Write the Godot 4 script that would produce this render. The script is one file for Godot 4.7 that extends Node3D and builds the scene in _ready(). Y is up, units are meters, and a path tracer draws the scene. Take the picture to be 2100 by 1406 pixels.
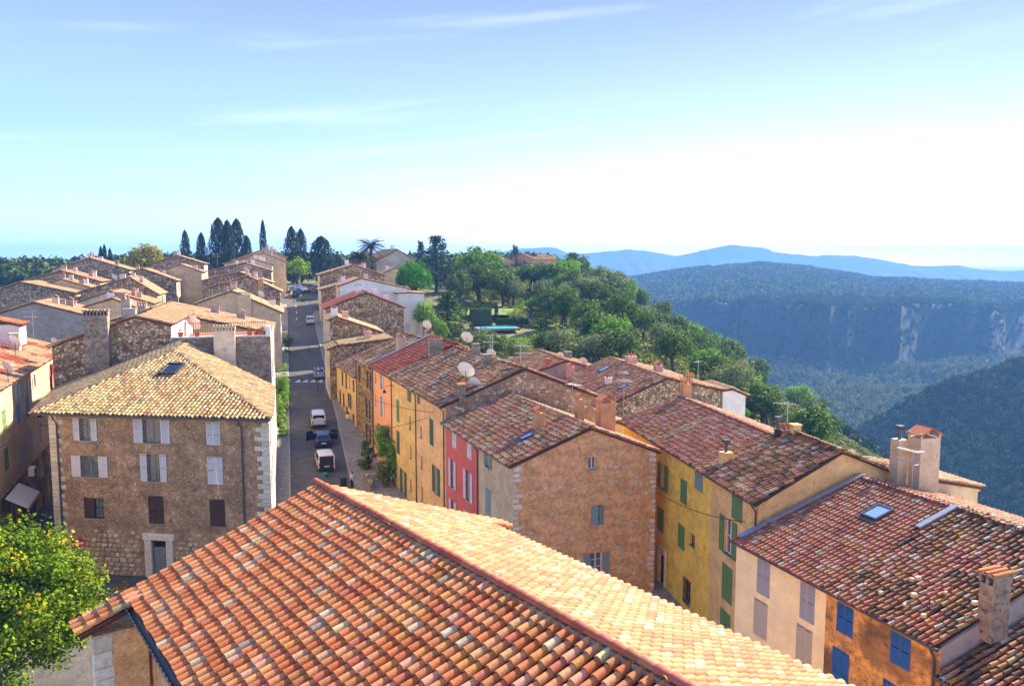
extends Node3D
# A hilltop village seen from its church tower: y up, metres, the camera looks along -z. "D" below is distance along -z.

# ---------------------------------------------------------------- mesh building
class MB:
	var v := PackedVector3Array()
	var n := PackedVector3Array()
	var c := PackedColorArray()
	var col := Color.WHITE
	var tint := false

	func tri(a: Vector3, b: Vector3, d: Vector3) -> void:  # counter-clockwise seen from outside
		var m := (b - a).cross(d - a)
		if m.length_squared() < 1e-14:
			return
		m = m.normalized()
		v.append(a); v.append(d); v.append(b)
		n.append(m); n.append(m); n.append(m)
		if tint:
			c.append(col); c.append(col); c.append(col)

	func tri_n(a: Vector3, b: Vector3, d: Vector3, na: Vector3, nb: Vector3, nd: Vector3) -> void:
		v.append(a); v.append(d); v.append(b)
		n.append(na); n.append(nd); n.append(nb)
		if tint:
			c.append(col); c.append(col); c.append(col)

	func quad(a: Vector3, b: Vector3, d: Vector3, e: Vector3) -> void:
		tri(a, b, d)
		tri(a, d, e)

	func quad_n(a: Vector3, b: Vector3, d: Vector3, e: Vector3, na: Vector3, nb: Vector3, nd: Vector3, ne: Vector3) -> void:
		tri_n(a, b, d, na, nb, nd)
		tri_n(a, d, e, na, nd, ne)

	func box(at: Vector3, size: Vector3, b := Basis.IDENTITY) -> void:
		var x := b.x * size.x * 0.5
		var y := b.y * size.y * 0.5
		var z := b.z * size.z * 0.5
		quad(at - x - y + z, at + x - y + z, at + x + y + z, at - x + y + z)
		quad(at + x - y - z, at - x - y - z, at - x + y - z, at + x + y - z)
		quad(at + x - y + z, at + x - y - z, at + x + y - z, at + x + y + z)
		quad(at - x - y - z, at - x - y + z, at - x + y + z, at - x + y - z)
		quad(at - x + y + z, at + x + y + z, at + x + y - z, at - x + y - z)
		quad(at - x - y - z, at + x - y - z, at + x - y + z, at - x - y + z)

	# a box with its four upright edges and its top edge cut off
	func bevel_box(at: Vector3, size: Vector3, r: float, b := Basis.IDENTITY) -> void:
		var hx := size.x * 0.5
		var hz := size.z * 0.5
		var ring := [Vector2(hx - r, hz), Vector2(hx, hz - r), Vector2(hx, -hz + r), Vector2(hx - r, -hz), Vector2(-hx + r, -hz), Vector2(-hx, -hz + r), Vector2(-hx, hz - r), Vector2(-hx + r, hz)]
		var lo := []
		var mid := []
		var up := []
		for p in ring:
			lo.append(at + b * Vector3(p.x, -size.y * 0.5, p.y))
			mid.append(at + b * Vector3(p.x, size.y * 0.5 - r, p.y))
			up.append(at + b * Vector3(p.x * (1 - r / hx), size.y * 0.5, p.y * (1 - r / hz)))
		for i in 8:
			var j := (i + 1) % 8
			quad(lo[i], lo[j], mid[j], mid[i])
			quad(mid[i], mid[j], up[j], up[i])
			tri(at + b * Vector3(0, size.y * 0.5, 0), up[i], up[j])

	func tube(pts: Array, radii: Array, seg := 6, caps := true) -> void:
		var rings := []
		var norms := []
		for i in pts.size():
			var p: Vector3 = pts[i]
			var t: Vector3 = ((pts[mini(i + 1, pts.size() - 1)] as Vector3) - (pts[maxi(i - 1, 0)] as Vector3)).normalized()
			var s := t.cross(Vector3.UP if absf(t.y) < 0.95 else Vector3.RIGHT).normalized()
			var w := s.cross(t)
			var ring := []
			var nn := []
			for k in seg:
				var a := TAU * k / seg
				var q := s * cos(a) + w * sin(a)
				nn.append(q)
				ring.append(p + q * (radii[i] if radii.size() > 1 else radii[0]))
			rings.append(ring)
			norms.append(nn)
		for i in rings.size() - 1:
			for k in seg:
				var m := (k + 1) % seg
				quad_n(rings[i][m], rings[i][k], rings[i + 1][k], rings[i + 1][m], norms[i][m], norms[i][k], norms[i + 1][k], norms[i + 1][m])
		if caps:
			for k in range(1, seg - 1):
				tri(rings[0][0], rings[0][k], rings[0][k + 1])
				var e: Array = rings[-1]
				tri(e[0], e[k + 1], e[k])

	# profile: [radius, height] pairs turned round the axis
	func lathe(at: Vector3, prof: Array, seg := 10, b := Basis.IDENTITY) -> void:
		for i in prof.size() - 1:
			var r0: float = prof[i][0]
			var y0: float = prof[i][1]
			var r1: float = prof[i + 1][0]
			var y1: float = prof[i + 1][1]
			for k in seg:
				var a := TAU * k / seg
				var e := TAU * (k + 1) / seg
				var sl := Vector2(y1 - y0, r0 - r1).normalized()
				var na := b * Vector3(cos(a) * sl.x, sl.y, sin(a) * sl.x)
				var ne := b * Vector3(cos(e) * sl.x, sl.y, sin(e) * sl.x)
				quad_n(at + b * Vector3(cos(e) * r0, y0, sin(e) * r0), at + b * Vector3(cos(a) * r0, y0, sin(a) * r0), at + b * Vector3(cos(a) * r1, y1, sin(a) * r1), at + b * Vector3(cos(e) * r1, y1, sin(e) * r1), ne, na, na, ne)

	func mesh() -> ArrayMesh:
		var m := ArrayMesh.new()
		if v.is_empty():
			return m
		var a := []
		a.resize(Mesh.ARRAY_MAX)
		a[Mesh.ARRAY_VERTEX] = v
		a[Mesh.ARRAY_NORMAL] = n
		if tint:
			a[Mesh.ARRAY_COLOR] = c
		m.add_surface_from_arrays(Mesh.PRIMITIVE_TRIANGLES, a)
		return m


var M := {}
var T := {}
var used := {}
var mesh_cache := {}
var rng := RandomNumberGenerator.new()
const EYE := Vector3(0, 21, 0)
var cam: Camera3D


func numbered(s: String) -> String:
	used[s] = used.get(s, -1) + 1
	return s if used[s] == 0 else "%s_%03d" % [s, used[s]]


func thing(called: String, label: String, category: String, at := Vector3.ZERO, turn := 0.0, group := "") -> Node3D:
	var o := Node3D.new()
	o.name = numbered(called)
	o.position = at
	o.rotation.y = turn
	o.set_meta("label", label)
	o.set_meta("category", category)
	if group:
		o.set_meta("group", group)
	add_child(o)
	return o


func part(parent: Node, called: String, shape: Mesh, m: Material, t := Transform3D.IDENTITY) -> MeshInstance3D:
	var o := MeshInstance3D.new()
	o.name = called
	o.mesh = shape
	o.material_override = m
	o.transform = t
	parent.add_child(o, true)
	return o


func structure(called: String, shape: Mesh, m: Material) -> MeshInstance3D:
	var o := part(self, numbered(called), shape, m)
	o.set_meta("kind", "structure")
	return o


func dir(az: float) -> Vector3:  # horizontal, az degrees to the right of straight ahead
	return Vector3(sin(deg_to_rad(az)), 0, -cos(deg_to_rad(az)))


# ---------------------------------------------------------------- materials
func noise_image(seed_: int, freq: float, size := 512, kind := FastNoiseLite.TYPE_SIMPLEX_SMOOTH, octaves := 4, ret := -1) -> Image:
	var f := FastNoiseLite.new()
	f.seed = seed_
	f.frequency = freq
	f.noise_type = kind
	f.fractal_type = FastNoiseLite.FRACTAL_FBM if octaves > 1 else FastNoiseLite.FRACTAL_NONE
	f.fractal_octaves = octaves
	if ret >= 0:
		f.cellular_return_type = ret
		f.cellular_jitter = 0.9
	return f.get_seamless_image(size, size)


# stops: [[position, r, g, b] ...] in sRGB 0..255, over fine and coarse noise
func ramp(stops: Array) -> Gradient:
	var g := Gradient.new()
	var o := PackedFloat32Array()
	var cs := PackedColorArray()
	for s in stops:
		o.append(s[0])
		cs.append(Color(s[1] / 255.0, s[2] / 255.0, s[3] / 255.0))
	g.offsets = o
	g.colors = cs
	return g


# layers: [[image, gradient or null, weight]]; the first gradient colours, every further layer multiplies round 1 by its weight
func mixed(size: int, base: Image, g: Gradient, layers: Array, flecks := []) -> ImageTexture:
	var out := PackedByteArray()
	out.resize(size * size * 3)
	var b := base.get_data()
	var data := []
	for l in layers:
		data.append(l[0].get_data())
	var fd := []
	for f in flecks:
		fd.append(f[0].get_data())
	var table := []
	for i in 256:
		table.append(g.sample(i / 255.0))
	for i in size * size:
		var cc: Color = table[b[i]]
		for k in flecks.size():
			var f: Array = flecks[k]
			var a := clampf((fd[k][i] / 255.0 - f[1]) / f[2], 0.0, 1.0)
			cc = cc.lerp(f[3], a * f[4])
		var k2 := 1.0
		for k in layers.size():
			k2 *= 1.0 + (data[k][i] / 127.5 - 1.0) * layers[k][1]
		out[i * 3] = int(clampf(cc.r * k2 * 255.0, 0, 255))
		out[i * 3 + 1] = int(clampf(cc.g * k2 * 255.0, 0, 255))
		out[i * 3 + 2] = int(clampf(cc.b * k2 * 255.0, 0, 255))
	return ImageTexture.create_from_image(Image.create_from_data(size, size, false, Image.FORMAT_RGB8, out))


func grey(img: Image) -> ImageTexture:
	return ImageTexture.create_from_image(img)


func mat(key: String, color: Color, rough := 0.9, tex = null, per_metre := 0.25, bump = null, bump_cm := 1.0, metal := 0.0) -> StandardMaterial3D:
	if M.has(key):
		return M[key]
	var m := StandardMaterial3D.new()
	m.resource_name = key
	m.albedo_color = color
	m.roughness = rough
	m.metallic = metal
	if tex or bump:
		m.uv1_triplanar = true
		m.uv1_world_triplanar = true
		m.uv1_scale = Vector3.ONE * per_metre
	if tex:
		m.albedo_texture = tex
	if bump:
		m.heightmap_enabled = true
		m.heightmap_texture = bump
		m.heightmap_scale = bump_cm
	M[key] = m
	return m


func make_materials() -> void:
	var fine := noise_image(3, 0.06, 512, FastNoiseLite.TYPE_SIMPLEX_SMOOTH, 4)
	var mid := noise_image(5, 0.018, 512, FastNoiseLite.TYPE_SIMPLEX_SMOOTH, 5)
	var coarse := noise_image(8, 0.006, 512, FastNoiseLite.TYPE_SIMPLEX_SMOOTH, 4)
	var cells := noise_image(11, 0.045, 512, FastNoiseLite.TYPE_CELLULAR, 1, FastNoiseLite.RETURN_CELL_VALUE)
	var edges := noise_image(11, 0.045, 512, FastNoiseLite.TYPE_CELLULAR, 1, FastNoiseLite.RETURN_DISTANCE2_SUB)
	var specks := noise_image(21, 0.05, 512, FastNoiseLite.TYPE_SIMPLEX_SMOOTH, 2)
	var specks2 := noise_image(33, 0.03, 512, FastNoiseLite.TYPE_SIMPLEX_SMOOTH, 3)
	T.fine = grey(fine)
	T.mid = grey(mid)
	T.edges = grey(edges)
	var plain := ramp([[0, 214, 212, 208], [0.45, 236, 235, 232], [1, 255, 255, 255]])
	T.plaster = mixed(512, mid, plain, [[fine, 0.05], [coarse, 0.08]], [[specks2, 0.72, 0.1, Color(0.62, 0.58, 0.52), 0.5]])
	T.clean = mixed(512, mid, ramp([[0, 232, 231, 229], [1, 255, 255, 255]]), [[fine, 0.03], [coarse, 0.04]])
	# brown weathered render with pale stones that show through
	T.brown = mixed(512, mid, ramp([[0, 138, 114, 88], [0.35, 162, 134, 104], [0.65, 178, 150, 118], [1, 200, 174, 142]]), [[fine, 0.06], [coarse, 0.16]], [[specks, 0.73, 0.05, Color(0.90, 0.86, 0.78), 0.8], [specks2, 0.74, 0.08, Color(0.40, 0.33, 0.26), 0.6]])
	# ochre earth render over rubble
	T.ochre_rubble = mixed(512, mid, ramp([[0, 178, 126, 78], [0.3, 206, 150, 96], [0.6, 222, 170, 114], [1, 234, 196, 148]]), [[fine, 0.10], [coarse, 0.12]], [[specks, 0.68, 0.05, Color(0.86, 0.78, 0.66), 0.7], [specks2, 0.70, 0.07, Color(0.56, 0.41, 0.27), 0.6]])
	# ochre paint with dark weathering
	T.mould = mixed(512, coarse, ramp([[0, 228, 184, 112], [0.40, 224, 176, 102], [0.50, 182, 144, 90], [0.58, 130, 106, 74], [1, 106, 90, 66]]), [[fine, 0.16], [mid, 0.12]], [[specks, 0.66, 0.08, Color(0.42, 0.34, 0.22), 0.6]])
	T.grey_stain = mixed(512, mid, ramp([[0, 128, 120, 112], [0.5, 168, 158, 146], [1, 196, 186, 172]]), [[fine, 0.08], [coarse, 0.2]], [[specks2, 0.62, 0.1, Color(0.34, 0.32, 0.30), 0.7]])
	# rubble walls that stand too far away for single stones
	var stone_ramp := ramp([[0, 112, 94, 76], [0.3, 150, 128, 104], [0.5, 182, 162, 134], [0.75, 214, 200, 176], [1, 240, 232, 218]])
	var joints := FastNoiseLite.new()
	joints.seed = 11
	joints.frequency = 0.045
	joints.noise_type = FastNoiseLite.TYPE_CELLULAR
	joints.fractal_type = FastNoiseLite.FRACTAL_NONE
	joints.cellular_return_type = FastNoiseLite.RETURN_DISTANCE2_SUB
	joints.cellular_jitter = 0.9
	T.stone = mixed(512, cells, stone_ramp, [[fine, 0.10], [coarse, 0.10]], [[joints.get_seamless_image(512, 512, true), 0.72, 0.18, Color(0.42, 0.34, 0.26), 0.8]])
	T.stone_bump = mixed(512, edges, ramp([[0, 0, 0, 0], [0.25, 200, 200, 200], [1, 255, 255, 255]]), [[fine, 0.1]])
	T.rock = mixed(512, mid, ramp([[0, 196, 188, 178], [0.5, 232, 227, 218], [1, 252, 250, 246]]), [[fine, 0.10]])
	T.asphalt = mixed(512, fine, ramp([[0, 84, 82, 80], [0.5, 100, 98, 96], [1, 122, 120, 118]]), [[coarse, 0.14], [mid, 0.06]], [[specks2, 0.74, 0.03, Color(0.28, 0.28, 0.28), 0.5]])
	T.paving = mixed(512, mid, ramp([[0, 150, 144, 134], [1, 196, 190, 178]]), [[fine, 0.1], [coarse, 0.08]])
	T.tile_grain = mixed(512, mid, ramp([[0, 206, 200, 196], [0.5, 240, 238, 236], [1, 255, 255, 255]]), [[fine, 0.10]], [[specks, 0.72, 0.05, Color(0.55, 0.50, 0.46), 0.5]])
	T.lichen = mixed(512, mid, ramp([[0, 150, 138, 128], [0.4, 226, 220, 214], [1, 255, 255, 255]]), [[fine, 0.22]], [[specks, 0.64, 0.06, Color(0.20, 0.19, 0.18), 0.8], [specks2, 0.68, 0.05, Color(0.72, 0.46, 0.16), 0.6], [noise_image(55, 0.07, 512, FastNoiseLite.TYPE_SIMPLEX_SMOOTH, 2), 0.68, 0.06, Color(0.86, 0.86, 0.84), 0.6]])
	T.wood = mixed(512, noise_image(61, 0.03, 512, FastNoiseLite.TYPE_SIMPLEX, 4), ramp([[0, 190, 186, 180], [1, 255, 255, 255]]), [[fine, 0.1]])
	T.ground = mixed(512, mid, ramp([[0, 74, 78, 42], [0.4, 96, 100, 52], [0.7, 134, 122, 78], [1, 166, 150, 108]]), [[fine, 0.2], [coarse, 0.15]])
	T.wood_ground = mixed(512, mid, ramp([[0, 44, 56, 30], [0.5, 60, 74, 38], [1, 90, 96, 56]]), [[fine, 0.2]])

	mat("glass", Color(0.75, 0.82, 0.86, 0.22), 0.04)
	M.glass.transparency = BaseMaterial3D.TRANSPARENCY_ALPHA
	mat("sky_glass", Color8(150, 186, 214), 0.05, null, 1, null, 1, 0.55)  # pale blue tint paints the reflected sky into the skylight panes
	mat("dark_glass", Color8(26, 32, 40), 0.06)
	mat("zinc", Color8(92, 94, 98), 0.45, T.clean, 0.6, null, 1, 0.6)
	mat("lead", Color8(150, 160, 176), 0.4, T.plaster, 0.7, null, 1, 0.5)
	mat("iron", Color8(38, 38, 40), 0.6)
	mat("frame_white", Color8(222, 222, 218), 0.55)
	mat("frame_grey", Color8(120, 124, 128), 0.6)
	mat("frame_brown", Color8(74, 52, 38), 0.7, T.wood, 0.8)
	mat("shutter_white", Color8(240, 241, 246), 0.65, T.wood, 0.7)
	mat("shutter_green", Color8(112, 156, 88), 0.65, T.wood, 0.7)
	mat("shutter_dark_green", Color8(52, 104, 78), 0.65, T.wood, 0.7)
	mat("shutter_blue_grey", Color8(148, 172, 168), 0.65, T.wood, 0.7)
	mat("shutter_sage", Color8(122, 146, 108), 0.65, T.wood, 0.7)
	mat("shutter_olive", Color8(118, 134, 62), 0.65, T.wood, 0.7)
	mat("shutter_grey", Color8(188, 190, 200), 0.65, T.wood, 0.7)
	mat("shutter_stone", Color8(212, 202, 186), 0.7, T.wood, 0.7)
	mat("shutter_blue", Color8(40, 108, 190), 0.6, T.wood, 0.7)
	mat("shutter_lilac", Color8(124, 146, 208), 0.6, T.wood, 0.7)
	mat("shutter_brown", Color8(78, 54, 40), 0.7, T.wood, 0.7)
	mat("concrete", Color8(222, 214, 204), 0.95, T.grey_stain, 0.2)
	mat("dark_deck", Color8(98, 50, 34), 0.95, T.plaster, 0.5)  # dark red-brown: the shadow in tile gaps is put into this colour
	mat("gap_shade_deck", Color8(64, 52, 44), 0.95, T.plaster, 0.5)  # very dark brown: shadow between tile columns painted onto the slab
	mat("wall_brown", Color8(236, 230, 224), 0.95, T.brown, 0.17, T.mid, 0.8)
	mat("wall_ochre_rubble", Color8(255, 252, 248), 0.95, T.ochre_rubble, 0.27, T.mid, 2.0)
	mat("wall_mould", Color8(246, 232, 220), 0.95, T.mould, 0.11, T.fine, 0.3)
	mat("wall_yellow", Color8(255, 214, 88), 0.9, T.plaster, 0.14)
	mat("wall_ochre", Color8(238, 198, 130), 0.9, T.plaster, 0.14)
	mat("wall_cream", Color8(255, 238, 190), 0.9, T.clean, 0.12)
	mat("wall_peach", Color8(252, 200, 138), 0.9, T.plaster, 0.12)
	mat("wall_apricot", Color8(250, 204, 122), 0.9, T.plaster, 0.12)
	mat("wall_salmon", Color8(255, 176, 120), 0.9, T.clean, 0.12)
	mat("wall_red", Color8(220, 104, 94), 0.9, T.clean, 0.12)
	mat("wall_beige", Color8(220, 194, 158), 0.9, T.plaster, 0.14)
	mat("wall_tan", Color8(214, 160, 108), 0.92, T.plaster, 0.14, T.mid, 1.0)
	mat("wall_pale", Color8(232, 214, 186), 0.9, T.plaster, 0.12)
	mat("wall_white", Color8(244, 240, 232), 0.9, T.clean, 0.12)
	mat("wall_grey", Color8(176, 164, 156), 0.95, T.plaster, 0.1, T.mid, 0.8)
	mat("wall_sand", Color8(228, 200, 152), 0.9, T.plaster, 0.12)
	mat("wall_pink", Color8(226, 182, 160), 0.9, T.plaster, 0.12)
	mat("wall_stone", Color8(246, 234, 216), 0.95, T.stone, 0.16, T.stone_bump, 5.0)
	mat("wall_stone_warm", Color8(255, 236, 206), 0.95, T.stone, 0.16, T.stone_bump, 5.0)
	mat("wall_stone_yellow", Color8(255, 226, 150), 0.95, T.stone, 0.16, T.stone_bump, 5.0)
	mat("mortar", Color8(214, 188, 150), 0.98, T.plaster, 0.5)
	for i in 5:
		mat("stone_%d" % i, [Color8(206, 188, 158), Color8(224, 206, 174), Color8(190, 170, 140), Color8(236, 222, 198), Color8(212, 182, 136)][i], 0.95, T.rock, 0.5, T.fine, 1.5)
	for i in 3:
		mat("quoin_%d" % i, [Color8(236, 228, 212), Color8(222, 212, 194), Color8(244, 238, 226)][i], 0.95, T.rock, 0.5, T.fine, 1.0)
	mat("asphalt", Color8(225, 222, 220), 0.9, T.asphalt, 0.15, T.fine, 0.3)
	mat("paving", Color8(214, 212, 208), 0.9, T.paving, 0.2)
	mat("kerb_stone", Color8(184, 178, 168), 0.9, T.rock, 0.4)
	mat("paint_white", Color8(232, 232, 228), 0.7, T.plaster, 0.5)
	mat("grass", Color8(255, 255, 255), 0.95, T.ground, 0.05)
	mat("lawn", Color8(124, 146, 78), 0.95, T.plaster, 0.15)
	mat("forest_floor", Color8(255, 255, 255), 0.95, T.wood_ground, 0.02)
	mat("cliff", Color8(70, 74, 66), 0.95, T.rock, 0.02)  # rock colour darkened so the cliff face looks shaded
	mat("terracotta", Color8(192, 112, 76), 0.85, T.tile_grain, 0.7)
	mat("bark", Color8(92, 78, 64), 0.95, T.rock, 0.8, T.mid, 3.0)
	for e in [["tile_new", T.tile_grain, 0.72, 0.9], ["tile_old", T.lichen, 0.9, 0.8]]:
		var m := mat(e[0], Color.WHITE, e[2], e[1], e[3], T.fine, 0.4)
		m.vertex_color_use_as_albedo = true
	for e in [["leaf", 0.75, 0.7], ["needle", 0.8, 0.3], ["far_leaf", 0.85, 0.4]]:
		var m := mat(e[0], Color.WHITE, e[1])
		m.vertex_color_use_as_albedo = true
		m.metallic_specular = 0.25
		m.backlight_enabled = true
		m.backlight = Color(e[2], e[2], e[2] * 0.6)


func lin(r: float, g: float, b: float) -> Color:
	return Color(r / 255.0, g / 255.0, b / 255.0).srgb_to_linear()


# ---------------------------------------------------------------- roof tiles
const PAL := {
	"ridge": [[[178, 92, 64], 4], [[166, 82, 58], 3], [[188, 104, 74], 2]],
	"orange": [[[216, 138, 80], 5], [[208, 124, 70], 4], [[222, 151, 96], 3], [[200, 111, 62], 3], [[226, 166, 122], 1.2], [[212, 188, 150], 0.6], [[168, 148, 120], 0.3]],
	"old": [[[206, 154, 106], 3], [[194, 134, 88], 3], [[216, 176, 130], 2.5], [[168, 116, 78], 2], [[218, 194, 152], 1.5], [[134, 112, 86], 1.2], [[206, 200, 186], 0.6]],
	"mossy": [[[176, 124, 86], 3], [[150, 110, 80], 3], [[196, 150, 114], 2.4], [[112, 94, 74], 2], [[208, 196, 174], 1.2], [[190, 136, 70], 1.2]],
	"rose": [[[206, 144, 116], 4], [[196, 126, 98], 3], [[216, 166, 138], 2.4], [[206, 192, 176], 0.9], [[170, 114, 86], 1.6], [[208, 156, 92], 0.7]],
	"straw": [[[214, 190, 138], 4], [[202, 174, 122], 3], [[222, 202, 156], 2.5], [[182, 152, 108], 2], [[198, 148, 106], 0.5], [[160, 136, 102], 1]],
	"red": [[[196, 104, 74], 4], [[182, 88, 62], 3], [[208, 126, 94], 2], [[166, 84, 62], 2], [[200, 150, 120], 0.7]],
	"pale": [[[220, 178, 132], 4], [[208, 164, 118], 3], [[226, 194, 152], 3], [[194, 144, 102], 1.5], [[214, 196, 164], 1.2]],
}


func tile_shape(segs: int, lip: bool) -> ArrayMesh:
	var key := "tile%d%s" % [segs, lip]
	if mesh_cache.has(key):
		return mesh_cache[key]
	var b := MB.new()
	var l := 0.46
	for i in segs:
		var a := PI * i / segs
		var e := PI * (i + 1) / segs
		var n0 := Vector3(-cos(a), sin(a), 0)
		var n1 := Vector3(-cos(e), sin(e), 0)
		var f := Vector3(1, 0.86, 1)
		var p0 := n0 * f * 0.108 + Vector3(0, 0, l / 2)
		var p1 := n1 * f * 0.108 + Vector3(0, 0, l / 2)
		var q0 := n0 * f * 0.084 - Vector3(0, 0, l / 2)
		var q1 := n1 * f * 0.084 - Vector3(0, 0, l / 2)
		b.quad_n(p0, p1, q1, q0, n0, n1, n1, n0)
		if lip:
			var i0 := n0 * f * 0.084 + Vector3(0, 0, l / 2)
			var i1 := n1 * f * 0.084 + Vector3(0, 0, l / 2)
			b.quad(i0, i1, p1, p0)
			b.quad(i1, i0, i0 - Vector3(0, 0, 0.12), i1 - Vector3(0, 0, 0.12))
	mesh_cache[key] = b.mesh()
	return mesh_cache[key]


func pick(pal: Array, r: RandomNumberGenerator) -> Color:
	var total := 0.0
	for p in pal:
		total += p[1]
	var at := r.randf() * total
	for p in pal:
		at -= p[1]
		if at <= 0:
			return lin(p[0][0], p[0][1], p[0][2])
	return lin(pal[0][0][0], pal[0][0][1], pal[0][0][2])


func seen(p: Vector3) -> bool:
	var q := cam.global_transform.affine_inverse() * p
	if q.z > -1:
		return false
	var k := tan(deg_to_rad(cam.fov) / 2)
	return absf(q.x / -q.z) < k * 1.5 and absf(q.y / -q.z) < k * 1.03


# Rows of barrel tiles over a polygon of a roof plane. corner, along (the eave) and up (the slope) in the roof's own axes; poly in metres along and up.
func tiles(roof: Node3D, corner: Vector3, along: Vector3, up: Vector3, poly: PackedVector2Array, o: Dictionary) -> void:
	var r := RandomNumberGenerator.new()
	r.seed = o.get("seed", 1)
	var pitch: float = o.get("pitch", 0.225)
	var expo: float = o.get("expo", 0.42)
	var wild: float = o.get("wild", 0.3)
	var lod: int = o.get("lod", 1)
	var pal: Array = PAL[o.get("pal", "old")]
	var pal2: Array = PAL[o.get("pal2", o.get("pal", "old"))]
	var patch := FastNoiseLite.new()
	patch.seed = r.seed
	patch.frequency = 0.25
	var lo := Vector2(1e9, 1e9)
	var hi := -lo
	for p in poly:
		lo = lo.min(p)
		hi = hi.max(p)
	var nrm := along.cross(up).normalized()
	var cols := int((hi.x - lo.x) / pitch)
	pitch = (hi.x - lo.x) / maxi(cols, 1)
	var rows := int((hi.y - lo.y) / expo) + 1
	var base := Basis(along, nrm, -up)
	var all := []
	var world := roof.global_transform
	for i in cols:
		var du := r.randf_range(-1, 1) * 0.018 * wild
		var slip := r.randf_range(-1, 1) * 0.10 * wild
		for j in rows:
			var u := lo.x + (i + 0.5) * pitch + du + r.randf_range(-1, 1) * 0.016 * wild
			var vv := lo.y + j * expo + 0.16 + slip + r.randf_range(-1, 1) * 0.05 * wild
			if not Geometry2D.is_point_in_polygon(Vector2(u, minf(vv, hi.y - 0.01)), poly):
				continue
			var t := base * Basis.from_euler(Vector3(-0.065 + r.randf_range(-1, 1) * 0.03 * wild, r.randf_range(-1, 1) * 0.09 * wild, r.randf_range(-1, 1) * 0.09 * wild))
			var pw := pitch / 0.225
			t = t.scaled_local(Vector3(pw * o.get("slim", 0.72), pw * 1.12, expo / 0.355))
			var cc := pick(pal2 if patch.get_noise_2d(u, vv) > 0.12 else pal, r) * (1.0 + r.randf_range(-0.12, 0.12))
			cc.a = 1.0
			all.append([Transform3D(t, corner + along * u + up * vv + nrm * (0.07 + 0.012 * wild * r.randf())), cc])
	var single: int = o.get("single", 0)
	var rest := all
	if single > 0:
		var near := []
		for k in all.size():
			var p: Vector3 = world * (all[k][0] as Transform3D).origin
			if seen(p):
				near.append([p.distance_squared_to(EYE), k])
		near.sort_custom(func(a, b): return a[0] < b[0])
		var taken := {}
		for e in near.slice(0, single):
			taken[e[1]] = true
			var piece: Array = all[e[1]]
			part(roof, "tile", tile_shape(8, true), tile_material(piece[1], o.get("mat", "tile_old")), piece[0])
		rest = []
		for k in all.size():
			if not taken.has(k):
				rest.append(all[k])
	if rest.is_empty():
		return
	multi(roof, "tile_rows", tile_shape([8, 5, 4][lod], lod < 2), M[o.get("mat", "tile_old")], rest)


func multi(parent: Node, called: String, shape: Mesh, m: Material, list: Array) -> MultiMeshInstance3D:
	var mm := MultiMesh.new()
	mm.transform_format = MultiMesh.TRANSFORM_3D
	mm.use_colors = true
	mm.mesh = shape
	mm.instance_count = list.size()
	for k in list.size():
		mm.set_instance_transform(k, list[k][0])
		mm.set_instance_color(k, list[k][1])
	var n := MultiMeshInstance3D.new()
	n.name = called
	n.multimesh = mm
	n.material_override = m
	n.set_meta("kind", "stuff")
	parent.add_child(n, true)
	return n


func tile_material(cc: Color, from: String) -> StandardMaterial3D:
	var s := cc.linear_to_srgb()
	var q := Color(roundf(s.r * 14) / 14, roundf(s.g * 14) / 14, roundf(s.b * 14) / 14)
	var key := from + q.to_html()
	if not M.has(key):
		var m: StandardMaterial3D = M[from].duplicate()
		m.vertex_color_use_as_albedo = false
		m.albedo_color = q
		m.resource_name = "tile"
		M[key] = m
	return M[key]


# a row of cap tiles from a to b
func caps(roof: Node3D, a: Vector3, b: Vector3, o: Dictionary) -> void:
	var r := RandomNumberGenerator.new()
	r.seed = o.get("seed", 1) + 77
	var t := (b - a).normalized()
	var side := t.cross(Vector3.UP).normalized()
	var up := side.cross(t)
	var step: float = o.get("cap_step", 0.38)
	var list := []
	var wild: float = o.get("wild", 0.3)
	for k in int(a.distance_to(b) / step) + 1:
		var bs := Basis(side, up, -t) * Basis.from_euler(Vector3(-0.05, r.randf_range(-1, 1) * 0.08 * wild, r.randf_range(-1, 1) * 0.06 * wild))
		var cc := pick(PAL[o.get("pal", "old")], r) * (1.0 + r.randf_range(-0.1, 0.1))
		cc.a = 1.0
		list.append([Transform3D(bs.scaled_local(Vector3(1.25, 1.2, 0.92)), a + t * (k * step) + Vector3(0, 0.07, 0)), cc])
	if o.get("single", 0) > 0:
		for e in list:
			part(roof, "ridge_tile", tile_shape(8, true), tile_material(e[1], o.get("mat", "tile_old")), e[0])
	elif list.size() > 0:
		multi(roof, "ridge_tile_row", tile_shape(5, o.get("lod", 1) < 2), M[o.get("mat", "tile_old")], list)


# One sloping roof plane: a slab under the tiles. eave_a, eave_b seen from outside left to right, then up to top_b, top_a.
func slope(roof: Node3D, pts: Array, o: Dictionary, deck := "dark_deck") -> void:
	var a: Vector3 = pts[0]
	var along := ((pts[1] as Vector3) - a).normalized()
	var up := (pts[2] as Vector3) - a
	up = (up - along * up.dot(along)).normalized()
	var nrm := along.cross(up)
	var poly := PackedVector2Array()
	for p in pts:
		var q: Vector3 = p - a
		poly.append(Vector2(q.dot(along), q.dot(up)))
	var b := MB.new()
	var top := []
	var low := []
	for p in pts:
		top.append(p + nrm * 0.02)
		low.append(p - nrm * 0.10)
	for k in range(1, pts.size() - 1):
		b.tri(top[0], top[k], top[k + 1])
		b.tri(low[0], low[k + 1], low[k])
	for k in pts.size():
		var m := (k + 1) % pts.size()
		b.quad(low[k], low[m], top[m], top[k])
	part(roof, "deck", b.mesh(), M[deck])
	tiles(roof, a, along, up, poly, o)


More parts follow.
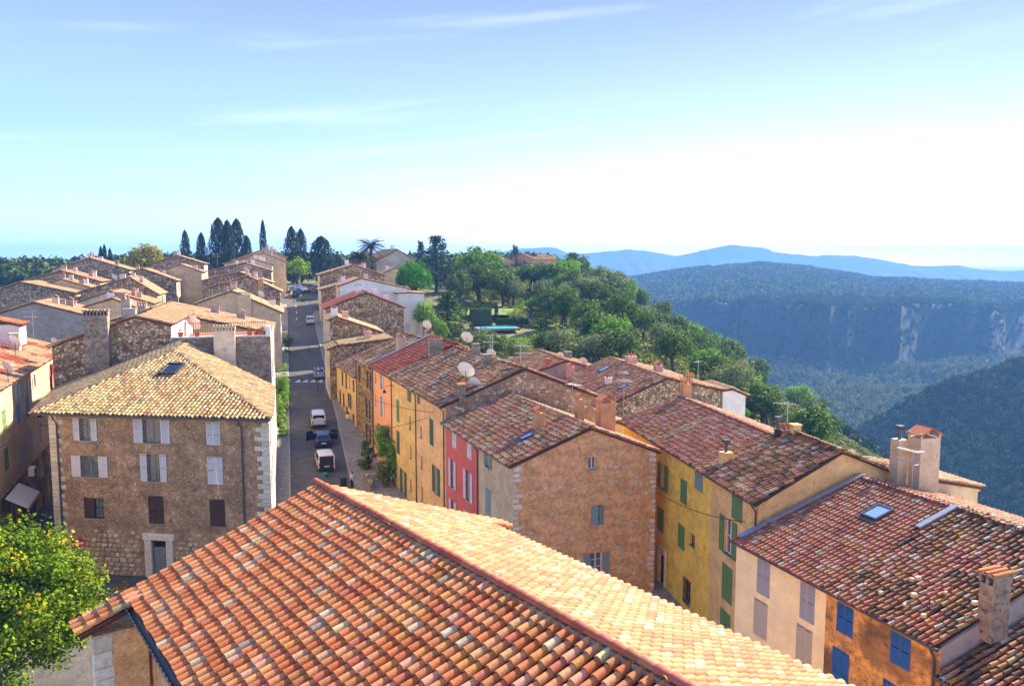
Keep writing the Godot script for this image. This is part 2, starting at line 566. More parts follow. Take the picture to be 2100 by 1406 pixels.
# ---------------------------------------------------------------- walls and openings
# The wall starts at o, runs along ax (left to right seen from outside); openings [x, y, w, h] in metres from o. top: list of [x, y] above the rectangle h.
func wall(parent: Node3D, o: Vector3, ax: Vector3, w: float, h: float, holes: Array, m: Material, top := [], deep := 0.24, called := "wall") -> MeshInstance3D:
	var b := MB.new()
	var nrm := ax.cross(Vector3.UP)
	var xs := [0.0, w]
	var ys := [0.0, h]
	for q in holes:
		xs.append(q[0]); xs.append(q[0] + q[2])
		ys.append(q[1]); ys.append(q[1] + q[3])
	xs.sort()
	ys.sort()
	var at := func(x: float, y: float, d := 0.0) -> Vector3: return o + ax * x + Vector3(0, y, 0) - nrm * d
	for i in xs.size() - 1:
		for j in ys.size() - 1:
			if xs[i + 1] - xs[i] < 1e-4 or ys[j + 1] - ys[j] < 1e-4:
				continue
			var c := Vector2((xs[i] + xs[i + 1]) / 2, (ys[j] + ys[j + 1]) / 2)
			if c.x < 0 or c.x > w or c.y < 0 or c.y > h:
				continue
			var open := false
			for q in holes:
				if c.x > q[0] and c.x < q[0] + q[2] and c.y > q[1] and c.y < q[1] + q[3]:
					open = true
			if not open:
				b.quad(at.call(xs[i], ys[j]), at.call(xs[i + 1], ys[j]), at.call(xs[i + 1], ys[j + 1]), at.call(xs[i], ys[j + 1]))
	for q in holes:
		var x0: float = q[0]
		var x1: float = q[0] + q[2]
		var y0: float = q[1]
		var y1: float = q[1] + q[3]
		b.quad(at.call(x0, y0), at.call(x0, y0, deep), at.call(x0, y1, deep), at.call(x0, y1)) # left reveal, faces right
		b.quad(at.call(x1, y0, deep), at.call(x1, y0), at.call(x1, y1), at.call(x1, y1, deep))
		b.quad(at.call(x0, y0), at.call(x1, y0), at.call(x1, y0, deep), at.call(x0, y0, deep))
		b.quad(at.call(x0, y1, deep), at.call(x1, y1, deep), at.call(x1, y1), at.call(x0, y1))
	if top.size() > 0:
		var pts := [at.call(0, h), at.call(w, h)]
		for t in top:
			pts.append(at.call(t[0], t[1]))
		for k in range(1, pts.size() - 1):
			b.tri(pts[0], pts[k], pts[k + 1])
	return part(parent, called, b.mesh(), m)


func shutter_shape(w: float, h: float, fine: bool, panels := 2) -> ArrayMesh:
	var key := "shutter%.2f_%.2f_%s" % [w, h, fine]
	if mesh_cache.has(key):
		return mesh_cache[key]
	var b := MB.new()
	if fine:
		var s := 0.06
		b.box(Vector3(s / 2, h / 2, 0), Vector3(s, h, 0.04))
		b.box(Vector3(w - s / 2, h / 2, 0), Vector3(s, h, 0.04))
		for y in [s / 2, h - s / 2, h * 0.48]:
			b.box(Vector3(w / 2, y, 0), Vector3(w - 2 * s, s, 0.038))
		var k := s + 0.03
		while k < h - s - 0.03:
			if absf(k - h * 0.48) > 0.05:
				b.box(Vector3(w / 2, k, 0), Vector3(w - 2 * s, 0.056, 0.012), Basis(Vector3.RIGHT, -0.6))
			k += 0.06
	else:
		b.box(Vector3(w / 2, h / 2, 0), Vector3(w, h, 0.035))
		for y in [h * 0.18, h * 0.82]:
			b.box(Vector3(w / 2, y, 0.024), Vector3(w * 0.86, 0.09, 0.02))
		b.box(Vector3(w / 2, h / 2, 0.02), Vector3(0.012, h, 0.008))
	mesh_cache[key] = b.mesh()
	return mesh_cache[key]


func frame_shape(w: float, h: float, bars: int) -> ArrayMesh:
	var key := "frame%.2f_%.2f_%d" % [w, h, bars]
	if mesh_cache.has(key):
		return mesh_cache[key]
	var b := MB.new()
	var s := 0.06
	b.box(Vector3(s / 2, h / 2, 0), Vector3(s, h, 0.06))
	b.box(Vector3(w - s / 2, h / 2, 0), Vector3(s, h, 0.06))
	b.box(Vector3(w / 2, s / 2, 0), Vector3(w - 2 * s, s, 0.06))
	b.box(Vector3(w / 2, h - s / 2, 0), Vector3(w - 2 * s, s, 0.06))
	if w > 0.5:
		b.box(Vector3(w / 2, h / 2, 0.004), Vector3(s * 1.3, h - 2 * s, 0.06))
	for k in bars:
		b.box(Vector3(w / 2, h * (k + 1) / (bars + 1.0), -0.002), Vector3(w - 2 * s, 0.035, 0.05))
	mesh_cache[key] = b.mesh()
	return mesh_cache[key]


# A window in a wall whose basis is (along, up, out). kind: open (shutters back on the wall), closed, ajar, bare, blind (an opening with nothing but dark), one (only the left leaf closed)
func window(house_: Node3D, wt: Transform3D, x: float, y: float, w: float, h: float, kind: String, sm: String, fm := "frame_white", fine := true, bars := 1) -> void:
	var place := func(px: float, py: float, d: float, turn := 0.0) -> Transform3D: return wt * Transform3D(Basis(Vector3.UP, turn), Vector3(px, py, d))
	if kind != "closed":
		var f := part(house_, "window", frame_shape(w, h, bars), M[fm], place.call(x, y, -0.17))
		var g := MB.new()
		for k in (2 if w > 0.5 else 1):
			var half := w / 2 if w > 0.5 else w
			g.quad(Vector3(k * half + 0.03, 0.03, 0.0), Vector3((k + 1) * half - 0.03, 0.03, 0.0), Vector3((k + 1) * half - 0.03, h - 0.03, 0.0), Vector3(k * half + 0.03, h - 0.03, 0.0))
		part(f, "pane", g.mesh(), M.glass)
		if kind != "blind":
			var s := MB.new()
			s.box(Vector3(w / 2, -0.03, 0.16), Vector3(w + 0.16, 0.06, 0.2))
			part(f, "sill", s.mesh(), M.kerb_stone)
	var half := w / 2
	var leaf := shutter_shape(half - 0.01, h, fine)
	if sm == "":
		return
	match kind:
		"open":
			part(house_, "shutter", leaf, M[sm], place.call(x - half, y, 0.05))
			part(house_, "shutter", leaf, M[sm], place.call(x + w, y, 0.05))
		"closed":
			part(house_, "shutter", leaf, M[sm], place.call(x + 0.005, y, 0.0))
			part(house_, "shutter", leaf, M[sm], place.call(x + half + 0.005, y, 0.0))
		"ajar":
			part(house_, "shutter", leaf, M[sm], place.call(x, y, 0.03, -0.5))
			part(house_, "shutter", leaf, M[sm], place.call(x + half + 0.03, y, 0.26, 0.5))
		"half":
			part(house_, "shutter", leaf, M[sm], place.call(x + 0.01, y, 0.03))
			part(house_, "shutter", leaf, M[sm], place.call(x + w, y, 0.06))
		"wide":
			part(house_, "shutter", leaf, M[sm], place.call(x, y, 0.04, -2.3))
			part(house_, "shutter", leaf, M[sm], place.call(x + w - 0.02, y, 0.04, 0.85))
		"one":
			part(house_, "shutter", leaf, M[sm], place.call(x + 0.01, y, -0.05))


# wins: [x, y, w, h, kind, shutter material, frame material, bars]
func facade(house_: Node3D, o: Vector3, ax: Vector3, w: float, h: float, wins: Array, m: Material, top := [], fine := true) -> void:
	var holes := []
	for q in wins:
		holes.append([q[0], q[1], q[2], q[3]])
	wall(house_, o, ax, w, h, holes, m, top)
	var wt := Transform3D(Basis(ax, Vector3.UP, ax.cross(Vector3.UP)), o)
	for q in wins:
		window(house_, wt, q[0], q[1], q[2], q[3], q[4], q[5], q[6] if q.size() > 6 else "frame_white", fine, q[7] if q.size() > 7 else 1)


# A gabled house. Its own axes: x across the ridge (0 on the ridge), -z along the ridge away from the camera.
# s: x, D, az, len, wl, wr, ridge, el, er, base, walls (material names N L R F), roof options; N, L, R: windows; segs: the left wall in pieces [from, to, material]
func house(s: Dictionary) -> Node3D:
	var t := thing(s.get("name", "house"), s.label, s.get("cat", "house"), Vector3(s.x, 0, -s.D), deg_to_rad(-s.az), s.get("group", ""))
	var ln: float = s.len
	var wl: float = s.wl
	var wr: float = s.wr
	var base: float = s.base
	var el: float = s.el
	var er: float = s.er
	var rg: float = s.ridge
	var m: Material = M[s.m]
	var fine: bool = s.get("fine", false)
	var emin := minf(el, er)
	var near_m: Material = M[s.get("mN", s.m)]
	var skew: float = s.get("skew", 0.0)  # the near gable may stand askew, as a party wall
	var sk := sqrt(1.0 + skew * skew)
	var gable := [[(wl + wr) * sk, er - base], [wl * sk, rg - base], [0, el - base]]
	facade(t, Vector3(-wl, base, 0), Vector3(1, 0, -skew).normalized(), (wl + wr) * sk, emin - base, lower(s.get("N", []), base), near_m, gable, fine)
	facade(t, Vector3(wr, base, -ln), Vector3.LEFT, wl + wr, emin - base, [], m, [[wl + wr, el - base], [wr, rg - base], [0, er - base]], fine)
	facade(t, Vector3(wr, base, -skew * (wl + wr)), Vector3.FORWARD, ln - skew * (wl + wr), er - base, lower(s.get("R", []), base), M[s.get("mR", s.m)], [], fine)
	var segs: Array = s.get("segs", [[0.0, ln, s.get("mL", s.m)]])
	for q in segs:
		var wins := []
		for e in s.get("L", []):
			if e[0] >= q[0] and e[0] < q[1]:  # given from the near end; turned to run left to right
				var f: Array = e.duplicate()
				f[0] = q[1] - e[0] - e[2]
				f[1] -= base
				wins.append(f)
		facade(t, Vector3(-wl, base, -q[1]), Vector3.BACK, q[1] - q[0], el - base, wins, M[q[2]], [], fine)
	# roof
	var roof := Node3D.new()
	roof.name = "roof"
	t.add_child(roof)
	var ov: float = s.get("over", 0.35)
	var vg: float = s.get("verge", 0.12)
	var dl := (rg - el) / wl
	var dr := (rg - er) / wr
	var o: Dictionary = s.get("roof", {})
	o.seed = s.get("seed", int(absf(s.x) * 7 + s.D * 13))
	var left := [Vector3(-wl - ov, el - ov * dl, -ln - vg), Vector3(-wl - ov, el - ov * dl, vg), Vector3(0, rg, vg - skew * wl), Vector3(0, rg, -ln - vg)]
	var right := [Vector3(wr + ov, er - ov * dr, vg - skew * (wl + wr)), Vector3(wr + ov, er - ov * dr, -ln - vg), Vector3(0, rg, -ln - vg), Vector3(0, rg, vg - skew * wl)]
	slope(roof, left, o, s.get("deck", "dark_deck"))
	var o2 := o.duplicate()
	o2.seed += 5
	o2.single = o.get("single_r", 0)
	slope(roof, right, o2, s.get("deck", "dark_deck"))
	caps(roof, Vector3(0, rg + 0.03, vg - skew * wl), Vector3(0, rg + 0.03, -ln - vg), o)
	# cornice under the eaves
	if s.get("cornice", true):
		for q in [[-wl - 0.08, el], [wr + 0.08, er]]:
			var b := MB.new()
			b.box(Vector3(q[0], q[1] - 0.17, -ln / 2), Vector3(0.16, 0.2, ln))
			part(t, "cornice", b.mesh(), M[s.get("cornice_m", "wall_tan")])
	if s.get("gutter", false):
		var g := MB.new()
		g.tube([Vector3(-wl - ov - 0.05, el - ov * dl - 0.02, 0.1), Vector3(-wl - ov - 0.05, el - ov * dl - 0.02, -ln - 0.1)], [0.07], 7)
		part(t, "gutter", g.mesh(), M.zinc)
	for p in s.get("pipes", []):
		var g := MB.new()
		g.tube([Vector3(-wl - ov - 0.05, el - ov * dl - 0.05, -p), Vector3(-wl - 0.08, el - 0.55, -p), Vector3(-wl - 0.08, base, -p)], [0.05], 6)
		part(t, "downpipe", g.mesh(), M.zinc)
	return t


func lower(list: Array, by: float) -> Array:
	var out := []
	for e in list:
		var f: Array = e.duplicate()
		f[1] -= by
		out.append(f)
	return out


func roof_y(s: Dictionary, x: float) -> float:
	return s.ridge + (x / s.wl * (s.ridge - s.el) if x < 0 else -x / s.wr * (s.ridge - s.er))


# kinds: hood (little tiled gable on four piers), slots (row of openings under barrel tiles), pots (clay pots on top), plain, cowl (metal pipe)
func chimney(parent: Node3D, at: Vector3, w: float, d: float, h: float, kind: String, m: String, turn := 0.0, pal := "orange") -> void:
	var c := Node3D.new()
	c.name = "chimney"
	c.position = at
	c.rotation.y = turn
	parent.add_child(c, true)
	var b := MB.new()
	var r := RandomNumberGenerator.new()
	r.seed = int(at.x * 31 + at.z * 17) + 3
	if kind == "slots":
		var n := maxi(2, int(w / 0.24))
		b.bevel_box(Vector3(0, h / 2 - 0.4, 0), Vector3(w, h + 0.2, d), 0.02)
		for k in n + 1:
			b.box(Vector3(-w / 2 + w * k / n, h - 0.15, 0), Vector3(w * 0.36 / n, 0.3, d - 0.06))
		b.box(Vector3(0, h + 0.04, 0), Vector3(w + 0.06, 0.08, d + 0.06))
		part(c, "stack", b.mesh(), M[m])
		for k in n + 1:
			var cc := pick(PAL[pal], r)
			part(c, "cap_tile", tile_shape(6, true), tile_material(cc, "tile_old"), Transform3D(Basis.IDENTITY.scaled(Vector3(1.05, 1.1, (d + 0.16) / 0.46)), Vector3(-w / 2 + w * k / n, h + 0.08, 0)))
		return
	b.bevel_box(Vector3(0, h / 2 - 0.5, 0), Vector3(w, h + 1.0, d), 0.015)
	part(c, "stack", b.mesh(), M[m])
	var q := MB.new()
	match kind:
		"hood":
			for sx in [-1, 1]:
				for sz in [-1, 1]:
					q.box(Vector3(sx * (w / 2 - 0.05), h + 0.13, sz * (d / 2 - 0.05)), Vector3(0.1, 0.26, 0.1))
			part(c, "pier", q.mesh(), M[m])
			for sx in [-1, 1]:
				var g := MB.new()
				var bs := Basis(Vector3.BACK, -sx * 0.5)
				g.box(Vector3(sx * w * 0.27, h + 0.34, 0), Vector3(w * 0.66, 0.05, d + 0.16), bs)
				part(c, "hood_slab", g.mesh(), M.terracotta)
		"pots":
			var n := maxi(2, int(w / 0.3))
			q.box(Vector3(0, h + 0.03, 0), Vector3(w + 0.08, 0.06, d + 0.08))
			part(c, "ledge", q.mesh(), M[m])
			for k in n:
				var g := MB.new()
				g.lathe(Vector3(-w / 2 + w * (k + 0.5) / n, h + 0.06, 0), [[0.11, 0], [0.12, 0.05], [0.09, 0.3], [0.11, 0.34], [0.07, 0.34]], 9)
				part(c, "pot", g.mesh(), M.terracotta)
		"cowl":
			q.lathe(Vector3(0, h, 0), [[0.09, 0], [0.09, 0.5], [0.0, 0.5]], 9)
			part(c, "flue", q.mesh(), M.zinc)
			var g := MB.new()
			g.box(Vector3(0, h + 0.62, 0), Vector3(0.34, 0.2, 0.34))
			part(c, "cowl", g.mesh(), M.zinc)
		_:
			q.box(Vector3(0, h + 0.04, 0), Vector3(w + 0.1, 0.08, d + 0.1))
			part(c, "cap", q.mesh(), M[m])


func skylight(parent: Node3D, s: Dictionary, x: float, z: float, w := 0.8, l := 1.0) -> void:
	var dx := -1.0 if x < 0 else 1.0
	var k: float = (s.ridge - s.el) / s.wl if x < 0 else (s.ridge - s.er) / s.wr
	var up := Vector3(-dx, k, 0).normalized()
	var al := Vector3(0, 0, -dx)
	var bs := Basis(al, al.cross(up), -up)
	var at := Vector3(x, roof_y(s, x), z) + bs.y * 0.24
	var b := MB.new()
	b.box(Vector3(-w / 2, 0, 0), Vector3(0.08, 0.12, l + 0.08))
	b.box(Vector3(w / 2, 0, 0), Vector3(0.08, 0.12, l + 0.08))
	b.box(Vector3(0, 0.002, -l / 2), Vector3(w - 0.08, 0.12, 0.08))
	b.box(Vector3(0, 0.002, l / 2), Vector3(w - 0.08, 0.12, 0.08))
	b.box(Vector3(0, -0.04, l / 2 + 0.16), Vector3(w + 0.3, 0.03, 0.24))
	var f := part(parent, "skylight", b.mesh(), M.zinc, Transform3D(bs, at))
	var g := MB.new()
	g.box(Vector3(0, 0.01, 0), Vector3(w - 0.07, 0.02, l - 0.07))
	part(f, "pane", g.mesh(), M.sky_glass)


func _ready() -> void:
	rng.seed = 7
	# ---- camera: on the church tower
	cam = Camera3D.new()
	cam.name = "camera"
	cam.position = EYE
	cam.rotation.x = -atan(158.0 / 1600.0)
	cam.fov = rad_to_deg(2.0 * atan(703.0 / 1600.0))
	cam.near = 0.1
	cam.far = 20000.0
	add_child(cam)
	# ---- sun: high to the right, ahead of the camera
	var sun := DirectionalLight3D.new()
	sun.name = "sun"
	sun.light_energy = SUN_ENERGY
	sun.light_color = Color(1.0, 0.945, 0.86)
	sun.light_angular_distance = 0.5
	sun.shadow_enabled = true
	add_child(sun)
	sun.look_at_from_position(sun_dir() * 100.0, Vector3.ZERO)
	# ---- sky, air, exposure
	var e := Environment.new()
	e.background_mode = Environment.BG_SKY
	e.sky = Sky.new()
	e.sky.sky_material = make_sky()
	e.background_energy_multiplier = SKY_ENERGY
	e.tonemap_mode = Environment.TONE_MAPPER_LINEAR
	e.tonemap_exposure = EXPOSURE
	e.sdfgi_enabled = true
	e.ssao_enabled = true
	e.ssil_enabled = true
	e.fog_enabled = true
	e.fog_density = FOG
	e.fog_light_color = FOG_COLOR
	var we := WorldEnvironment.new()
	we.name = "world"
	we.environment = e
	add_child(we)

	make_materials()
	# ---- the large structure, then the objects, small details last
	terrain()
	streets()
	church()
	corner_house()
	right_row()
	right_back()
	left_rows()
	far_right_row()
	hills()
	vegetation()
	vehicles()
	roof_gear()
	street_things()


const SUN_AZ := 50.0
const SUN_EL := 37.0
const SUN_ENERGY := 1.5
const SKY_ENERGY := 1.0
const EXPOSURE := 3.15
const FOG := 0.00032
const FOG_COLOR := Color(0.47, 0.71, 1.0)


func sun_dir() -> Vector3:
	var d := dir(SUN_AZ) * cos(deg_to_rad(SUN_EL))
	d.y = sin(deg_to_rad(SUN_EL))
	return d


func make_sky() -> PanoramaSkyMaterial:
	var w := 2048
	var h := 1024
	var out := PackedFloat32Array()
	out.resize(w * h * 3)
	var stops := [[0.0, Color(0.80, 0.78, 0.78)], [2.0, Color(0.48, 0.56, 0.66)], [5.0, Color(0.28, 0.39, 0.52)], [9.0, Color(0.185, 0.285, 0.435)], [19.0, Color(0.105, 0.148, 0.33)], [45.0, Color(0.112, 0.165, 0.35)], [90.0, Color(0.10, 0.16, 0.35)]]
	var wisp := FastNoiseLite.new()
	wisp.seed = 4
	wisp.frequency = 0.012
	wisp.fractal_octaves = 5
	for j in h:
		var el := 90.0 - (j + 0.5) / h * 180.0
		var base: Color = stops[0][1]
		for k in stops.size() - 1:
			if el >= stops[k][0]:
				base = (stops[k][1] as Color).lerp(stops[k + 1][1], clampf((el - stops[k][0]) / (stops[k + 1][0] - stops[k][0]), 0, 1))
		var low := exp(-maxf(el, 0.0) / 4.2)
		var low2 := exp(-maxf(el, 0.0) / 22.0)
		for i in w:
			var az := wrapf((i + 0.5) / w * 360.0, -180.0, 180.0)  # 0 is straight ahead
			var away := absf(wrapf(az - SUN_AZ + 22.0, -180.0, 180.0))
			var g := exp(-pow(away / 34.0, 2.0)) * low * 1.35 + exp(-pow(away / 75.0, 2.0)) * low2 * 0.035
			var cr := base.r + g
			var cg := base.g + g * 0.98
			var cb := base.b + g * 0.92
			if el > 2.0 and el < 60.0:
				# high thin streaks of ice cloud
				var s := wisp.get_noise_2d(az * 1.6 + 35.0, el * 34.0 - az * 3.0)
				var t := clampf((s - 0.25) * 3.0, 0.0, 1.0) * 0.16
				cr += (0.60 - cr) * t
				cg += (0.62 - cg) * t
				cb += (0.64 - cb) * t
			var at := (j * w + i) * 3
			out[at] = cr
			out[at + 1] = cg
			out[at + 2] = cb
	var m := PanoramaSkyMaterial.new()
	m.panorama = ImageTexture.create_from_image(Image.create_from_data(w, h, false, Image.FORMAT_RGBF, out.to_byte_array()))
	return m


# ---------------------------------------------------------------- ground
func curve(x: float, p: Array) -> float:
	if x <= p[0][0]:
		return p[0][1]
	for k in p.size() - 1:
		if x <= p[k + 1][0]:
			return lerpf(p[k][1], p[k + 1][1], (x - p[k][0]) / (p[k + 1][0] - p[k][0]))
	return p[-1][1]


const STREET_Y := [[72.0, 0.0], [79.0, 0.55], [94.0, 2.1], [117.0, 4.1], [170.0, 8.8], [200.0, 13.2], [215.0, 14.8], [230.0, 15.6], [300.0, 18.0], [400.0, 19.2], [620.0, 17.0]]
var bumps := FastNoiseLite.new()


func ground(x: float, d: float) -> float:
	var p := curve(d, STREET_Y)
	var k := x / maxf(d, 1.0)  # how far to the right one looks
	var edge := curve(d, [[20.0, 27.0], [60.0, 26.0], [110.0, 22.0], [220.0, 20.0], [300.0, 17.0], [420.0, 12.0]])
	var y := p
	if x > edge:
		var q := x - edge
		y -= 0.62 * (sqrt(q * q + 16.0) - 4.0)
	if x < -130.0:
		y -= 0.03 * (-130.0 - x)
	if d > 420.0 and x > -60.0:
		y -= (d - 420.0) * 0.5 * clampf((x + 60.0) / 80.0, 0.0, 1.0)
	if d > 620.0:
		y -= (d - 620.0) * 0.03
	y = maxf(y, -118.0)
	# valley, opposite hill with its cliff, and the spur on the right
	if k > -0.1 and d > 240.0:
		var far := valley(k, d)
		y = maxf(y, far)
	y += bumps.get_noise_2d(x, d) * clampf((d - 90.0) / 400.0, 0.0, 1.0) * 7.0 * (clampf((x - edge) / 12.0, 0.0, 1.0) if d < 250.0 and x > -130.0 else 1.0)
	return y


func valley(k: float, d: float) -> float:
	var y := -118.0 + bumps.get_noise_2d(k * 700.0 + 40.0, d * 0.6) * 14.0
	y = maxf(y, curve(k, [[-0.1, -30.0], [0.2, -110.0]]) if d < 900.0 else y)
	# spur on the right
	var top := curve(k, [[0.36, -150.0], [0.40, -120.0], [0.456, -92.0], [0.53, -70.0], [0.60, -56.0], [0.66, -44.0], [0.9, -10.0], [1.4, 20.0]])
	y = maxf(y, top - (maxf(0.0, 520.0 - d) * 0.42 + maxf(0.0, d - 520.0) * 0.5))
	# slope up to the foot of the cliff, the cliff, the plateau and its crest
	var foot := 1010.0 + 90.0 * sin(k * 9.0 + 0.6) + bumps.get_noise_2d(k * 1500.0, 7.0) * 60.0
	var toe := -118.0 + clampf((d - 720.0) / (foot - 720.0), 0.0, 1.0) * curve(k, [[0.1, 30.0], [0.25, 22.0], [0.4, 14.0], [0.6, 20.0]])
	y = maxf(y, toe + bumps.get_noise_2d(k * 900.0, d) * 8.0)
	if d > foot:
		var rim := curve(k, [[0.0, -46.0], [0.12, -40.0], [0.2, -30.0], [0.4, -28.0], [0.66, -34.0], [1.0, -34.0]]) + bumps.get_noise_2d(k * 2200.0, 90.0) * 7.0
		var wide := curve(k, [[0.08, 260.0], [0.17, 80.0], [0.3, 46.0], [0.8, 46.0], [1.0, 80.0]])
		y = lerpf(maxf(y, toe), rim, clampf((d - foot) / wide, 0.0, 1.0))
		var crest := curve(k, [[0.0, -40.0], [0.10, -24.0], [0.12, -14.0], [0.22, 11.0], [0.3125, 25.0], [0.375, 15.0], [0.47, -8.0], [0.6, -18.0], [0.66, -22.0], [1.2, -10.0]])
		if d > foot + wide:
			var q := clampf((d - foot - wide) / (1760.0 - foot - wide), 0.0, 1.0)
			y = lerpf(rim, crest, q * q * (3 - 2 * q) * 0.75 + q * 0.25)
		if d > 1760.0:
			y = crest - (d - 1760.0) * 0.12
	return y


func terrain() -> void:
	bumps.seed = 12
	bumps.frequency = 0.006
	bumps.fractal_octaves = 4
	var ds := [-60.0]
	var d := -30.0
	while d < 2300.0:
		ds.append(d)
		d += 5.0 if d < 120 else 8.0 if d < 330 else 16.0 if d < 900 else 10.0 if d < 1240 else 30.0 if d < 1900 else 80.0
	var cols := 220
	var grid := []
	for dd in ds:
		var row := PackedVector3Array()
		var reach := maxf(260.0, absf(dd) * 1.25)
		for i in cols + 1:
			var x: float = (i / float(cols) * 2.0 - 1.0) * reach
			var y := ground(x, dd)
			if dd < 260.0:
				y -= 0.35
			if dd < 60.0 and absf(x) < 70.0:
				y = minf(y, -0.35)
			row.append(Vector3(x, y, -dd))
		grid.append(row)
	var b := MB.new()
	var f := MB.new()
	var rock := MB.new()
	for j in ds.size() - 1:
		for i in cols:
			var t := f if ds[j] > 330.0 else b
			if ds[j] > 900.0 and absf(grid[j + 1][i].y - grid[j][i].y) > 0.85 * (ds[j + 1] - ds[j]):
				t = rock
			t.quad(grid[j][i], grid[j][i + 1], grid[j + 1][i + 1], grid[j + 1][i])
	structure("hill_ground", b.mesh(), M.grass)
	structure("valley_ground", f.mesh(), M.forest_floor)
	structure("cliff", rock.mesh(), M.cliff)
	# far ranges
	var ranges := [
		[5200.0, [[-3000, 556], [-300, 556], [100, 554], [250, 540], [330, 522], [368, 515], [410, 519], [470, 532], [600, 545], [860, 545], [960, 530], [1050, 512], [1085, 509], [1130, 506], [1180, 522], [1230, 517], [1290, 511], [1340, 517], [1390, 525], [1440, 512], [1470, 506], [1500, 502], [1560, 508], [1600, 519], [1660, 525], [1700, 523], [1760, 524], [1800, 532], [1870, 544], [1900, 546], [1950, 543], [1985, 551], [2100, 557], [2300, 548], [2700, 530], [3400, 540]], 0.9],
		[3900.0, [[900, 575], [1000, 552], [1120, 541], [1190, 546], [1300, 536], [1420, 545], [1500, 538], [1640, 552], [1720, 560], [1850, 556], [1950, 553], [2050, 557], [2150, 551], [2400, 540], [2900, 548], [3400, 556]], 0.6],
	]
	for q in ranges:
		var m := MB.new()
		var dist: float = q[0]
		var rows := 9
		var prev := []
		var u := -2900.0 if dist > 4500 else 900.0
		while u < 3400.0:
			var v := curve(u, q[1])
			var line := []
			var x0 := (u - 1050.0) / 1600.0
			for r in rows:
				var t := r / float(rows - 1) * 1.6 - 1.0  # -1 foot in front, 0 crest, behind it falls again
				var dd := dist + t * 820.0
				var crest := 21.0 + (545.0 - v) / 1600.0 * dist
				var y := lerpf(crest, -130.0, pow(absf(t), 0.8))
				y += bumps.get_noise_2d(u * 0.9 + r * 37.0, dist + t * 500.0) * 60.0 * minf(absf(t) * 2.0, 1.0) + bumps.get_noise_2d(u * 6.0, dist) * 8.0
				line.append(Vector3(x0 * dist + bumps.get_noise_2d(u, t * 300.0) * 50.0, y, -dd))
			if prev:
				for r in rows - 1:
					m.quad(prev[r], line[r], line[r + 1], prev[r + 1])
			prev = line
			u += 12.0
		structure("mountain_range", m.mesh(), M.forest_floor)


# ---------------------------------------------------------------- street, pavements, square
func left_line(d: float) -> float:  # the house fronts on the left of the street
	return -15.84 - 0.287 * (d - 50.0)


func strip(a: Callable, b: Callable, d0: float, d1: float, lift: float, step := 2.0) -> MB:
	var m := MB.new()
	var d := d0
	while d < d1 - 0.01:
		var e := minf(d + step, d1)
		m.quad(Vector3(a.call(d), curve(d, STREET_Y) + lift, -d), Vector3(b.call(d), curve(d, STREET_Y) + lift, -d), Vector3(b.call(e), curve(e, STREET_Y) + lift, -e), Vector3(a.call(e), curve(e, STREET_Y) + lift, -e))
		d = e
	return m


func streets() -> void:
	var kl := func(d: float) -> float: return left_line(d) + 1.15
	var kr := func(d: float) -> float: return left_line(d) + 1.15 + 6.0 + maxf(0.0, d - 178.0) * 0.18
	var sq := MB.new()
	sq.quad(Vector3(-75, -0.06, 12), Vector3(26, -0.06, 12), Vector3(26, -0.06, -72), Vector3(-75, -0.06, -72))
	structure("square", sq.mesh(), M.asphalt)
	structure("street", strip(kl, kr, 50.0, 236.0, -0.05).mesh(), M.asphalt)
	structure("pavement_left", strip(func(d): return left_line(d) - 3.0, kl, 50.0, 190.0, 0.07).mesh(), M.paving)
	structure("pavement_right", strip(kr, func(d): return left_line(d) + 1.15 + 6.0 + 9.0, 58.0, 182.0, 0.07).mesh(), M.paving)
	structure("car_park", strip(func(d): return left_line(d) - 12.0, kl, 188.0, 236.0, -0.03).mesh(), M.asphalt)
	var lane := MB.new()
	lane.quad(Vector3(-24.5, 0.0, 0), Vector3(-11, 0.0, 0), Vector3(-11, 0.0, -31), Vector3(-31, 0.0, -31))
	structure("paved_court", lane.mesh(), M.paving)
	lane = MB.new()
	lane.quad(Vector3(-4.5, 0.0, -34), Vector3(14, 0.0, -18), Vector3(14, 0.0, -62), Vector3(-4.5, 0.0, -62))
	structure("lane", lane.mesh(), M.paving)
	# kerbs as real stones
	for side in 2:
		var kerb := thing("kerb", ["pale stone kerb along the left edge of the street", "pale stone kerb along the right edge of the street"][side], "kerb")
		var d := 58.0
		while d < 182.0:
			var f: Callable = [kl, kr][side]
			var a := Vector3(f.call(d), curve(d, STREET_Y), -d)
			var e := Vector3(f.call(d + 1.96), curve(d + 1.96, STREET_Y), -d - 1.96)
			var z := (a - e).normalized()
			var x := Vector3.UP.cross(z).normalized()
			var b := MB.new()
			b.bevel_box(Vector3.ZERO, Vector3(0.18, 0.16, 1.94), 0.02)
			if not mesh_cache.has("kerb"):
				mesh_cache["kerb"] = b.mesh()
			part(kerb, "kerb_stone", mesh_cache["kerb"], M.kerb_stone, Transform3D(Basis(x, z.cross(x), z), (a + e) / 2 + Vector3(0, 0.01, 0)))
			d += 2.0
	# painted teeth of the raised crossing, edge lines by the car park
	for k in 5:
		var d := 114.5
		var m := MB.new()
		var x: float = kl.call(d) + 0.9 + k * 1.12
		var y0 := curve(d, STREET_Y) - 0.042
		var y1 := curve(d + 1.9, STREET_Y) - 0.042
		m.tri(Vector3(x, y0, -d), Vector3(x + 0.95, y0, -d), Vector3(x + 0.3, y1, -d - 1.9))
		structure("road_marking", m.mesh(), M.paint_white)
	for k in 6:
		var d := 172.0 + k * 7.0
		structure("road_marking", strip(func(q): return kl.call(q) + 2.1, func(q): return kl.call(q) + 2.25, d, d + 3.0, -0.042).mesh(), M.paint_white)


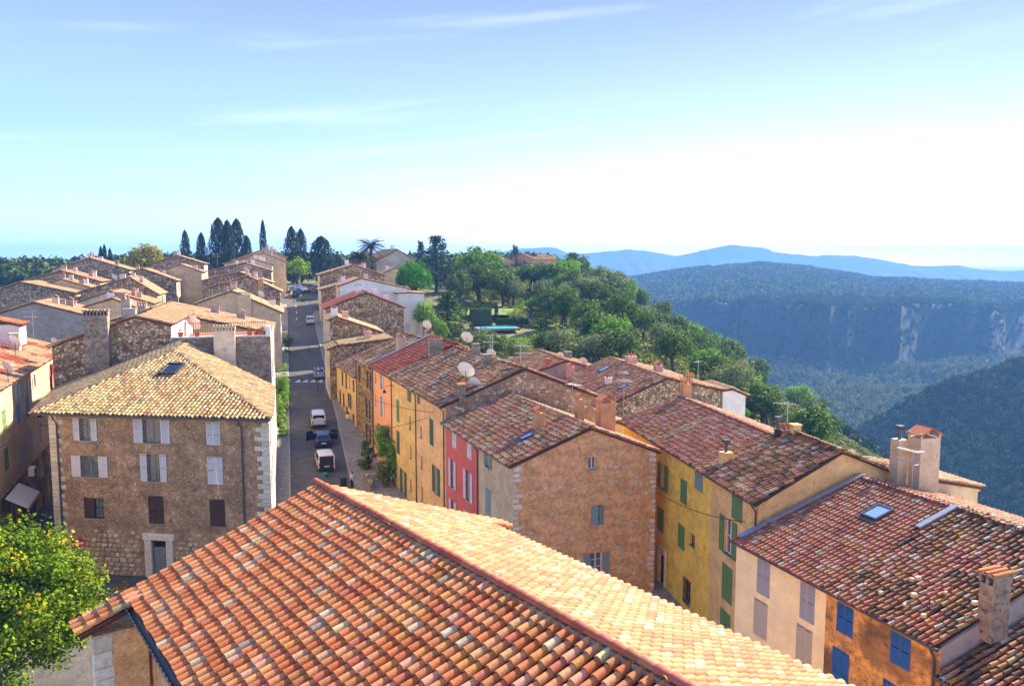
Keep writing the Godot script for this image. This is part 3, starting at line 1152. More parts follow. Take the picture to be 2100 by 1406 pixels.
# ---------------------------------------------------------------- the church below the tower
func church() -> void:
	var t := thing("church", "church with a big new orange barrel tile roof in the foreground", "church", Vector3(-6.6, 0, -25.8), deg_to_rad(36.9))
	var near := 23.0
	var el := 11.35
	var rg := 13.55
	# left wall with rendered stone, right wall, the gable at the far end
	wall(t, Vector3(-5.55, 0, 0.25), Vector3.BACK, near, el - 0.05, [], M.wall_ochre_rubble)
	wall(t, Vector3(5.75, 0, near), Vector3.FORWARD, near - 0.25, el - 0.05, [], M.wall_ochre_rubble)
	wall(t, Vector3(5.75, 0, 0.25), Vector3.LEFT, 11.3, el - 0.05, [], M.wall_ochre_rubble, [[5.75, rg - 0.15]])
	var roof := Node3D.new()
	roof.name = "roof"
	t.add_child(roof)
	var ol := {"pal": "orange", "pal2": "orange", "mat": "tile_new", "slim": 0.78, "expo": 0.355, "pitch": 0.285, "wild": 0.22, "lod": 0, "single": 300, "seed": 41, "cap_step": 0.37}
	slope(roof, [Vector3(-5.95, el, 0), Vector3(-5.95, el, near), Vector3(0, rg, near), Vector3(0, rg, 0)], ol)
	var orr := {"pal": "orange", "pal2": "orange", "mat": "tile_new", "slim": 0.9, "expo": 0.355, "pitch": 0.285, "wild": 0.2, "lod": 0, "seed": 43}
	slope(roof, [Vector3(6.2, el - 0.1, near), Vector3(6.2, el - 0.1, 0), Vector3(0, rg, 0), Vector3(0, rg, near)], orr)
	# the bed of mortar under the ridge, then its caps
	var bed := MB.new()
	bed.box(Vector3(0, rg + 0.06, near / 2), Vector3(0.30, 0.12, near))
	part(roof, "ridge_mortar", bed.mesh(), M.concrete)
	ol.pal = "ridge"
	caps(roof, Vector3(0, rg + 0.10, 0.05), Vector3(0, rg + 0.10, near), ol)
	# short roofs that run on over the buttresses at the far end
	var d := (rg - el) / 5.95
	slope(roof, [Vector3(-7.4, el - 1.45 * d, 0.02), Vector3(-7.4, el - 1.45 * d, 1.0), Vector3(-5.96, el - 0.01, 1.0), Vector3(-5.96, el - 0.01, 0.02)], {"pal": "orange", "mat": "tile_new", "slim": 0.78, "expo": 0.355, "pitch": 0.285, "wild": 0.2, "lod": 0, "single": 20, "seed": 47})
	slope(roof, [Vector3(7.5, el - 0.1 - 1.3 * d, 1.0), Vector3(7.5, el - 0.1 - 1.3 * d, 0.02), Vector3(6.21, el - 0.11, 0.02), Vector3(6.21, el - 0.11, 1.0)], {"pal": "orange", "mat": "tile_new", "slim": 0.78, "expo": 0.355, "pitch": 0.285, "wild": 0.2, "lod": 0, "single": 20, "seed": 48})
	for sx in [-1, 1]:
		var b := MB.new()
		b.box(Vector3(sx * 6.35, 5.35, 0.55), Vector3(1.4, 10.7, 0.72))
		part(t, "buttress", b.mesh(), M.wall_ochre_rubble)
		var r := RandomNumberGenerator.new()
		r.seed = 5
		var y := 2.0
		while y < 10.4:
			var h := r.randf_range(0.3, 0.5)
			var q := MB.new()
			var w := r.randf_range(0.34, 0.56)
			q.bevel_box(Vector3(sx * (7.07 - w / 2), y + h / 2, 0.92 - w * 0.3), Vector3(w, h - 0.03, w * 0.62), 0.02)
			part(t, "quoin_stone", q.mesh(), M["quoin_%d" % r.randi_range(0, 2)])
			y += h
	# gutter: a half-round dark trough along the left eave
	var g := MB.new()
	var n := 8
	for k in n:
		var a0 := PI + PI * k / n
		var a1 := PI + PI * (k + 1) / n
		for s in [[0.13, 1.0], [0.115, -1.0]]:
			var p0 := Vector3(-6.09 + cos(a0) * s[0], el - 0.02 + sin(a0) * s[0], 1.02)
			var p1 := Vector3(-6.09 + cos(a1) * s[0], el - 0.02 + sin(a1) * s[0], 1.02)
			var z := Vector3(0, 0, near - 1.02)
			g.quad(p0, p1, p1 + z, p0 + z)
	for sx in [-1, 1]:
		g.box(Vector3(-6.09 + sx * 0.124, el - 0.015, near / 2 + 0.5), Vector3(0.022, 0.03, near - 1.04))
	part(t, "gutter", g.mesh(), M.zinc)


# ---------------------------------------------------------------- the stone corner house across the square
func corner_house() -> void:
	var t := thing("corner_house", "brown stone corner house with hipped roof, white shutters and carved doorway", "house", Vector3(-31.35, 0, -52.0))
	var fr := Vector3(15.51, 0, 2.0)
	var ax := fr.normalized()
	var w := fr.length()
	var h := 11.1
	var wins := [[2.23, 9.30, 0.85, 1.50, "open", "shutter_white", "frame_grey"], [6.81, 9.27, 1.29, 1.58, "open", "shutter_white", "frame_grey"], [11.29, 9.26, 0.95, 1.53, "closed", "shutter_white"], [2.18, 6.80, 1.32, 1.45, "open", "shutter_white", "frame_grey"], [7.00, 6.66, 0.94, 1.86, "open", "shutter_white", "frame_grey"], [11.27, 6.61, 1.07, 1.84, "closed", "shutter_white"], [2.23, 3.91, 1.47, 1.43, "one", "shutter_brown", "frame_brown"], [6.95, 3.76, 1.09, 1.89, "closed", "shutter_brown"], [11.33, 3.75, 1.07, 1.83, "closed", "shutter_brown"]]
	var holes := []
	for q in wins:
		holes.append([q[0], q[1], q[2], q[3]])
	holes.append([7.12, 0.0, 0.95, 2.55])
	wall(t, Vector3.ZERO, ax, w, h, holes, M.wall_brown)
	var wt := Transform3D(Basis(ax, Vector3.UP, ax.cross(Vector3.UP)), Vector3.ZERO)
	for q in wins:
		window(t, wt, q[0], q[1], q[2], q[3], q[4], q[5], q[6] if q.size() > 6 else "frame_white", true)
	# side along the street, side along the lane, back
	var s := dir(-16.0)
	var br := fr + s * 13.5
	var bl := s * 13.5 + Vector3(-1.5, 0, 1.0)
	facade(t, fr, s, 13.5, h, [[2.2, 8.9, 1.0, 1.6, "open", "shutter_white"], [6.2, 8.9, 1.0, 1.6, "closed", "shutter_white"], [2.2, 5.6, 1.0, 1.7, "open", "shutter_white"], [6.2, 5.6, 1.0, 1.7, "open", "shutter_white"], [10.0, 5.6, 1.0, 1.7, "closed", "shutter_white"]], M.wall_pale)
	facade(t, bl, (-bl).normalized(), bl.length(), h, [], M.wall_brown)
	facade(t, br, (bl - br).normalized(), (bl - br).length(), h, [], M.wall_brown)
	# hipped roof
	var roof := Node3D.new()
	roof.name = "roof"
	t.add_child(roof)
	var up := Vector3(0, h + 0.05, 0)
	var e1 := up - ax * 0.75 + ax.cross(Vector3.UP) * 0.55
	var e2 := up + fr + ax * 0.35 + ax.cross(Vector3.UP) * 0.55
	var e3 := e2 + s * 14.0
	var e0 := e1 + s * 14.0 + Vector3(-1.5, 0, 1.0)
	var apex := Vector3(5.7, 14.5, -7.0)
	var back := apex + s * 6.0
	var o := {"pal": "straw", "pal2": "straw", "pitch": 0.30, "expo": 0.36, "wild": 0.55, "lod": 0, "single": 280, "seed": 61}
	slope(roof, [e1, e2, apex], o, "gap_shade_deck")
	var o2 := {"pal": "straw", "pal2": "straw", "pitch": 0.30, "expo": 0.36, "wild": 0.5, "lod": 1, "seed": 62}
	slope(roof, [e2, e3, back, apex], o2, "gap_shade_deck")
	slope(roof, [e0, e1, apex, back], o2, "gap_shade_deck")
	caps(roof, e2, apex, {"pal": "mossy", "seed": 3, "wild": 0.5})
	caps(roof, e1, apex, {"pal": "mossy", "seed": 4, "wild": 0.5})
	# roof light
	var rn := (e2 - e1).normalized()
	var ru := (apex - e1)
	ru = (ru - rn * ru.dot(rn)).normalized()
	var rb := Basis(rn, rn.cross(ru), -ru)
	var f := MB.new()
	for q in [[Vector3(-0.6, 0, 0), Vector3(0.1, 0.16, 1.5)], [Vector3(0.6, 0, 0), Vector3(0.1, 0.16, 1.5)], [Vector3(0, 0, -0.7), Vector3(1.1, 0.155, 0.1)], [Vector3(0, 0, 0.7), Vector3(1.1, 0.155, 0.1)]]:
		f.box(q[0], q[1])
	var rl := part(t, "skylight", f.mesh(), M.zinc, Transform3D(rb, e1 + rn * 6.9 + ru * 5.9 + rb.y * 0.27))
	var gl := MB.new()
	gl.box(Vector3.ZERO, Vector3(1.1, 0.02, 1.3))
	part(rl, "pane", gl.mesh(), M.dark_glass)
	# gutter and pipes
	var g := MB.new()
	g.tube([e1 + Vector3(0, -0.03, 0.06), e2 + Vector3(0, -0.03, 0.06)], [0.08], 7)
	part(t, "gutter", g.mesh(), M.zinc)
	var nrm := ax.cross(Vector3.UP)
	for q in [0.62, w - 1.85]:
		g = MB.new()
		var a: Vector3 = ax * q
		g.tube([a + up + nrm * 0.5, a + up + nrm * 0.45 - Vector3(0, 0.3, 0), a + up + nrm * 0.12 - Vector3(0, 0.7, 0), a + nrm * 0.1], [0.06], 7)
		part(t, "downpipe", g.mesh(), M.zinc)
	# corner stones
	var r := RandomNumberGenerator.new()
	r.seed = 17
	for side in 2:
		var y := 0.0
		var long := false
		while y < h - 0.4:
			var sh := r.randf_range(0.26, 0.36)
			var sw := (0.95 if long else 0.6) + r.randf_range(-0.12, 0.12)
			var b := MB.new()
			b.bevel_box(Vector3.ZERO, Vector3(sw, sh - 0.025, 0.12), 0.02)
			var cx: float = sw / 2 - 0.03 if side == 0 else w - sw / 2 + 0.03
			part(t, "quoin_stone", b.mesh(), M["quoin_%d" % r.randi_range(0, 2)], wt * Transform3D(Basis.IDENTITY, Vector3(cx, y + sh / 2, -0.02)))
			y += sh
			long = not long
	# rough stones of the ground floor, each one proud of the joints
	var y2 := 0.02
	while y2 < 2.95:
		var rh := r.randf_range(0.26, 0.38)
		var x := 0.7 + r.randf() * 0.3
		while x < w - 0.8:
			var rw := r.randf_range(0.28, 0.62)
			var clear := x + rw < 6.5 or x > 8.7
			if clear and not (y2 > 2.4 and r.randf() < 0.45):
				part(t, "rubble_stone", pebble(r.randi_range(0, 5)), M["stone_%d" % r.randi_range(0, 4)], wt * Transform3D(Basis(Vector3.BACK, r.randf_range(-0.06, 0.06)).scaled(Vector3(rw - 0.03, rh - 0.03, 0.16)), Vector3(x + rw / 2, y2 + rh / 2 + r.randf_range(-0.03, 0.03), 0.0)))
			x += rw
		y2 += rh
	# carved door surround, panelled door
	var b := MB.new()
	b.bevel_box(Vector3(6.82, 1.4, 0.02), Vector3(0.5, 2.8, 0.2), 0.03)
	b.bevel_box(Vector3(8.37, 1.4, 0.02), Vector3(0.5, 2.8, 0.2), 0.03)
	part(t, "door_jamb", b.mesh(), M.quoin_0, wt)
	b = MB.new()
	b.bevel_box(Vector3(7.6, 2.86, 0.03), Vector3(2.3, 0.42, 0.26), 0.05)
	part(t, "lintel", b.mesh(), M.quoin_2, wt)
	b = MB.new()
	b.box(Vector3(7.6, 1.05, -0.14), Vector3(0.95, 2.1, 0.06))
	for q in [[0.45, 0.5], [1.1, 0.5], [1.75, 0.45]]:
		for sx in [-0.22, 0.22]:
			b.bevel_box(Vector3(7.6 + sx, q[0], -0.11), Vector3(0.34, q[1], 0.05), 0.02)
	var door := part(t, "door", b.mesh(), M.frame_grey, wt)
	b = MB.new()
	b.lathe(Vector3.ZERO, [[0.0, 0.06], [0.03, 0.05], [0.035, 0.03], [0.015, 0.0]], 8, Basis(Vector3.RIGHT, PI / 2))
	part(door, "handle", b.mesh(), M.iron, Transform3D(Basis.IDENTITY, Vector3(7.66, 1.2, -0.1)))
	b = MB.new()
	b.box(Vector3(7.6, 2.32, -0.16), Vector3(0.95, 0.4, 0.03))
	var fl := part(t, "fanlight", b.mesh(), M.dark_glass, wt)
	for k in 6:
		b = MB.new()
		b.box(Vector3(7.2 + k * 0.16, 2.32, -0.11), Vector3(0.02, 0.4, 0.02))
		part(fl, "bar", b.mesh(), M.iron)


# an uneven rounded stone in a unit box
func pebble(k: int) -> ArrayMesh:
	var key := "pebble%d" % k
	if mesh_cache.has(key):
		return mesh_cache[key]
	var r := RandomNumberGenerator.new()
	r.seed = 900 + k
	var b := MB.new()
	var n := 8
	var rim := []
	var mid := []
	for i in n:
		var a := TAU * (i + r.randf_range(-0.2, 0.2)) / n
		var sq := 0.5 / maxf(absf(cos(a)), absf(sin(a)))
		var rr := lerpf(0.5, sq, 0.55) * r.randf_range(0.86, 1.0)
		rim.append(Vector3(cos(a) * rr, sin(a) * rr, -0.3))
		mid.append(Vector3(cos(a) * rr * 0.86, sin(a) * rr * 0.86, 0.36 + r.randf_range(-0.1, 0.1)))
	var top := Vector3(r.randf_range(-0.1, 0.1), r.randf_range(-0.1, 0.1), 0.52)
	for i in n:
		var j := (i + 1) % n
		b.quad(rim[i], rim[j], mid[j], mid[i])
		b.tri(mid[i], mid[j], top)
	mesh_cache[key] = b.mesh()
	return mesh_cache[key]


# ---------------------------------------------------------------- houses on the right of the street
func right_row() -> void:
	var W := "shutter_white"
	var G := "shutter_green"
	var DG := "shutter_dark_green"
	var BG := "shutter_blue_grey"
	var BR := "shutter_brown"
	# house whose ochre rubble gable faces the church
	var s := {"name": "gable_house", "label": "house with ochre rubble gable facing the church, red and beige street front", "x": 4.84, "D": 47.15, "az": -22.0, "len": 13.66, "wl": 5.1, "wr": 4.72, "ridge": 11.1, "el": 9.3, "er": 9.25, "base": -2.0, "m": "wall_tan", "mN": "wall_ochre_rubble", "fine": true,
		"segs": [[0.0, 6.3, "wall_beige"], [6.3, 13.66, "wall_red"]],
		"L": [[11.04, 7.79, 1.0, 1.28, "closed", W], [7.70, 7.76, 0.9, 1.31, "closed", W], [11.56, 4.67, 0.83, 2.1, "open", W], [7.94, 4.73, 0.95, 2.1, "open", W], [11.52, 1.72, 0.84, 2.02, "open", W], [7.88, 1.98, 0.95, 1.87, "open", W], [4.06, 8.05, 0.7, 0.85, "open", BG], [3.90, 4.88, 1.0, 1.79, "closed", BG]],
		"N": [[4.96, 8.5, 0.55, 0.9, "bare", "", "frame_white", 0], [5.20, 4.98, 0.85, 1.19, "ajar", BG], [5.13, 1.71, 0.90, 1.43, "open", BG, "frame_white", 2]],
		"roof": {"pal": "old", "pal2": "rose", "pitch": 0.26, "wild": 0.5, "lod": 0, "single": 260}, "gutter": true, "pipes": [6.3], "over": 0.3}
	var t := house(s)
	chimney(t, Vector3(-1.9, roof_y(s, -1.9), -3.6), 0.62, 0.55, 1.1, "hood", "wall_tan")
	chimney(t, Vector3(1.2, roof_y(s, 1.2), -3.9), 0.5, 0.5, 1.55, "hood", "wall_tan")
	chimney(t, Vector3(2.9, roof_y(s, 2.9), -3.4), 1.15, 0.7, 2.0, "hood", "wall_tan")
	skylight(t, s, -3.0, -2.9, 0.6, 0.9)
	# pale corner stones and stones that show through the gable render
	var r := RandomNumberGenerator.new()
	r.seed = 23
	for side in 2:
		var y := -1.0
		while y < 8.9:
			var h := r.randf_range(0.26, 0.44)
			var w := r.randf_range(0.3, 0.72)
			var sx: float = -5.1 + w / 2 - 0.04 if side == 0 else 4.72 - w / 2 + 0.04
			if r.randf() < 0.9:
				part(t, "quoin_stone", pebble(r.randi_range(0, 5)), M["quoin_%d" % r.randi_range(0, 2)], Transform3D(Basis.IDENTITY.scaled(Vector3(w, h - 0.03, 0.2)), Vector3(sx, y + h / 2, 0.0)))
			y += h
	for k in 340:
		var p := Vector2(r.randf_range(-4.5, 4.2), r.randf_range(0.2, 8.7))
		if p.y > 8.0 and r.randf() < 0.6:
			continue
		if (absf(p.x - 0.5) < 1.3 and p.y > 4.4 and p.y < 6.8) or (absf(p.x - 0.5) < 1.2 and p.y > 1.2 and p.y < 3.5) or (absf(p.x - 0.15) < 0.6 and p.y > 8.0):
			continue
		if r.randf() > 0.35 + 0.5 * absf(p.x) / 4.5:
			continue
		var w := r.randf_range(0.16, 0.42)
		part(t, "rubble_stone", pebble(r.randi_range(0, 5)), M["stone_%d" % [1, 3, 4, 1][r.randi_range(0, 3)]], Transform3D(Basis(Vector3.BACK, r.randf_range(-0.3, 0.3)).scaled(Vector3(w, w * r.randf_range(0.5, 0.8), 0.09)), Vector3(p.x, p.y, 0.0)))
	# round arch of the attic window, pale patch round the middle one
	var b := MB.new()
	for k in 9:
		var a := PI * (k + 0.5) / 9.0
		b.box(Vector3(0.135 + cos(a) * 0.36, 9.4 + sin(a) * 0.3, 0.02), Vector3(0.14, 0.14, 0.1), Basis(Vector3.BACK, a))
	part(t, "window_arch", b.mesh(), M.mortar)

	# long tall house, apricot and peach, with the dishes
	s = {"name": "tall_house", "label": "tall apricot and peach plastered house with green shutters and mottled tile roof", "x": 1.02, "D": 60.34, "az": -22.0, "len": 17.6, "wl": 6.5, "wr": 6.0, "ridge": 13.0, "el": 10.6, "er": 10.6, "base": -1.5, "m": "wall_stone_warm", "mN": "wall_brown", "fine": true,
		"segs": [[0.0, 8.5, "wall_peach"], [8.5, 17.6, "wall_apricot"]],
		"L": [[10.16, 9.1, 1.3, 1.4, "closed", "shutter_olive"], [7.27, 9.4, 0.86, 1.0, "closed", "shutter_olive"], [14.53, 6.48, 1.1, 2.1, "closed", G], [10.40, 6.65, 0.5, 1.15, "bare", "", "frame_brown"], [6.79, 6.64, 0.5, 0.97, "bare", ""], [3.29, 6.69, 1.1, 2.12, "closed", DG], [14.61, 3.43, 1.1, 2.17, "closed", DG], [12.71, -0.2, 1.1, 2.5, "open", DG], [2.12, 3.06, 1.0, 2.15, "open", DG], [10.26, 4.07, 0.5, 1.16, "bare", "", "frame_brown"], [10.41, 1.06, 0.5, 1.04, "bare", "", "frame_brown"], [6.66, 4.07, 0.5, 1.04, "bare", "", "frame_brown"], [6.66, 1.2, 0.5, 1.2, "bare", "", "frame_brown"]],
		"roof": {"pal": "old", "pal2": "mossy", "pitch": 0.28, "wild": 1.0, "lod": 0, "single": 220}, "deck": "gap_shade_deck", "gutter": true, "pipes": [0.3, 8.5, 17.4], "over": 0.4}
	t = house(s)
	chimney(t, Vector3(-5.2, roof_y(s, -5.2), -0.6), 1.5, 0.5, 0.9, "slots", "concrete", PI / 2)
	chimney(t, Vector3(-1.3, roof_y(s, -1.3), -5.2), 0.75, 0.6, 1.1, "plain", "concrete")
	chimney(t, Vector3(-2.2, roof_y(s, -2.2), -17.2), 1.3, 0.6, 1.7, "pots", "concrete", 0.0)
	chimney(t, Vector3(-0.2, roof_y(s, -0.2), -11.0), 0.6, 0.6, 1.0, "plain", "concrete")
	skylight(t, s, -4.2, -7.5, 0.5, 0.7)
	# stones of the bare gable above the neighbour's roof
	r.seed = 31
	for k in 90:
		var px := r.randf_range(-6.2, 5.6)
		var top: float = roof_y(s, px)
		var w := r.randf_range(0.2, 0.42)
		part(t, "rubble_stone", pebble(r.randi_range(0, 5)), M["stone_%d" % [1, 3, 0, 3][r.randi_range(0, 3)]], Transform3D(Basis(Vector3.BACK, r.randf_range(-0.2, 0.2)).scaled(Vector3(w, w * 0.66, 0.09)), Vector3(px, top - r.randf_range(0.3, 2.0), 0.0)))

	s = {"name": "salmon_house", "label": "narrow salmon plastered house with white shutters and bright red tile roof", "x": -5.58, "D": 76.7, "az": -22.0, "len": 8.5, "wl": 6.5, "wr": 5.5, "ridge": 13.35, "el": 10.55, "er": 10.8, "base": -0.5, "m": "wall_salmon", "fine": true,
		"L": [[3.80, 8.65, 0.9, 1.36, "open", W], [3.76, 5.87, 1.0, 1.88, "open", W], [3.65, 2.90, 1.0, 1.85, "open", W], [6.90, 8.88, 0.5, 0.99, "bare", ""], [7.09, 6.46, 0.5, 1.11, "bare", ""], [7.35, 3.22, 0.5, 1.07, "bare", ""]],
		"roof": {"pal": "red", "pal2": "red", "pitch": 0.28, "wild": 0.6, "lod": 1, "single": 120}, "gutter": true, "pipes": [8.3]}
	t = house(s)
	var fl := MB.new()
	var q0 := Vector3(-6.6, roof_y(s, -6.6) + 0.28, -8.5)
	var q1 := Vector3(0.0, roof_y(s, 0.0) + 0.28, -8.5)
	var up := (q1 - q0).normalized()
	fl.box((q0 + q1) / 2, Vector3(0.5, 0.06, q0.distance_to(q1)), Basis(Vector3.FORWARD, Vector3.FORWARD.cross(-up).normalized() * -1.0, -up))
	part(t, "lead_flashing", fl.mesh(), M.lead)

	s = {"name": "stone_house", "label": "yellow rubble stone house with brown shutters between salmon and yellow houses", "x": -9.23, "D": 84.39, "az": -22.0, "len": 9.2, "wl": 6.0, "wr": 5.5, "ridge": 12.9, "el": 10.4, "er": 10.6, "base": 0.0, "m": "wall_stone_yellow", "fine": true,
		"L": [[6.79, 7.7, 1.2, 1.89, "closed", BR], [1.40, 7.7, 1.1, 1.90, "open", BR], [2.20, 4.32, 1.2, 2.2, "open", BR], [2.20, 1.74, 1.2, 1.79, "open", BR], [7.37, 5.29, 0.6, 1.22, "bare", ""], [7.42, 2.3, 0.6, 1.3, "bare", ""]],
		"roof": {"pal": "mossy", "pal2": "straw", "pitch": 0.28, "wild": 0.9, "lod": 1, "single": 80}, "deck": "gap_shade_deck", "gutter": true, "pipes": [0.1, 9.1]}
	t = house(s)
	chimney(t, Vector3(-2.6, roof_y(s, -2.6), -1.2), 0.9, 0.8, 1.5, "hood", "wall_pink")
	chimney(t, Vector3(0.5, roof_y(s, 0.5), -1.0), 0.9, 0.7, 0.9, "hood", "wall_pink")

	s = {"name": "yellow_cottage", "label": "low yellow street house with brown shutters and a dark roof", "x": -13.6, "D": 92.55, "az": -22.0, "len": 14.2, "wl": 5.0, "wr": 4.5, "ridge": 9.9, "el": 8.1, "er": 8.2, "base": 0.5, "m": "wall_sand", "mL": "wall_apricot", "fine": true,
		"L": [[1.6, 5.9, 0.9, 1.5, "closed", BR], [4.6, 6.1, 0.5, 1.1, "bare", ""], [6.6, 5.6, 1.0, 1.9, "closed", BR], [9.2, 5.6, 1.0, 1.9, "closed", BR], [4.2, 3.6, 1.0, 1.7, "open", BR], [8.6, 2.9, 1.0, 1.8, "closed", BR], [11.2, 2.9, 1.0, 1.8, "closed", BR], [2.0, 1.2, 1.0, 2.0, "closed", BR], [6.4, 1.4, 1.0, 2.0, "closed", BR]],
		"roof": {"pal": "mossy", "pitch": 0.28, "wild": 0.8, "lod": 1}, "deck": "gap_shade_deck", "gutter": true}
	house(s)

	# ---- the lane on the right: yellow, ochre, cream and blue-shuttered houses
	s = {"name": "yellow_house", "label": "bright yellow house with green shutters behind the rubble gable house", "x": 15.56, "D": 43.8, "az": -10.5, "len": 15.2, "wl": 4.4, "wr": 5.0, "ridge": 11.05, "el": 9.42, "er": 9.3, "base": -0.5, "m": "wall_yellow", "fine": true,
		"L": [[6.69, 6.41, 0.9, 1.68, "open", G], [3.30, 6.47, 0.96, 1.51, "closed", G], [1.08, 7.9, 1.1, 1.2, "closed", BG], [6.97, 3.48, 1.0, 1.57, "closed", G], [3.51, 3.55, 0.98, 1.50, "closed", G], [2.01, 4.31, 0.7, 0.74, "bare", "", "frame_brown", 0], [2.45, 0.5, 0.9, 1.5, "bare", "", "frame_brown"], [6.63, -0.2, 0.95, 2.2, "blind", "", "frame_brown"]],
		"roof": {"pal": "rose", "pal2": "old", "pitch": 0.25, "wild": 0.8, "lod": 0, "single": 200}, "deck": "gap_shade_deck", "over": 0.3, "gutter": true}
	t = house(s)
	chimney(t, Vector3(0.2, roof_y(s, 0.2), -14.6), 0.62, 0.62, 1.2, "hood", "wall_tan")
	chimney(t, Vector3(-3.4, roof_y(s, -3.4), -0.3), 0.7, 0.5, 0.7, "cowl", "wall_ochre")
	chimney(t, Vector3(0.3, roof_y(s, 0.3), -0.6), 0.9, 0.6, 0.6, "pots", "concrete")
	var gr := MB.new()
	for k in 6:
		gr.box(Vector3(-4.52, 1.3, -2.5 - k * 0.16), Vector3(0.03, 1.6, 0.03))
	for k in 3:
		gr.box(Vector3(-4.52, 0.65 + k * 0.6, -2.9), Vector3(0.035, 0.03, 0.95))
	part(t, "window_grille", gr.mesh(), M.iron)
	var db := MB.new()
	for z in [-6.5, -7.72]:
		db.bevel_box(Vector3(-4.42, 1.0, z), Vector3(0.12, 2.5, 0.24), 0.02)
	db.bevel_box(Vector3(-4.42, 2.36, -7.11), Vector3(0.13, 0.26, 1.46), 0.02)
	part(t, "door_frame", db.mesh(), M.quoin_0)
	db = MB.new()
	db.box(Vector3(-4.2, 0.9, -7.1), Vector3(0.06, 2.2, 0.93))
	part(t, "door", db.mesh(), M.frame_brown)

	s = {"name": "ochre_house", "label": "weathered ochre house with green shutters beside the bright yellow one", "x": 17.15, "D": 38.5, "az": -10.5, "skew": 0.185, "len": 5.5, "wl": 5.0, "wr": 4.0, "ridge": 11.5, "el": 9.4, "er": 9.9, "base": -0.5, "m": "wall_ochre", "fine": true,
		"L": [[1.7, 7.7, 1.2, 1.45, "closed", G], [2.7, 5.5, 1.0, 2.0, "open", G], [2.6, 2.89, 1.2, 2.01, "closed", G], [2.7, 0.3, 1.2, 2.0, "closed", G]],
		"roof": {"pal": "mossy", "pal2": "old", "pitch": 0.25, "wild": 0.5, "lod": 0, "single": 260}, "deck": "gap_shade_deck", "over": 0.3, "gutter": true, "pipes": [0.2]}
	t = house(s)
	chimney(t, Vector3(-0.1, roof_y(s, 0.0), -5.2), 0.45, 0.45, 0.5, "plain", "wall_ochre")
	chimney(t, Vector3(-0.9, roof_y(s, -0.9), -5.7), 0.3, 0.3, 0.6, "cowl", "frame_brown")

	s = {"name": "cream_house", "label": "clean cream house with grey louvred shutters and a skylight in its roof", "x": 20.15, "D": 34.1, "az": -21.0, "len": 6.0, "wl": 7.5, "wr": 5.5, "ridge": 10.05, "el": 7.72, "er": 8.6, "base": -0.5, "m": "wall_cream", "fine": true,
		"L": [[3.51, 5.70, 0.90, 1.75, "closed", "shutter_grey"], [0.63, 5.70, 0.90, 1.75, "closed", "shutter_grey"], [3.60, 3.60, 0.96, 1.8, "closed", "shutter_stone"], [0.70, 3.60, 0.97, 1.8, "closed", "shutter_stone"]],
		"roof": {"pal": "rose", "pal2": "rose", "pitch": 0.235, "wild": 0.4, "lod": 0, "single": 300}, "deck": "gap_shade_deck", "over": 0.25, "gutter": true, "verge": 0.0}
	t = house(s)
	skylight(t, s, -2.3, -2.4, 0.85, 1.1)
	for q in [[-5.7, -7.6, 0.0], [-0.15, -2.4, -0.1]]:
		var z: float = q[0]
		var f := MB.new()
		var a := Vector3(q[1], roof_y(s, q[1]) + 0.27, z)
		var e := Vector3(q[2], roof_y(s, q[2]) + 0.27, z)
		var uu := (e - a).normalized()
		f.bevel_box((a + e) / 2, Vector3(0.30, 0.07, a.distance_to(e)), 0.02, Basis(Vector3.FORWARD, uu.cross(Vector3.FORWARD), -uu))
		part(t, "lead_flashing", f.mesh(), M.lead)

	s = {"name": "blue_shutter_house", "label": "mould-stained orange house with bright blue shutters and a mossy roof", "x": 22.12, "D": 28.96, "az": -21.0, "len": 5.5, "wl": 7.5, "wr": 5.5, "ridge": 10.05, "el": 7.72, "er": 8.6, "base": -0.5, "m": "wall_mould", "mN": "wall_grey", "fine": true,
		"L": [[4.00, 6.1, 0.87, 1.23, "closed", "shutter_blue"], [1.25, 6.1, 0.90, 1.22, "closed", "shutter_blue"], [4.12, 3.46, 0.91, 1.90, "closed", "shutter_blue"], [1.54, 3.5, 0.87, 1.8, "closed", "shutter_blue"]],
		"roof": {"pal": "mossy", "pal2": "rose", "pitch": 0.25, "wild": 1.0, "lod": 0, "single": 300}, "deck": "gap_shade_deck", "over": 0.25, "gutter": true, "pipes": [0.2], "verge": 0.0}
	t = house(s)
	chimney(t, Vector3(-5.2, roof_y(s, -5.2) - 0.3, 0.15), 0.55, 0.9, 1.9, "slots", "concrete", PI / 2, "orange")
	# loose stones that hold the ridge tiles down
	r.seed = 77
	for k in 26:
		var w := r.randf_range(0.12, 0.3)
		var px := r.randf_range(-0.35, 0.2) if k < 14 else r.randf_range(-7.0, -5.2)
		part(t, "loose_stone", pebble(r.randi_range(0, 5)), M["stone_%d" % [3, 1][k % 2]], Transform3D(Basis(Vector3.RIGHT, -PI / 2).scaled(Vector3(w, w * 0.7, w * 0.8)), Vector3(px, roof_y(s, px) + 0.24, r.randf_range(-5.3, -0.1))))

	s = {"name": "lower_house", "label": "lower ochre house with a dark mossy roof at the right edge", "x": 24.9, "D": 21.7, "az": -21.0, "len": 7.6, "wl": 7.5, "wr": 5.5, "ridge": 8.9, "el": 6.75, "er": 7.6, "base": -0.5, "m": "wall_ochre", "fine": true,
		"roof": {"pal": "mossy", "pal2": "old", "pitch": 0.26, "wild": 1.0, "lod": 0, "single": 200}, "deck": "gap_shade_deck", "over": 0.3, "gutter": true}
	house(s)


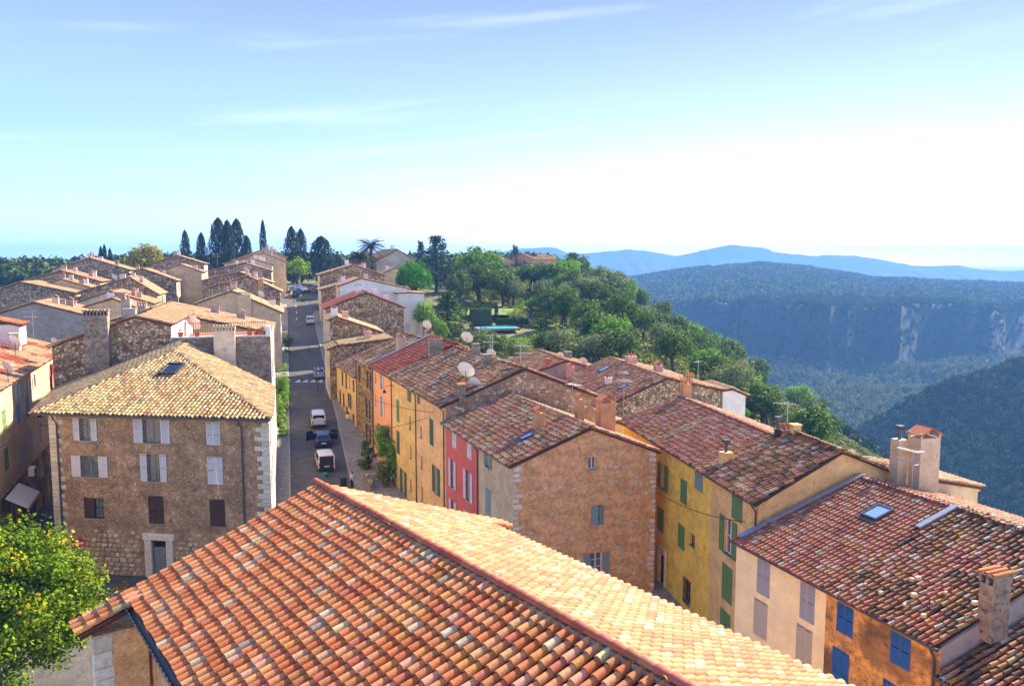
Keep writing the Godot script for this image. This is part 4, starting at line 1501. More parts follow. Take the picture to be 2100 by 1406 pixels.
func right_back() -> void:
	# houses behind the lane, on the edge of the slope
	var s := {"name": "slope_house", "label": "house on the slope edge with wide patched roof and bare stone gable", "x": 14.8, "D": 74.0, "az": -11.5, "len": 17.0, "wl": 6.2, "wr": 5.6, "ridge": 10.3, "el": 7.7, "er": 9.0, "base": -8.0, "m": "wall_sand", "mN": "wall_stone", "roof": {"pal": "old", "pal2": "rose", "pitch": 0.30, "wild": 0.6, "lod": 1, "single": 60}, "gutter": true,
		"L": [[13.0, 5.3, 1.0, 1.4, "closed", "shutter_brown"], [9.0, 5.3, 1.0, 1.4, "closed", "shutter_brown"]]}
	var t := house(s)
	skylight(t, s, -2.0, -12.5, 0.9, 1.3)
	skylight(t, s, -3.2, -3.0, 0.6, 0.9)
	chimney(t, Vector3(-3.6, roof_y(s, -3.6), -6.6), 0.6, 0.6, 0.7, "pots", "wall_white")
	chimney(t, Vector3(0.8, roof_y(s, 0.8), -12.0), 1.1, 0.8, 0.9, "pots", "wall_pink")
	chimney(t, Vector3(1.6, roof_y(s, 1.6), -6.0), 0.8, 0.7, 0.8, "hood", "wall_pink")
	chimney(t, Vector3(3.6, roof_y(s, 3.6), -3.0), 0.8, 0.7, 0.7, "slots", "wall_ochre")
	chimney(t, Vector3(-5.0, roof_y(s, -5.0), -16.0), 0.8, 0.8, 1.3, "hood", "wall_pink")
	s = {"name": "white_annex", "label": "small white walled annex at the end of the stone gable", "cat": "annex", "x": 21.6, "D": 75.5, "az": -11.5, "len": 5.0, "wl": 1.0, "wr": 1.4, "ridge": 9.0, "el": 8.9, "er": 8.4, "base": -8.0, "m": "wall_white", "roof": {"pal": "pale", "pitch": 0.3, "lod": 2}}
	house(s)
	s = {"name": "back_house", "label": "low back house with grey parapet and brown roof below the garden", "x": 6.4, "D": 90.0, "az": -14.0, "len": 12.0, "wl": 5.5, "wr": 5.0, "ridge": 10.0, "el": 8.4, "er": 8.6, "base": -4.0, "m": "wall_grey", "roof": {"pal": "old", "pal2": "mossy", "pitch": 0.3, "wild": 0.6, "lod": 1}}
	t = house(s)
	chimney(t, Vector3(-2.2, roof_y(s, -2.2), -0.4), 0.5, 0.5, 0.9, "plain", "terracotta")
	chimney(t, Vector3(2.0, roof_y(s, 2.0), -6.0), 0.9, 0.8, 0.9, "plain", "concrete")
	s = {"name": "small_roof_house", "label": "little yellow house with a small hipped-looking roof in the back court", "x": 5.2, "D": 79.5, "az": -14.0, "len": 6.0, "wl": 3.4, "wr": 3.0, "ridge": 8.6, "el": 7.6, "er": 7.7, "base": -4.0, "m": "wall_sand", "roof": {"pal": "straw", "pitch": 0.3, "wild": 0.5, "lod": 1}}
	house(s)
	s = {"name": "shed_house", "label": "small outhouse between rubble gable house and slope house", "cat": "outhouse", "x": 8.6, "D": 63.5, "az": -16.0, "len": 7.0, "wl": 2.6, "wr": 3.0, "ridge": 8.2, "el": 7.2, "er": 7.0, "base": -4.0, "m": "wall_sand", "roof": {"pal": "pale", "pitch": 0.3, "wild": 0.5, "lod": 1}}
	house(s)
	# tall chimney house behind the ochre house
	s = {"name": "chimney_house", "label": "plain beige house with a big tiled chimney on the valley side", "x": 22.4, "D": 41.0, "az": -16.0, "len": 4.5, "wl": 2.2, "wr": 3.4, "ridge": 9.6, "el": 9.2, "er": 8.9, "base": -8.0, "m": "wall_beige", "roof": {"pal": "pale", "pitch": 0.26, "wild": 0.4, "lod": 1}}
	t = house(s)
	chimney(t, Vector3(-1.3, 9.2, 0.9), 1.25, 0.9, 3.0, "hood", "wall_beige")
	chimney(t, Vector3(-2.3, 9.6, 0.3), 0.6, 0.6, 2.4, "cowl", "wall_beige")


# ---------------------------------------------------------------- the village on the left
func left_rows() -> void:
	var W := "shutter_white"
	# house with bare party wall, two chimney stacks and a roof terrace behind the corner house
	var t := thing("terrace_house", "stone house with bare party wall, two big chimney stacks and roof terrace", "house", Vector3(-31.0, 0, -64.0), deg_to_rad(16.0))
	facade(t, Vector3(-6.2, 0, 0), Vector3.RIGHT, 8.9, 14.6, [], M.wall_stone, [[8.9, 16.1], [6.2, 16.8], [0, 14.6]])
	facade(t, Vector3(2.7, 0, 0.02), Vector3.RIGHT, 7.9, 15.0, [], M.concrete)
	facade(t, Vector3(10.6, 0, 0), Vector3.FORWARD, 15.0, 15.0, [[2.0, 11.2, 1.0, 1.6, "open", W], [6.0, 11.2, 1.0, 1.6, "closed", W], [10.0, 11.2, 1.0, 1.6, "open", W], [2.0, 7.8, 1.0, 1.8, "open", W], [6.0, 7.8, 1.0, 1.8, "open", W]], M.wall_pale, [], false)
	facade(t, Vector3(10.6, 0, -15), Vector3.LEFT, 10.6, 14.3, [], M.wall_stone)
	facade(t, Vector3(-6.2, 0, -4.5), Vector3.BACK, 4.5, 14.6, [], M.wall_stone)
	facade(t, Vector3(0.0, 0, -4.5), Vector3.LEFT, 6.2, 14.6, [], M.wall_stone, [[6.2, 14.6], [0, 16.8]])
	facade(t, Vector3(0.0, 0, -15), Vector3.BACK, 10.5, 16.7, [], M.wall_stone)
	facade(t, Vector3(2.7, 14.0, 0), Vector3.FORWARD, 15, 2.1, [], M.wall_white)
	var roof := Node3D.new()
	roof.name = "roof"
	t.add_child(roof)
	slope(roof, [Vector3(-6.5, 14.5, -4.7), Vector3(-6.5, 14.5, 0.1), Vector3(0, 16.85, 0.1), Vector3(0, 16.85, -4.7)], {"pal": "old", "seed": 4, "pitch": 0.28})
	slope(roof, [Vector3(2.8, 16.1, 0.1), Vector3(2.8, 16.1, -15), Vector3(0, 16.85, -15), Vector3(0, 16.85, 0.1)], {"pal": "pale", "seed": 5, "pitch": 0.28})
	var fl := MB.new()
	fl.box(Vector3(6.6, 14.15, -7.5), Vector3(7.8, 0.2, 14.9))
	part(t, "terrace_floor", fl.mesh(), M.terracotta)
	fl = MB.new()
	fl.box(Vector3(6.65, 15.05, -0.15), Vector3(8.0, 0.1, 0.42))
	part(t, "coping", fl.mesh(), M.wall_white)
	fl = MB.new()
	fl.bevel_box(Vector3(10.4, 15.4, -0.5), Vector3(0.4, 0.9, 1.2), 0.03)
	part(t, "parapet_block", fl.mesh(), M.wall_white)
	chimney(t, Vector3(-2.75, 13.0, 0.5), 1.75, 0.9, 4.35, "slots", "concrete", 0.0, "straw")
	chimney(t, Vector3(6.9, 12.0, 0.5), 1.7, 0.8, 3.9, "slots", "wall_pale", 0.0, "straw")
	chimney(t, Vector3(-0.6, 16.8, -1.2), 1.0, 0.8, 0.6, "plain", "wall_grey")
	chimney(t, Vector3(-1.2, 16.5, -3.2), 0.7, 0.6, 1.6, "pots", "wall_grey")
	# terrace railing: each bar
	var rail := Node3D.new()
	rail.name = "railing"
	t.add_child(rail)
	var b := MB.new()
	b.box(Vector3(6.5, 16.2, -0.1), Vector3(7.4, 0.05, 0.05))
	b.box(Vector3(6.5, 15.25, -0.1), Vector3(7.4, 0.04, 0.04))
	part(rail, "rail", b.mesh(), M.iron)
	var bar := MB.new()
	bar.box(Vector3.ZERO, Vector3(0.022, 0.98, 0.022))
	var bm := bar.mesh()
	for k in 40:
		part(rail, "bar", bm, M.iron, Transform3D(Basis.IDENTITY, Vector3(2.95 + k * 0.185, 15.7, -0.1)))

	var shapes := [
		# label, x, D, az, len, wl, wr, ridge, el, er, ground, wall, roof palette, windows on the right wall
		["long pale-tiled house behind the roof terrace", -38.9, 84.0, -16, 16, 4.0, 12.1, 16.35, 15.2, 13.48, 1.0, "wall_sand", "pale", 1],
		["terracotta-roofed low house with a white dormer behind the terrace", -43.2, 101.0, -16, 9, 4.5, 8.0, 14.2, 13.0, 12.4, 2.5, "wall_sand", "orange", 0],
		["beige house with lit roof and wide chimney beside the street", -43.8, 122.0, -16, 13, 5.0, 7.2, 17.1, 15.3, 13.67, 4.0, "wall_beige", "straw", 1],
		["bare rubble gable with brown chimney breast beside the street", -50.0, 148.0, -16, 11, 7.7, 5.8, 19.07, 16.7, 16.17, 6.0, "wall_stone", "pale", 1],
		["second bare rubble gable up the street", -56.5, 162.0, -16, 12, 7.1, 6.4, 19.7, 18.0, 17.5, 7.0, "wall_stone", "pale", 1],
		["third rubble gable with dish up the street", -60.0, 176.0, -16, 8, 7.6, 5.6, 21.65, 19.9, 19.9, 8.0, "wall_stone", "pale", 1],
		["pale rendered gable below the top of the street", -62.2, 186.0, -16, 10, 5.7, 5.0, 22.84, 21.5, 21.4, 9.0, "wall_pale", "pale", 0],
		["beige rendered gable near the cypresses", -62.7, 198.0, -16, 10, 7.6, 5.0, 24.3, 22.2, 22.2, 10.0, "wall_beige", "pale", 0],
		["topmost beige house of the left row by the street", -66.3, 210.0, -16, 10, 7.6, 5.5, 25.4, 22.7, 23.3, 11.0, "wall_beige", "pale", 0],
		["stone gable facing the lane, seventh from the corner", -81.1, 172.0, -18, 12, 5.2, 6.7, 20.36, 18.15, 17.76, 8.0, "wall_stone", "pale", 2],
		["dark stone gable with wide lit roof in the middle of the village", -72.3, 148.0, -18, 14, 8.5, 4.6, 18.8, 16.2, 15.7, 6.0, "wall_stone", "pale", 2],
		["cream gable with antenna in the middle of the village", -69.0, 134.0, -18, 12, 5.2, 6.6, 16.67, 14.83, 14.49, 5.0, "wall_pale", "pale", 2],
		["small beige house before the cream gable", -63.5, 124.0, -18, 9, 4.0, 4.9, 15.84, 14.6, 13.58, 4.0, "wall_sand", "pale", 1],
		["grey plastered gable with smoke-blackened chimneys", -68.7, 112.0, -20, 14, 6.0, 7.5, 15.78, 13.8, 13.51, 3.0, "wall_grey", "pale", 1],
		["dark rubble gable at the left edge of the village", -91.8, 146.0, -20, 14, 6.0, 9.0, 18.0, 15.6, 15.82, 6.0, "wall_stone", "straw", 1],
		["stone gable with dish and lit orange roof on the left", -95.6, 166.0, -20, 14, 6.4, 7.3, 19.97, 17.95, 17.66, 8.0, "wall_stone", "pale", 1],
		["beige house with white chimney on the left", -90.5, 157.0, -20, 9, 4.0, 5.1, 18.36, 17.0, 16.64, 7.0, "wall_sand", "pale", 1],
		["big stone gable at the top left of the village", -101.3, 188.0, -18, 14, 5.5, 8.5, 22.86, 20.8, 20.06, 10.0, "wall_stone", "pale", 1],
		["dark red-roofed house among the trees at the left", -114.0, 205.0, -20, 12, 5.6, 5.0, 22.27, 19.99, 20.2, 11.0, "wall_pink", "mossy", 0],
		["stone gable below the yellow plane tree", -84.4, 198.0, -17, 12, 6.2, 6.1, 23.57, 21.61, 21.62, 11.0, "wall_stone", "pale", 2],
		["tile-roofed house with two chimneys above the lane", -77.8, 184.0, -17, 10, 4.3, 4.5, 21.34, 19.75, 19.62, 10.0, "wall_sand", "pale", 2],
		["low roofed house by the olive at the far left", -131.0, 178.0, -20, 12, 6.0, 6.0, 17.2, 15.6, 15.6, 8.0, "wall_stone", "old", 0],
	]
	var r := RandomNumberGenerator.new()
	r.seed = 99
	var n := 0
	for q in shapes:
		var s := {"name": "village_house", "label": q[0], "x": q[1], "D": q[2], "az": q[3], "len": q[4], "wl": q[5], "wr": q[6], "ridge": q[7], "el": q[8], "er": q[9], "base": q[10], "m": q[11], "mR": "wall_pale" if r.randf() < 0.6 else "wall_sand", "verge": 0.2,
			"roof": {"pal": q[12], "pal2": ["old", "pale", "straw"][n % 3], "pitch": 0.27, "wild": 0.6, "lod": 2}, "group": "houses of the old village on the left"}
		if q[13] > 0:
			var wins := []
			for k in int(q[4] / 3.2):
				for f in 2:
					wins.append([1.0 + k * 3.2, q[9] - 2.2 - f * 2.9, 1.0, 1.4, "open" if r.randf() < 0.6 else "closed", [W, "shutter_grey", "shutter_blue_grey", "shutter_brown"][r.randi_range(0, 3)]])
			s["R"] = wins
		var t2 := house(s)
		for k in r.randi_range(2, 4):
			var x := r.randf_range(-2.0, q[6] - 1.2)
			chimney(t2, Vector3(x, roof_y(s, x), -r.randf_range(1.0, q[4] - 2.0)), r.randf_range(0.6, 1.1), 0.6, r.randf_range(0.7, 1.4), ["plain", "slots", "hood", "pots"][r.randi_range(0, 3)], ["wall_pink", "wall_pale", "wall_grey", "wall_white"][r.randi_range(0, 3)])
		if n == 3:
			chimney(t2, Vector3(2.3, 12.0, 0.2), 1.0, 0.5, 6.4, "plain", "wall_tan")
		if n == 2:
			chimney(t2, Vector3(1.8, 13.5, 0.1), 2.0, 0.7, 3.3, "slots", "wall_beige")
		n += 1
	# house front along the lane at the far left
	var cs := {"name": "lane_house", "label": "long house with patched red roof and lilac shutters at the left edge", "x": -37.4, "D": 38.3, "az": -21.6, "len": 43.0, "wl": 6.5, "wr": 7.0, "ridge": 14.7, "el": 12.6, "er": 12.5, "base": -0.5, "m": "wall_pale", "mR": "wall_sand", "fine": true,
		"R": [[19.9, 10.75, 0.8, 1.10, "open", W], [23.2, 10.75, 0.8, 1.00, "open", W], [26.5, 10.75, 0.8, 1.0, "open", W], [34.2, 10.75, 0.8, 1.0, "open", W], [37.6, 10.75, 0.8, 1.0, "open", W], [19.7, 8.91, 1.1, 1.50, "closed", "shutter_lilac"], [23.2, 8.8, 1.1, 1.62, "closed", "shutter_lilac"], [26.7, 8.6, 1.1, 1.62, "closed", W], [34.0, 8.4, 1.0, 1.5, "closed", "shutter_lilac"], [37.5, 8.4, 1.0, 1.5, "closed", W], [20.1, 5.9, 1.2, 1.62, "closed", "shutter_grey"], [23.5, 5.8, 1.2, 1.82, "closed", "shutter_grey"], [27.7, 5.6, 1.2, 1.72, "closed", "shutter_grey"], [15.1, 9.15, 1.1, 1.50, "closed", "shutter_green"], [15.0, 6.32, 1.2, 1.56, "closed", "shutter_green"]],
		"roof": {"pal": "pale", "pal2": "red", "pitch": 0.27, "wild": 0.8, "lod": 1}, "gutter": false}
	var ct := house(cs)
	var pl := MB.new()
	pl.box(Vector3(7.02, 2.2, -21.5), Vector3(0.08, 5.2, 42.9))
	part(ct, "ground_floor_render", pl.mesh(), M.wall_mould)
	for k in 4:
		var dm := MB.new()
		dm.bevel_box(Vector3(7.06, 1.7, -19.5 - k * 4.0), Vector3(0.1, 2.9, 1.5), 0.03)
		part(ct, "doorway", dm.mesh(), M.kerb_stone)
		dm = MB.new()
		dm.box(Vector3(7.1, 1.5, -19.5 - k * 4.0), Vector3(0.06, 2.4, 1.1))
		part(ct, "door", dm.mesh(), M.frame_brown)
	chimney(ct, Vector3(4.4, roof_y(cs, 4.4), -21.0), 0.7, 0.7, 1.6, "plain", "wall_white")
	chimney(ct, Vector3(3.4, roof_y(cs, 3.4), -30.5), 0.9, 0.8, 1.9, "hood", "wall_pink")
	chimney(ct, Vector3(4.6, roof_y(cs, 4.6), -33.0), 0.8, 0.8, 1.6, "plain", "wall_pale")
	# tiled dormer
	var dr := MB.new()
	dr.box(Vector3(3.2, 14.6, -36.0), Vector3(3.0, 2.0, 3.0))
	part(ct, "dormer", dr.mesh(), M.wall_white)
	slope(ct, [Vector3(4.9, 15.5, -34.3), Vector3(4.9, 15.5, -37.7), Vector3(1.6, 16.3, -37.7), Vector3(1.6, 16.3, -34.3)], {"pal": "orange", "pitch": 0.3, "seed": 9})
	# lower yellow house before it
	var ys := {"name": "lane_house", "label": "lower yellow-green house with green shutters at the left edge", "x": -32.2, "D": 36.5, "az": -21.6, "len": 17.0, "wl": 5.0, "wr": 1.9, "ridge": 11.2, "el": 10.6, "er": 10.3, "base": -0.5, "m": "wall_sand", "fine": true, "R": [[13.6, 7.4, 1.1, 1.6, "closed", "shutter_green"], [13.6, 4.6, 1.1, 1.6, "closed", "shutter_green"]], "roof": {"pal": "old", "pitch": 0.27, "wild": 0.6, "lod": 1}}
	house(ys)


func far_right_row() -> void:
	var shapes := [
		["stone gable with striped red tile roof right of the street", -24.4, 131.0, -16, 14, 6.7, 6.2, 16.53, 14.0, 13.98, 4.5, "wall_stone_warm", "red", "red"],
		["white house stepping down to the garden", -29.4, 152.0, -16, 14, 4.0, 9.0, 18.6, 17.2, 16.6, 6.0, "wall_white", "pale", "pale"],
		["stone gable with brick arch at the top of the street", -36.5, 180.0, -16, 14, 7.5, 7.1, 21.22, 19.0, 18.86, 9.0, "wall_stone_warm", "pale", "pale"],
		["small low house with lean-to roof right of the street", -25.2, 112.0, -16, 11, 1.0, 6.2, 13.67, 13.3, 11.42, 3.5, "wall_stone_warm", "pale", "pale"],
		["grey house front with pale roof strip by the street", -23.4, 104.5, -18, 8, 1.2, 7.0, 10.3, 9.9, 11.0, 2.5, "wall_stone_warm", "straw", "straw"],
		["low house with chimneys behind the white house", -35.4, 166.0, -16, 12, 5.0, 5.0, 17.4, 16.0, 15.8, 8.0, "wall_stone_warm", "straw", "pale"],
		["hipped pale-tiled villa behind the umbrella pine", -31.4, 215.0, -30, 12, 6.0, 6.0, 25.4, 22.4, 22.2, 12.0, "wall_pale", "pale", "pale"],
		["small tiled pavilion before the villa", -29.0, 196.0, -20, 7, 4.0, 4.0, 20.6, 18.9, 18.7, 11.0, "wall_sand", "pale", "pale"],
		["stone barn behind the palms", -38.6, 212.0, -20, 9, 4.5, 4.5, 24.0, 21.4, 21.4, 12.0, "wall_stone", "old", "old"],
	]
	var r := RandomNumberGenerator.new()
	r.seed = 131
	for q in shapes:
		var s := {"name": "hill_house", "label": q[0], "x": q[1], "D": q[2], "az": q[3], "len": q[4], "wl": q[5], "wr": q[6], "ridge": q[7], "el": q[8], "er": q[9], "base": q[10], "m": q[11], "mL": "wall_pale", "verge": 0.2, "L": [[1.5, q[8] - 2.6, 0.9, 1.5, "open", "shutter_white"], [5.0, q[8] - 2.6, 0.9, 1.5, "closed", "shutter_white"], [1.5, q[8] - 5.6, 0.9, 1.5, "open", "shutter_white"], [5.0, q[8] - 5.6, 0.9, 1.5, "closed", "shutter_white"]],
			"roof": {"pal": q[12], "pitch": 0.28, "wild": 0.5, "lod": 2}, "group": "houses up the right of the street"}
		var t := house(s)
		for k in r.randi_range(1, 3):
			var x := r.randf_range(-minf(3.0, q[5] - 0.5), q[6] - 1.5)
			chimney(t, Vector3(x, roof_y(s, x), -r.randf_range(0.8, q[4] - 2.0)), r.randf_range(0.7, 1.1), 0.7, r.randf_range(0.8, 1.4), ["plain", "hood", "pots"][r.randi_range(0, 2)], ["wall_pink", "wall_white"][r.randi_range(0, 1)])
	# white lower wing of the white house
	var s2 := {"name": "hill_house", "label": "lower flat white wing beside the white house", "x": -19.5, "D": 150.5, "az": -16.0, "len": 12.0, "wl": 2.4, "wr": 2.6, "ridge": 15.9, "el": 15.8, "er": 15.7, "base": 5.0, "m": "wall_white", "group": "houses up the right of the street", "roof": {"pal": "pale", "lod": 2}, "N": [[1.2, 8.0, 0.9, 2.0, "closed", "shutter_white"], [3.2, 8.0, 0.9, 2.0, "closed", "shutter_white"]]}
	house(s2)
	# villa on the hilltop
	var v := {"name": "villa", "label": "salmon villa with hipped roof on the wooded hilltop", "x": 3.4, "D": 300.0, "az": 40.0, "len": 15.0, "wl": 6.0, "wr": 6.0, "ridge": 25.6, "el": 23.4, "er": 23.4, "base": 15.0, "m": "wall_salmon", "roof": {"pal": "pale", "pitch": 0.3, "lod": 2}, "N": [[2.0, 20.8, 1.4, 1.6, "bare", ""], [7.0, 20.8, 1.4, 1.6, "bare", ""]], "R": [[2.0, 20.8, 1.4, 1.6, "bare", ""], [8.0, 20.8, 1.4, 1.6, "bare", ""]]}
	var vt := house(v)
	chimney(vt, Vector3(0.6, 25.0, -4.0), 0.9, 0.9, 1.6, "plain", "terracotta")
	var v2 := {"name": "villa", "label": "lower left wing of the salmon hilltop villa", "x": -3.6, "D": 297.0, "az": -20.0, "len": 10.0, "wl": 5.0, "wr": 5.0, "ridge": 24.6, "el": 22.8, "er": 22.8, "base": 15.0, "m": "wall_salmon", "roof": {"pal": "pale", "pitch": 0.3, "lod": 2}}
	house(v2)


# ---------------------------------------------------------------- plants
func leaf(b: MB, p: Vector3, nrm: Vector3, s: float, r: RandomNumberGenerator, long := 0.6) -> void:
	var a := nrm.cross(Vector3(r.randf_range(-1, 1), r.randf_range(-1, 1), r.randf_range(-1, 1))).normalized()
	if a.length_squared() < 0.1:
		a = Vector3.RIGHT
	var c := nrm.cross(a).normalized()
	var q := p + nrm * s * 0.12
	b.tri(p - a * s * 0.5, p + c * s * 0.5 * long, q + a * s * 0.5)
	b.tri(p - a * s * 0.5, q + a * s * 0.5, p - c * s * 0.5 * long)


func rand_dir(r: RandomNumberGenerator) -> Vector3:
	var y := r.randf_range(-1, 1)
	var a := r.randf() * TAU
	var h := sqrt(1 - y * y)
	return Vector3(cos(a) * h, y, sin(a) * h)


func tint_of(cs: Array, r: RandomNumberGenerator) -> Color:
	var q: Array = cs[r.randi_range(0, cs.size() - 1)]
	var c := lin(q[0], q[1], q[2]) * r.randf_range(0.75, 1.25)
	c.a = 1
	return c


# crown of leafy clumps inside an ellipsoid of half-size size round its middle
func clumps(seed_: int, size: Vector3, n: int, per: int, rb: float, ls: float, cs: Array, hollow := 0.5, squash := 0.8, full := false) -> ArrayMesh:
	var r := RandomNumberGenerator.new()
	r.seed = seed_
	var b := MB.new()
	b.tint = true
	for k in n:
		var d := rand_dir(r)
		if d.y < -0.35 and not full:
			d.y = -d.y * 0.5
		var c := d * size * r.randf_range(hollow, 0.9)
		var rr := rb * r.randf_range(0.65, 1.25)
		var shade := r.randf_range(0.8, 1.2)
		for j in per:
			var e := rand_dir(r)
			b.col = tint_of(cs, r) * shade
			b.col.a = 1
			leaf(b, c + e * rr * Vector3(1, squash, 1) * pow(r.randf(), 0.33), (e + rand_dir(r) * 0.7 + Vector3(0, 0.25, 0)).normalized(), ls * r.randf_range(0.6, 1.3), r)
	return b.mesh()


func limbs(seed_: int, base_r: float, h: float, spread: float, n: int) -> ArrayMesh:
	var r := RandomNumberGenerator.new()
	r.seed = seed_
	var b := MB.new()
	var top := Vector3(r.randf_range(-0.1, 0.1) * h, h * 0.55, r.randf_range(-0.1, 0.1) * h)
	b.tube([Vector3(0, -0.6, 0), Vector3(0, h * 0.2, 0), top], [base_r * 1.25, base_r, base_r * 0.62], 7)
	for k in n:
		var a := TAU * k / n + r.randf_range(-0.4, 0.4)
		var e := Vector3(cos(a) * spread, h * r.randf_range(0.65, 0.95), sin(a) * spread)
		b.tube([top * r.randf_range(0.7, 1.0), top.lerp(e, 0.5) + Vector3(0, 0.06 * h, 0), e], [base_r * 0.5, base_r * 0.32, base_r * 0.1], 5)
	return b.mesh()


const GREENS := {
	"oak": [[78, 108, 42], [94, 120, 50], [64, 90, 38], [114, 134, 62]],
	"olive": [[122, 134, 92], [104, 118, 76], [140, 148, 110]],
	"broad": [[104, 148, 42], [122, 166, 48], [88, 130, 40], [144, 176, 58]],
	"plane": [[156, 158, 42], [136, 140, 44], [176, 164, 50], [108, 120, 40], [186, 150, 50]],
	"lime": [[128, 164, 40], [150, 182, 52], [108, 146, 38]],
	"pine": [[70, 92, 52], [58, 80, 46], [84, 104, 60]],
	"cypress": [[36, 54, 32], [28, 44, 28], [48, 66, 36]],
	"cedar": [[58, 84, 62], [48, 72, 54], [68, 94, 70]],
	"fir": [[78, 110, 50], [64, 94, 46], [94, 128, 58]],
	"umbrella": [[74, 140, 36], [92, 160, 44], [60, 118, 34]],
	"yellow": [[196, 186, 40], [176, 176, 44], [150, 160, 50]],
	"shrub": [[92, 118, 52], [114, 132, 60], [76, 100, 44], [140, 142, 72], [168, 160, 56]],
}
var crown_of := {}


func tree_shape(kind: String, k: int) -> Array:  # [trunk, crown] for a tree one metre high and one metre wide
	var key := "%s%d" % [kind, k]
	if crown_of.has(key):
		return crown_of[key]
	var r := RandomNumberGenerator.new()
	r.seed = hash(key) % 100000
	var sd: int = r.seed
	var cs: Array = GREENS[kind]
	var crown := MB.new()
	crown.tint = true
	var trunk := MB.new()
	match kind:
		"cypress":
			trunk.tube([Vector3(0, -0.03, 0), Vector3(0, 0.9, 0)], [0.09, 0.02], 6)
			for j in 3000:
				var y := pow(r.randf(), 0.8)
				var rad := 0.5 * minf(1.0, y * 7.0 + 0.35) * pow(maxf(0.0, 1.0 - pow(y, 3.4)), 0.6)
				var a := r.randf() * TAU
				var lump := 1.0 + 0.16 * sin(a * 3.0 + y * 17.0) + 0.10 * sin(a * 5.0 - y * 31.0)
				crown.col = tint_of(cs, r)
				var d := Vector3(cos(a), 0, sin(a))
				leaf(crown, d * rad * lump * r.randf_range(0.75, 1.0) + Vector3(0, 0.02 + y * 0.98, 0), (d + Vector3(0, 0.4, 0) + rand_dir(r) * 0.5).normalized(), 0.07 * r.randf_range(0.6, 1.3), r, 0.5)
		"cedar", "fir":
			trunk.tube([Vector3(0, -0.04, 0), Vector3(0.01, 0.5, 0), Vector3(0, 0.98, 0)], [0.035, 0.025, 0.005], 6)
			var tiers := 13
			for t in tiers:
				var y := 0.12 + 0.86 * t / tiers
				var reach := 0.5 * pow(1.0 - y, 0.75) + 0.05
				for m in 8:
					if r.randf() < 0.2:
						continue
					var a := TAU * m / 8.0 + t * 1.3 + r.randf_range(-0.5, 0.5)
					var ln := reach * r.randf_range(0.5, 1.2)
					var tip := Vector3(cos(a) * ln, y + r.randf_range(-0.05, 0.05) + (0.01 if kind == "cedar" else -0.03), sin(a) * ln)
					trunk.tube([Vector3(0, y, 0), tip], [0.008, 0.002], 4, false)
					for j in 44:
						var f := sqrt(r.randf())
						var side := (r.randf() - 0.5) * 0.2 * f
						crown.col = tint_of(cs, r)
						var p := Vector3(0, y, 0).lerp(tip, f) + Vector3(-sin(a), 0, cos(a)) * side + Vector3(0, r.randf_range(-0.045, 0.02), 0)
						leaf(crown, p, (Vector3.UP + rand_dir(r) * 0.7).normalized(), 0.055 * r.randf_range(0.6, 1.3), r, 0.45)
		"umbrella":
			trunk.tube([Vector3(0, -0.05, 0), Vector3(0.02, 0.3, 0.01), Vector3(0, 0.6, 0)], [0.045, 0.035, 0.025], 7)
			for k2 in 6:
				var a := TAU * k2 / 6.0
				trunk.tube([Vector3(0, 0.5, 0), Vector3(cos(a) * 0.3, 0.72, sin(a) * 0.3)], [0.02, 0.006], 5)
			crown_of[key] = [trunk.mesh(), shift(clumps(sd, Vector3(0.48, 0.30, 0.48), 150, 60, 0.085, 0.032, cs, 0.62, 0.9), Vector3(0, 0.66, 0))]
			return crown_of[key]
		"pine":
			crown_of[key] = [limbs(sd, 0.04, 0.8, 0.25, 5), shift(clumps(sd, Vector3(0.42, 0.30, 0.42), 26, 46, 0.15, 0.06, cs, 0.3), Vector3(0, 0.66, 0))]
			return crown_of[key]
		"olive":
			crown_of[key] = [limbs(sd, 0.05, 0.7, 0.3, 5), shift(clumps(sd, Vector3(0.42, 0.32, 0.42), 26, 60, 0.16, 0.05, cs, 0.35), Vector3(0, 0.58, 0))]
			return crown_of[key]
		_:
			crown_of[key] = [limbs(sd, 0.045, 0.75, 0.3, 6), shift(clumps(sd, Vector3(0.42, 0.40, 0.42), 52, 70, 0.17, 0.06, cs, 0.35), Vector3(0, 0.55, 0))]
			return crown_of[key]
	crown_of[key] = [trunk.mesh(), crown.mesh()]
	return crown_of[key]


func shift(m: ArrayMesh, by: Vector3) -> ArrayMesh:
	var a := m.surface_get_arrays(0)
	var v: PackedVector3Array = a[Mesh.ARRAY_VERTEX]
	for i in v.size():
		v[i] += by
	a[Mesh.ARRAY_VERTEX] = v
	var o := ArrayMesh.new()
	o.add_surface_from_arrays(Mesh.PRIMITIVE_TRIANGLES, a)
	return o


func tree(kind: String, called: String, label: String, x: float, d: float, top: float, wide: float, group := "", k := 0, deep := 0.0) -> Node3D:
	var y := ground(x, d) - deep
	var h := maxf(top - y, 1.5)
	if kind == "cypress":
		wide *= 1.5
	var t := thing(called, label, "palm" if kind == "palm" else "tree" if h > 3.0 else "bush", Vector3(x, y, -d), x * 1.7 + d, group)
	var q := tree_shape(kind, k)
	var s := Transform3D(Basis.IDENTITY.scaled(Vector3(wide, h, wide)), Vector3.ZERO)
	part(t, "trunk", q[0], M.bark, s)
	part(t, "crown", q[1], M.needle if kind in ["cypress", "cedar", "fir", "pine"] else M.leaf, s)
	return t


const NTH := ["first", "second", "third", "fourth", "fifth", "sixth", "seventh", "eighth", "ninth", "tenth", "eleventh", "twelfth", "thirteenth", "fourteenth", "fifteenth", "sixteenth", "seventeenth", "eighteenth", "nineteenth", "twentieth"]
var alike := {}


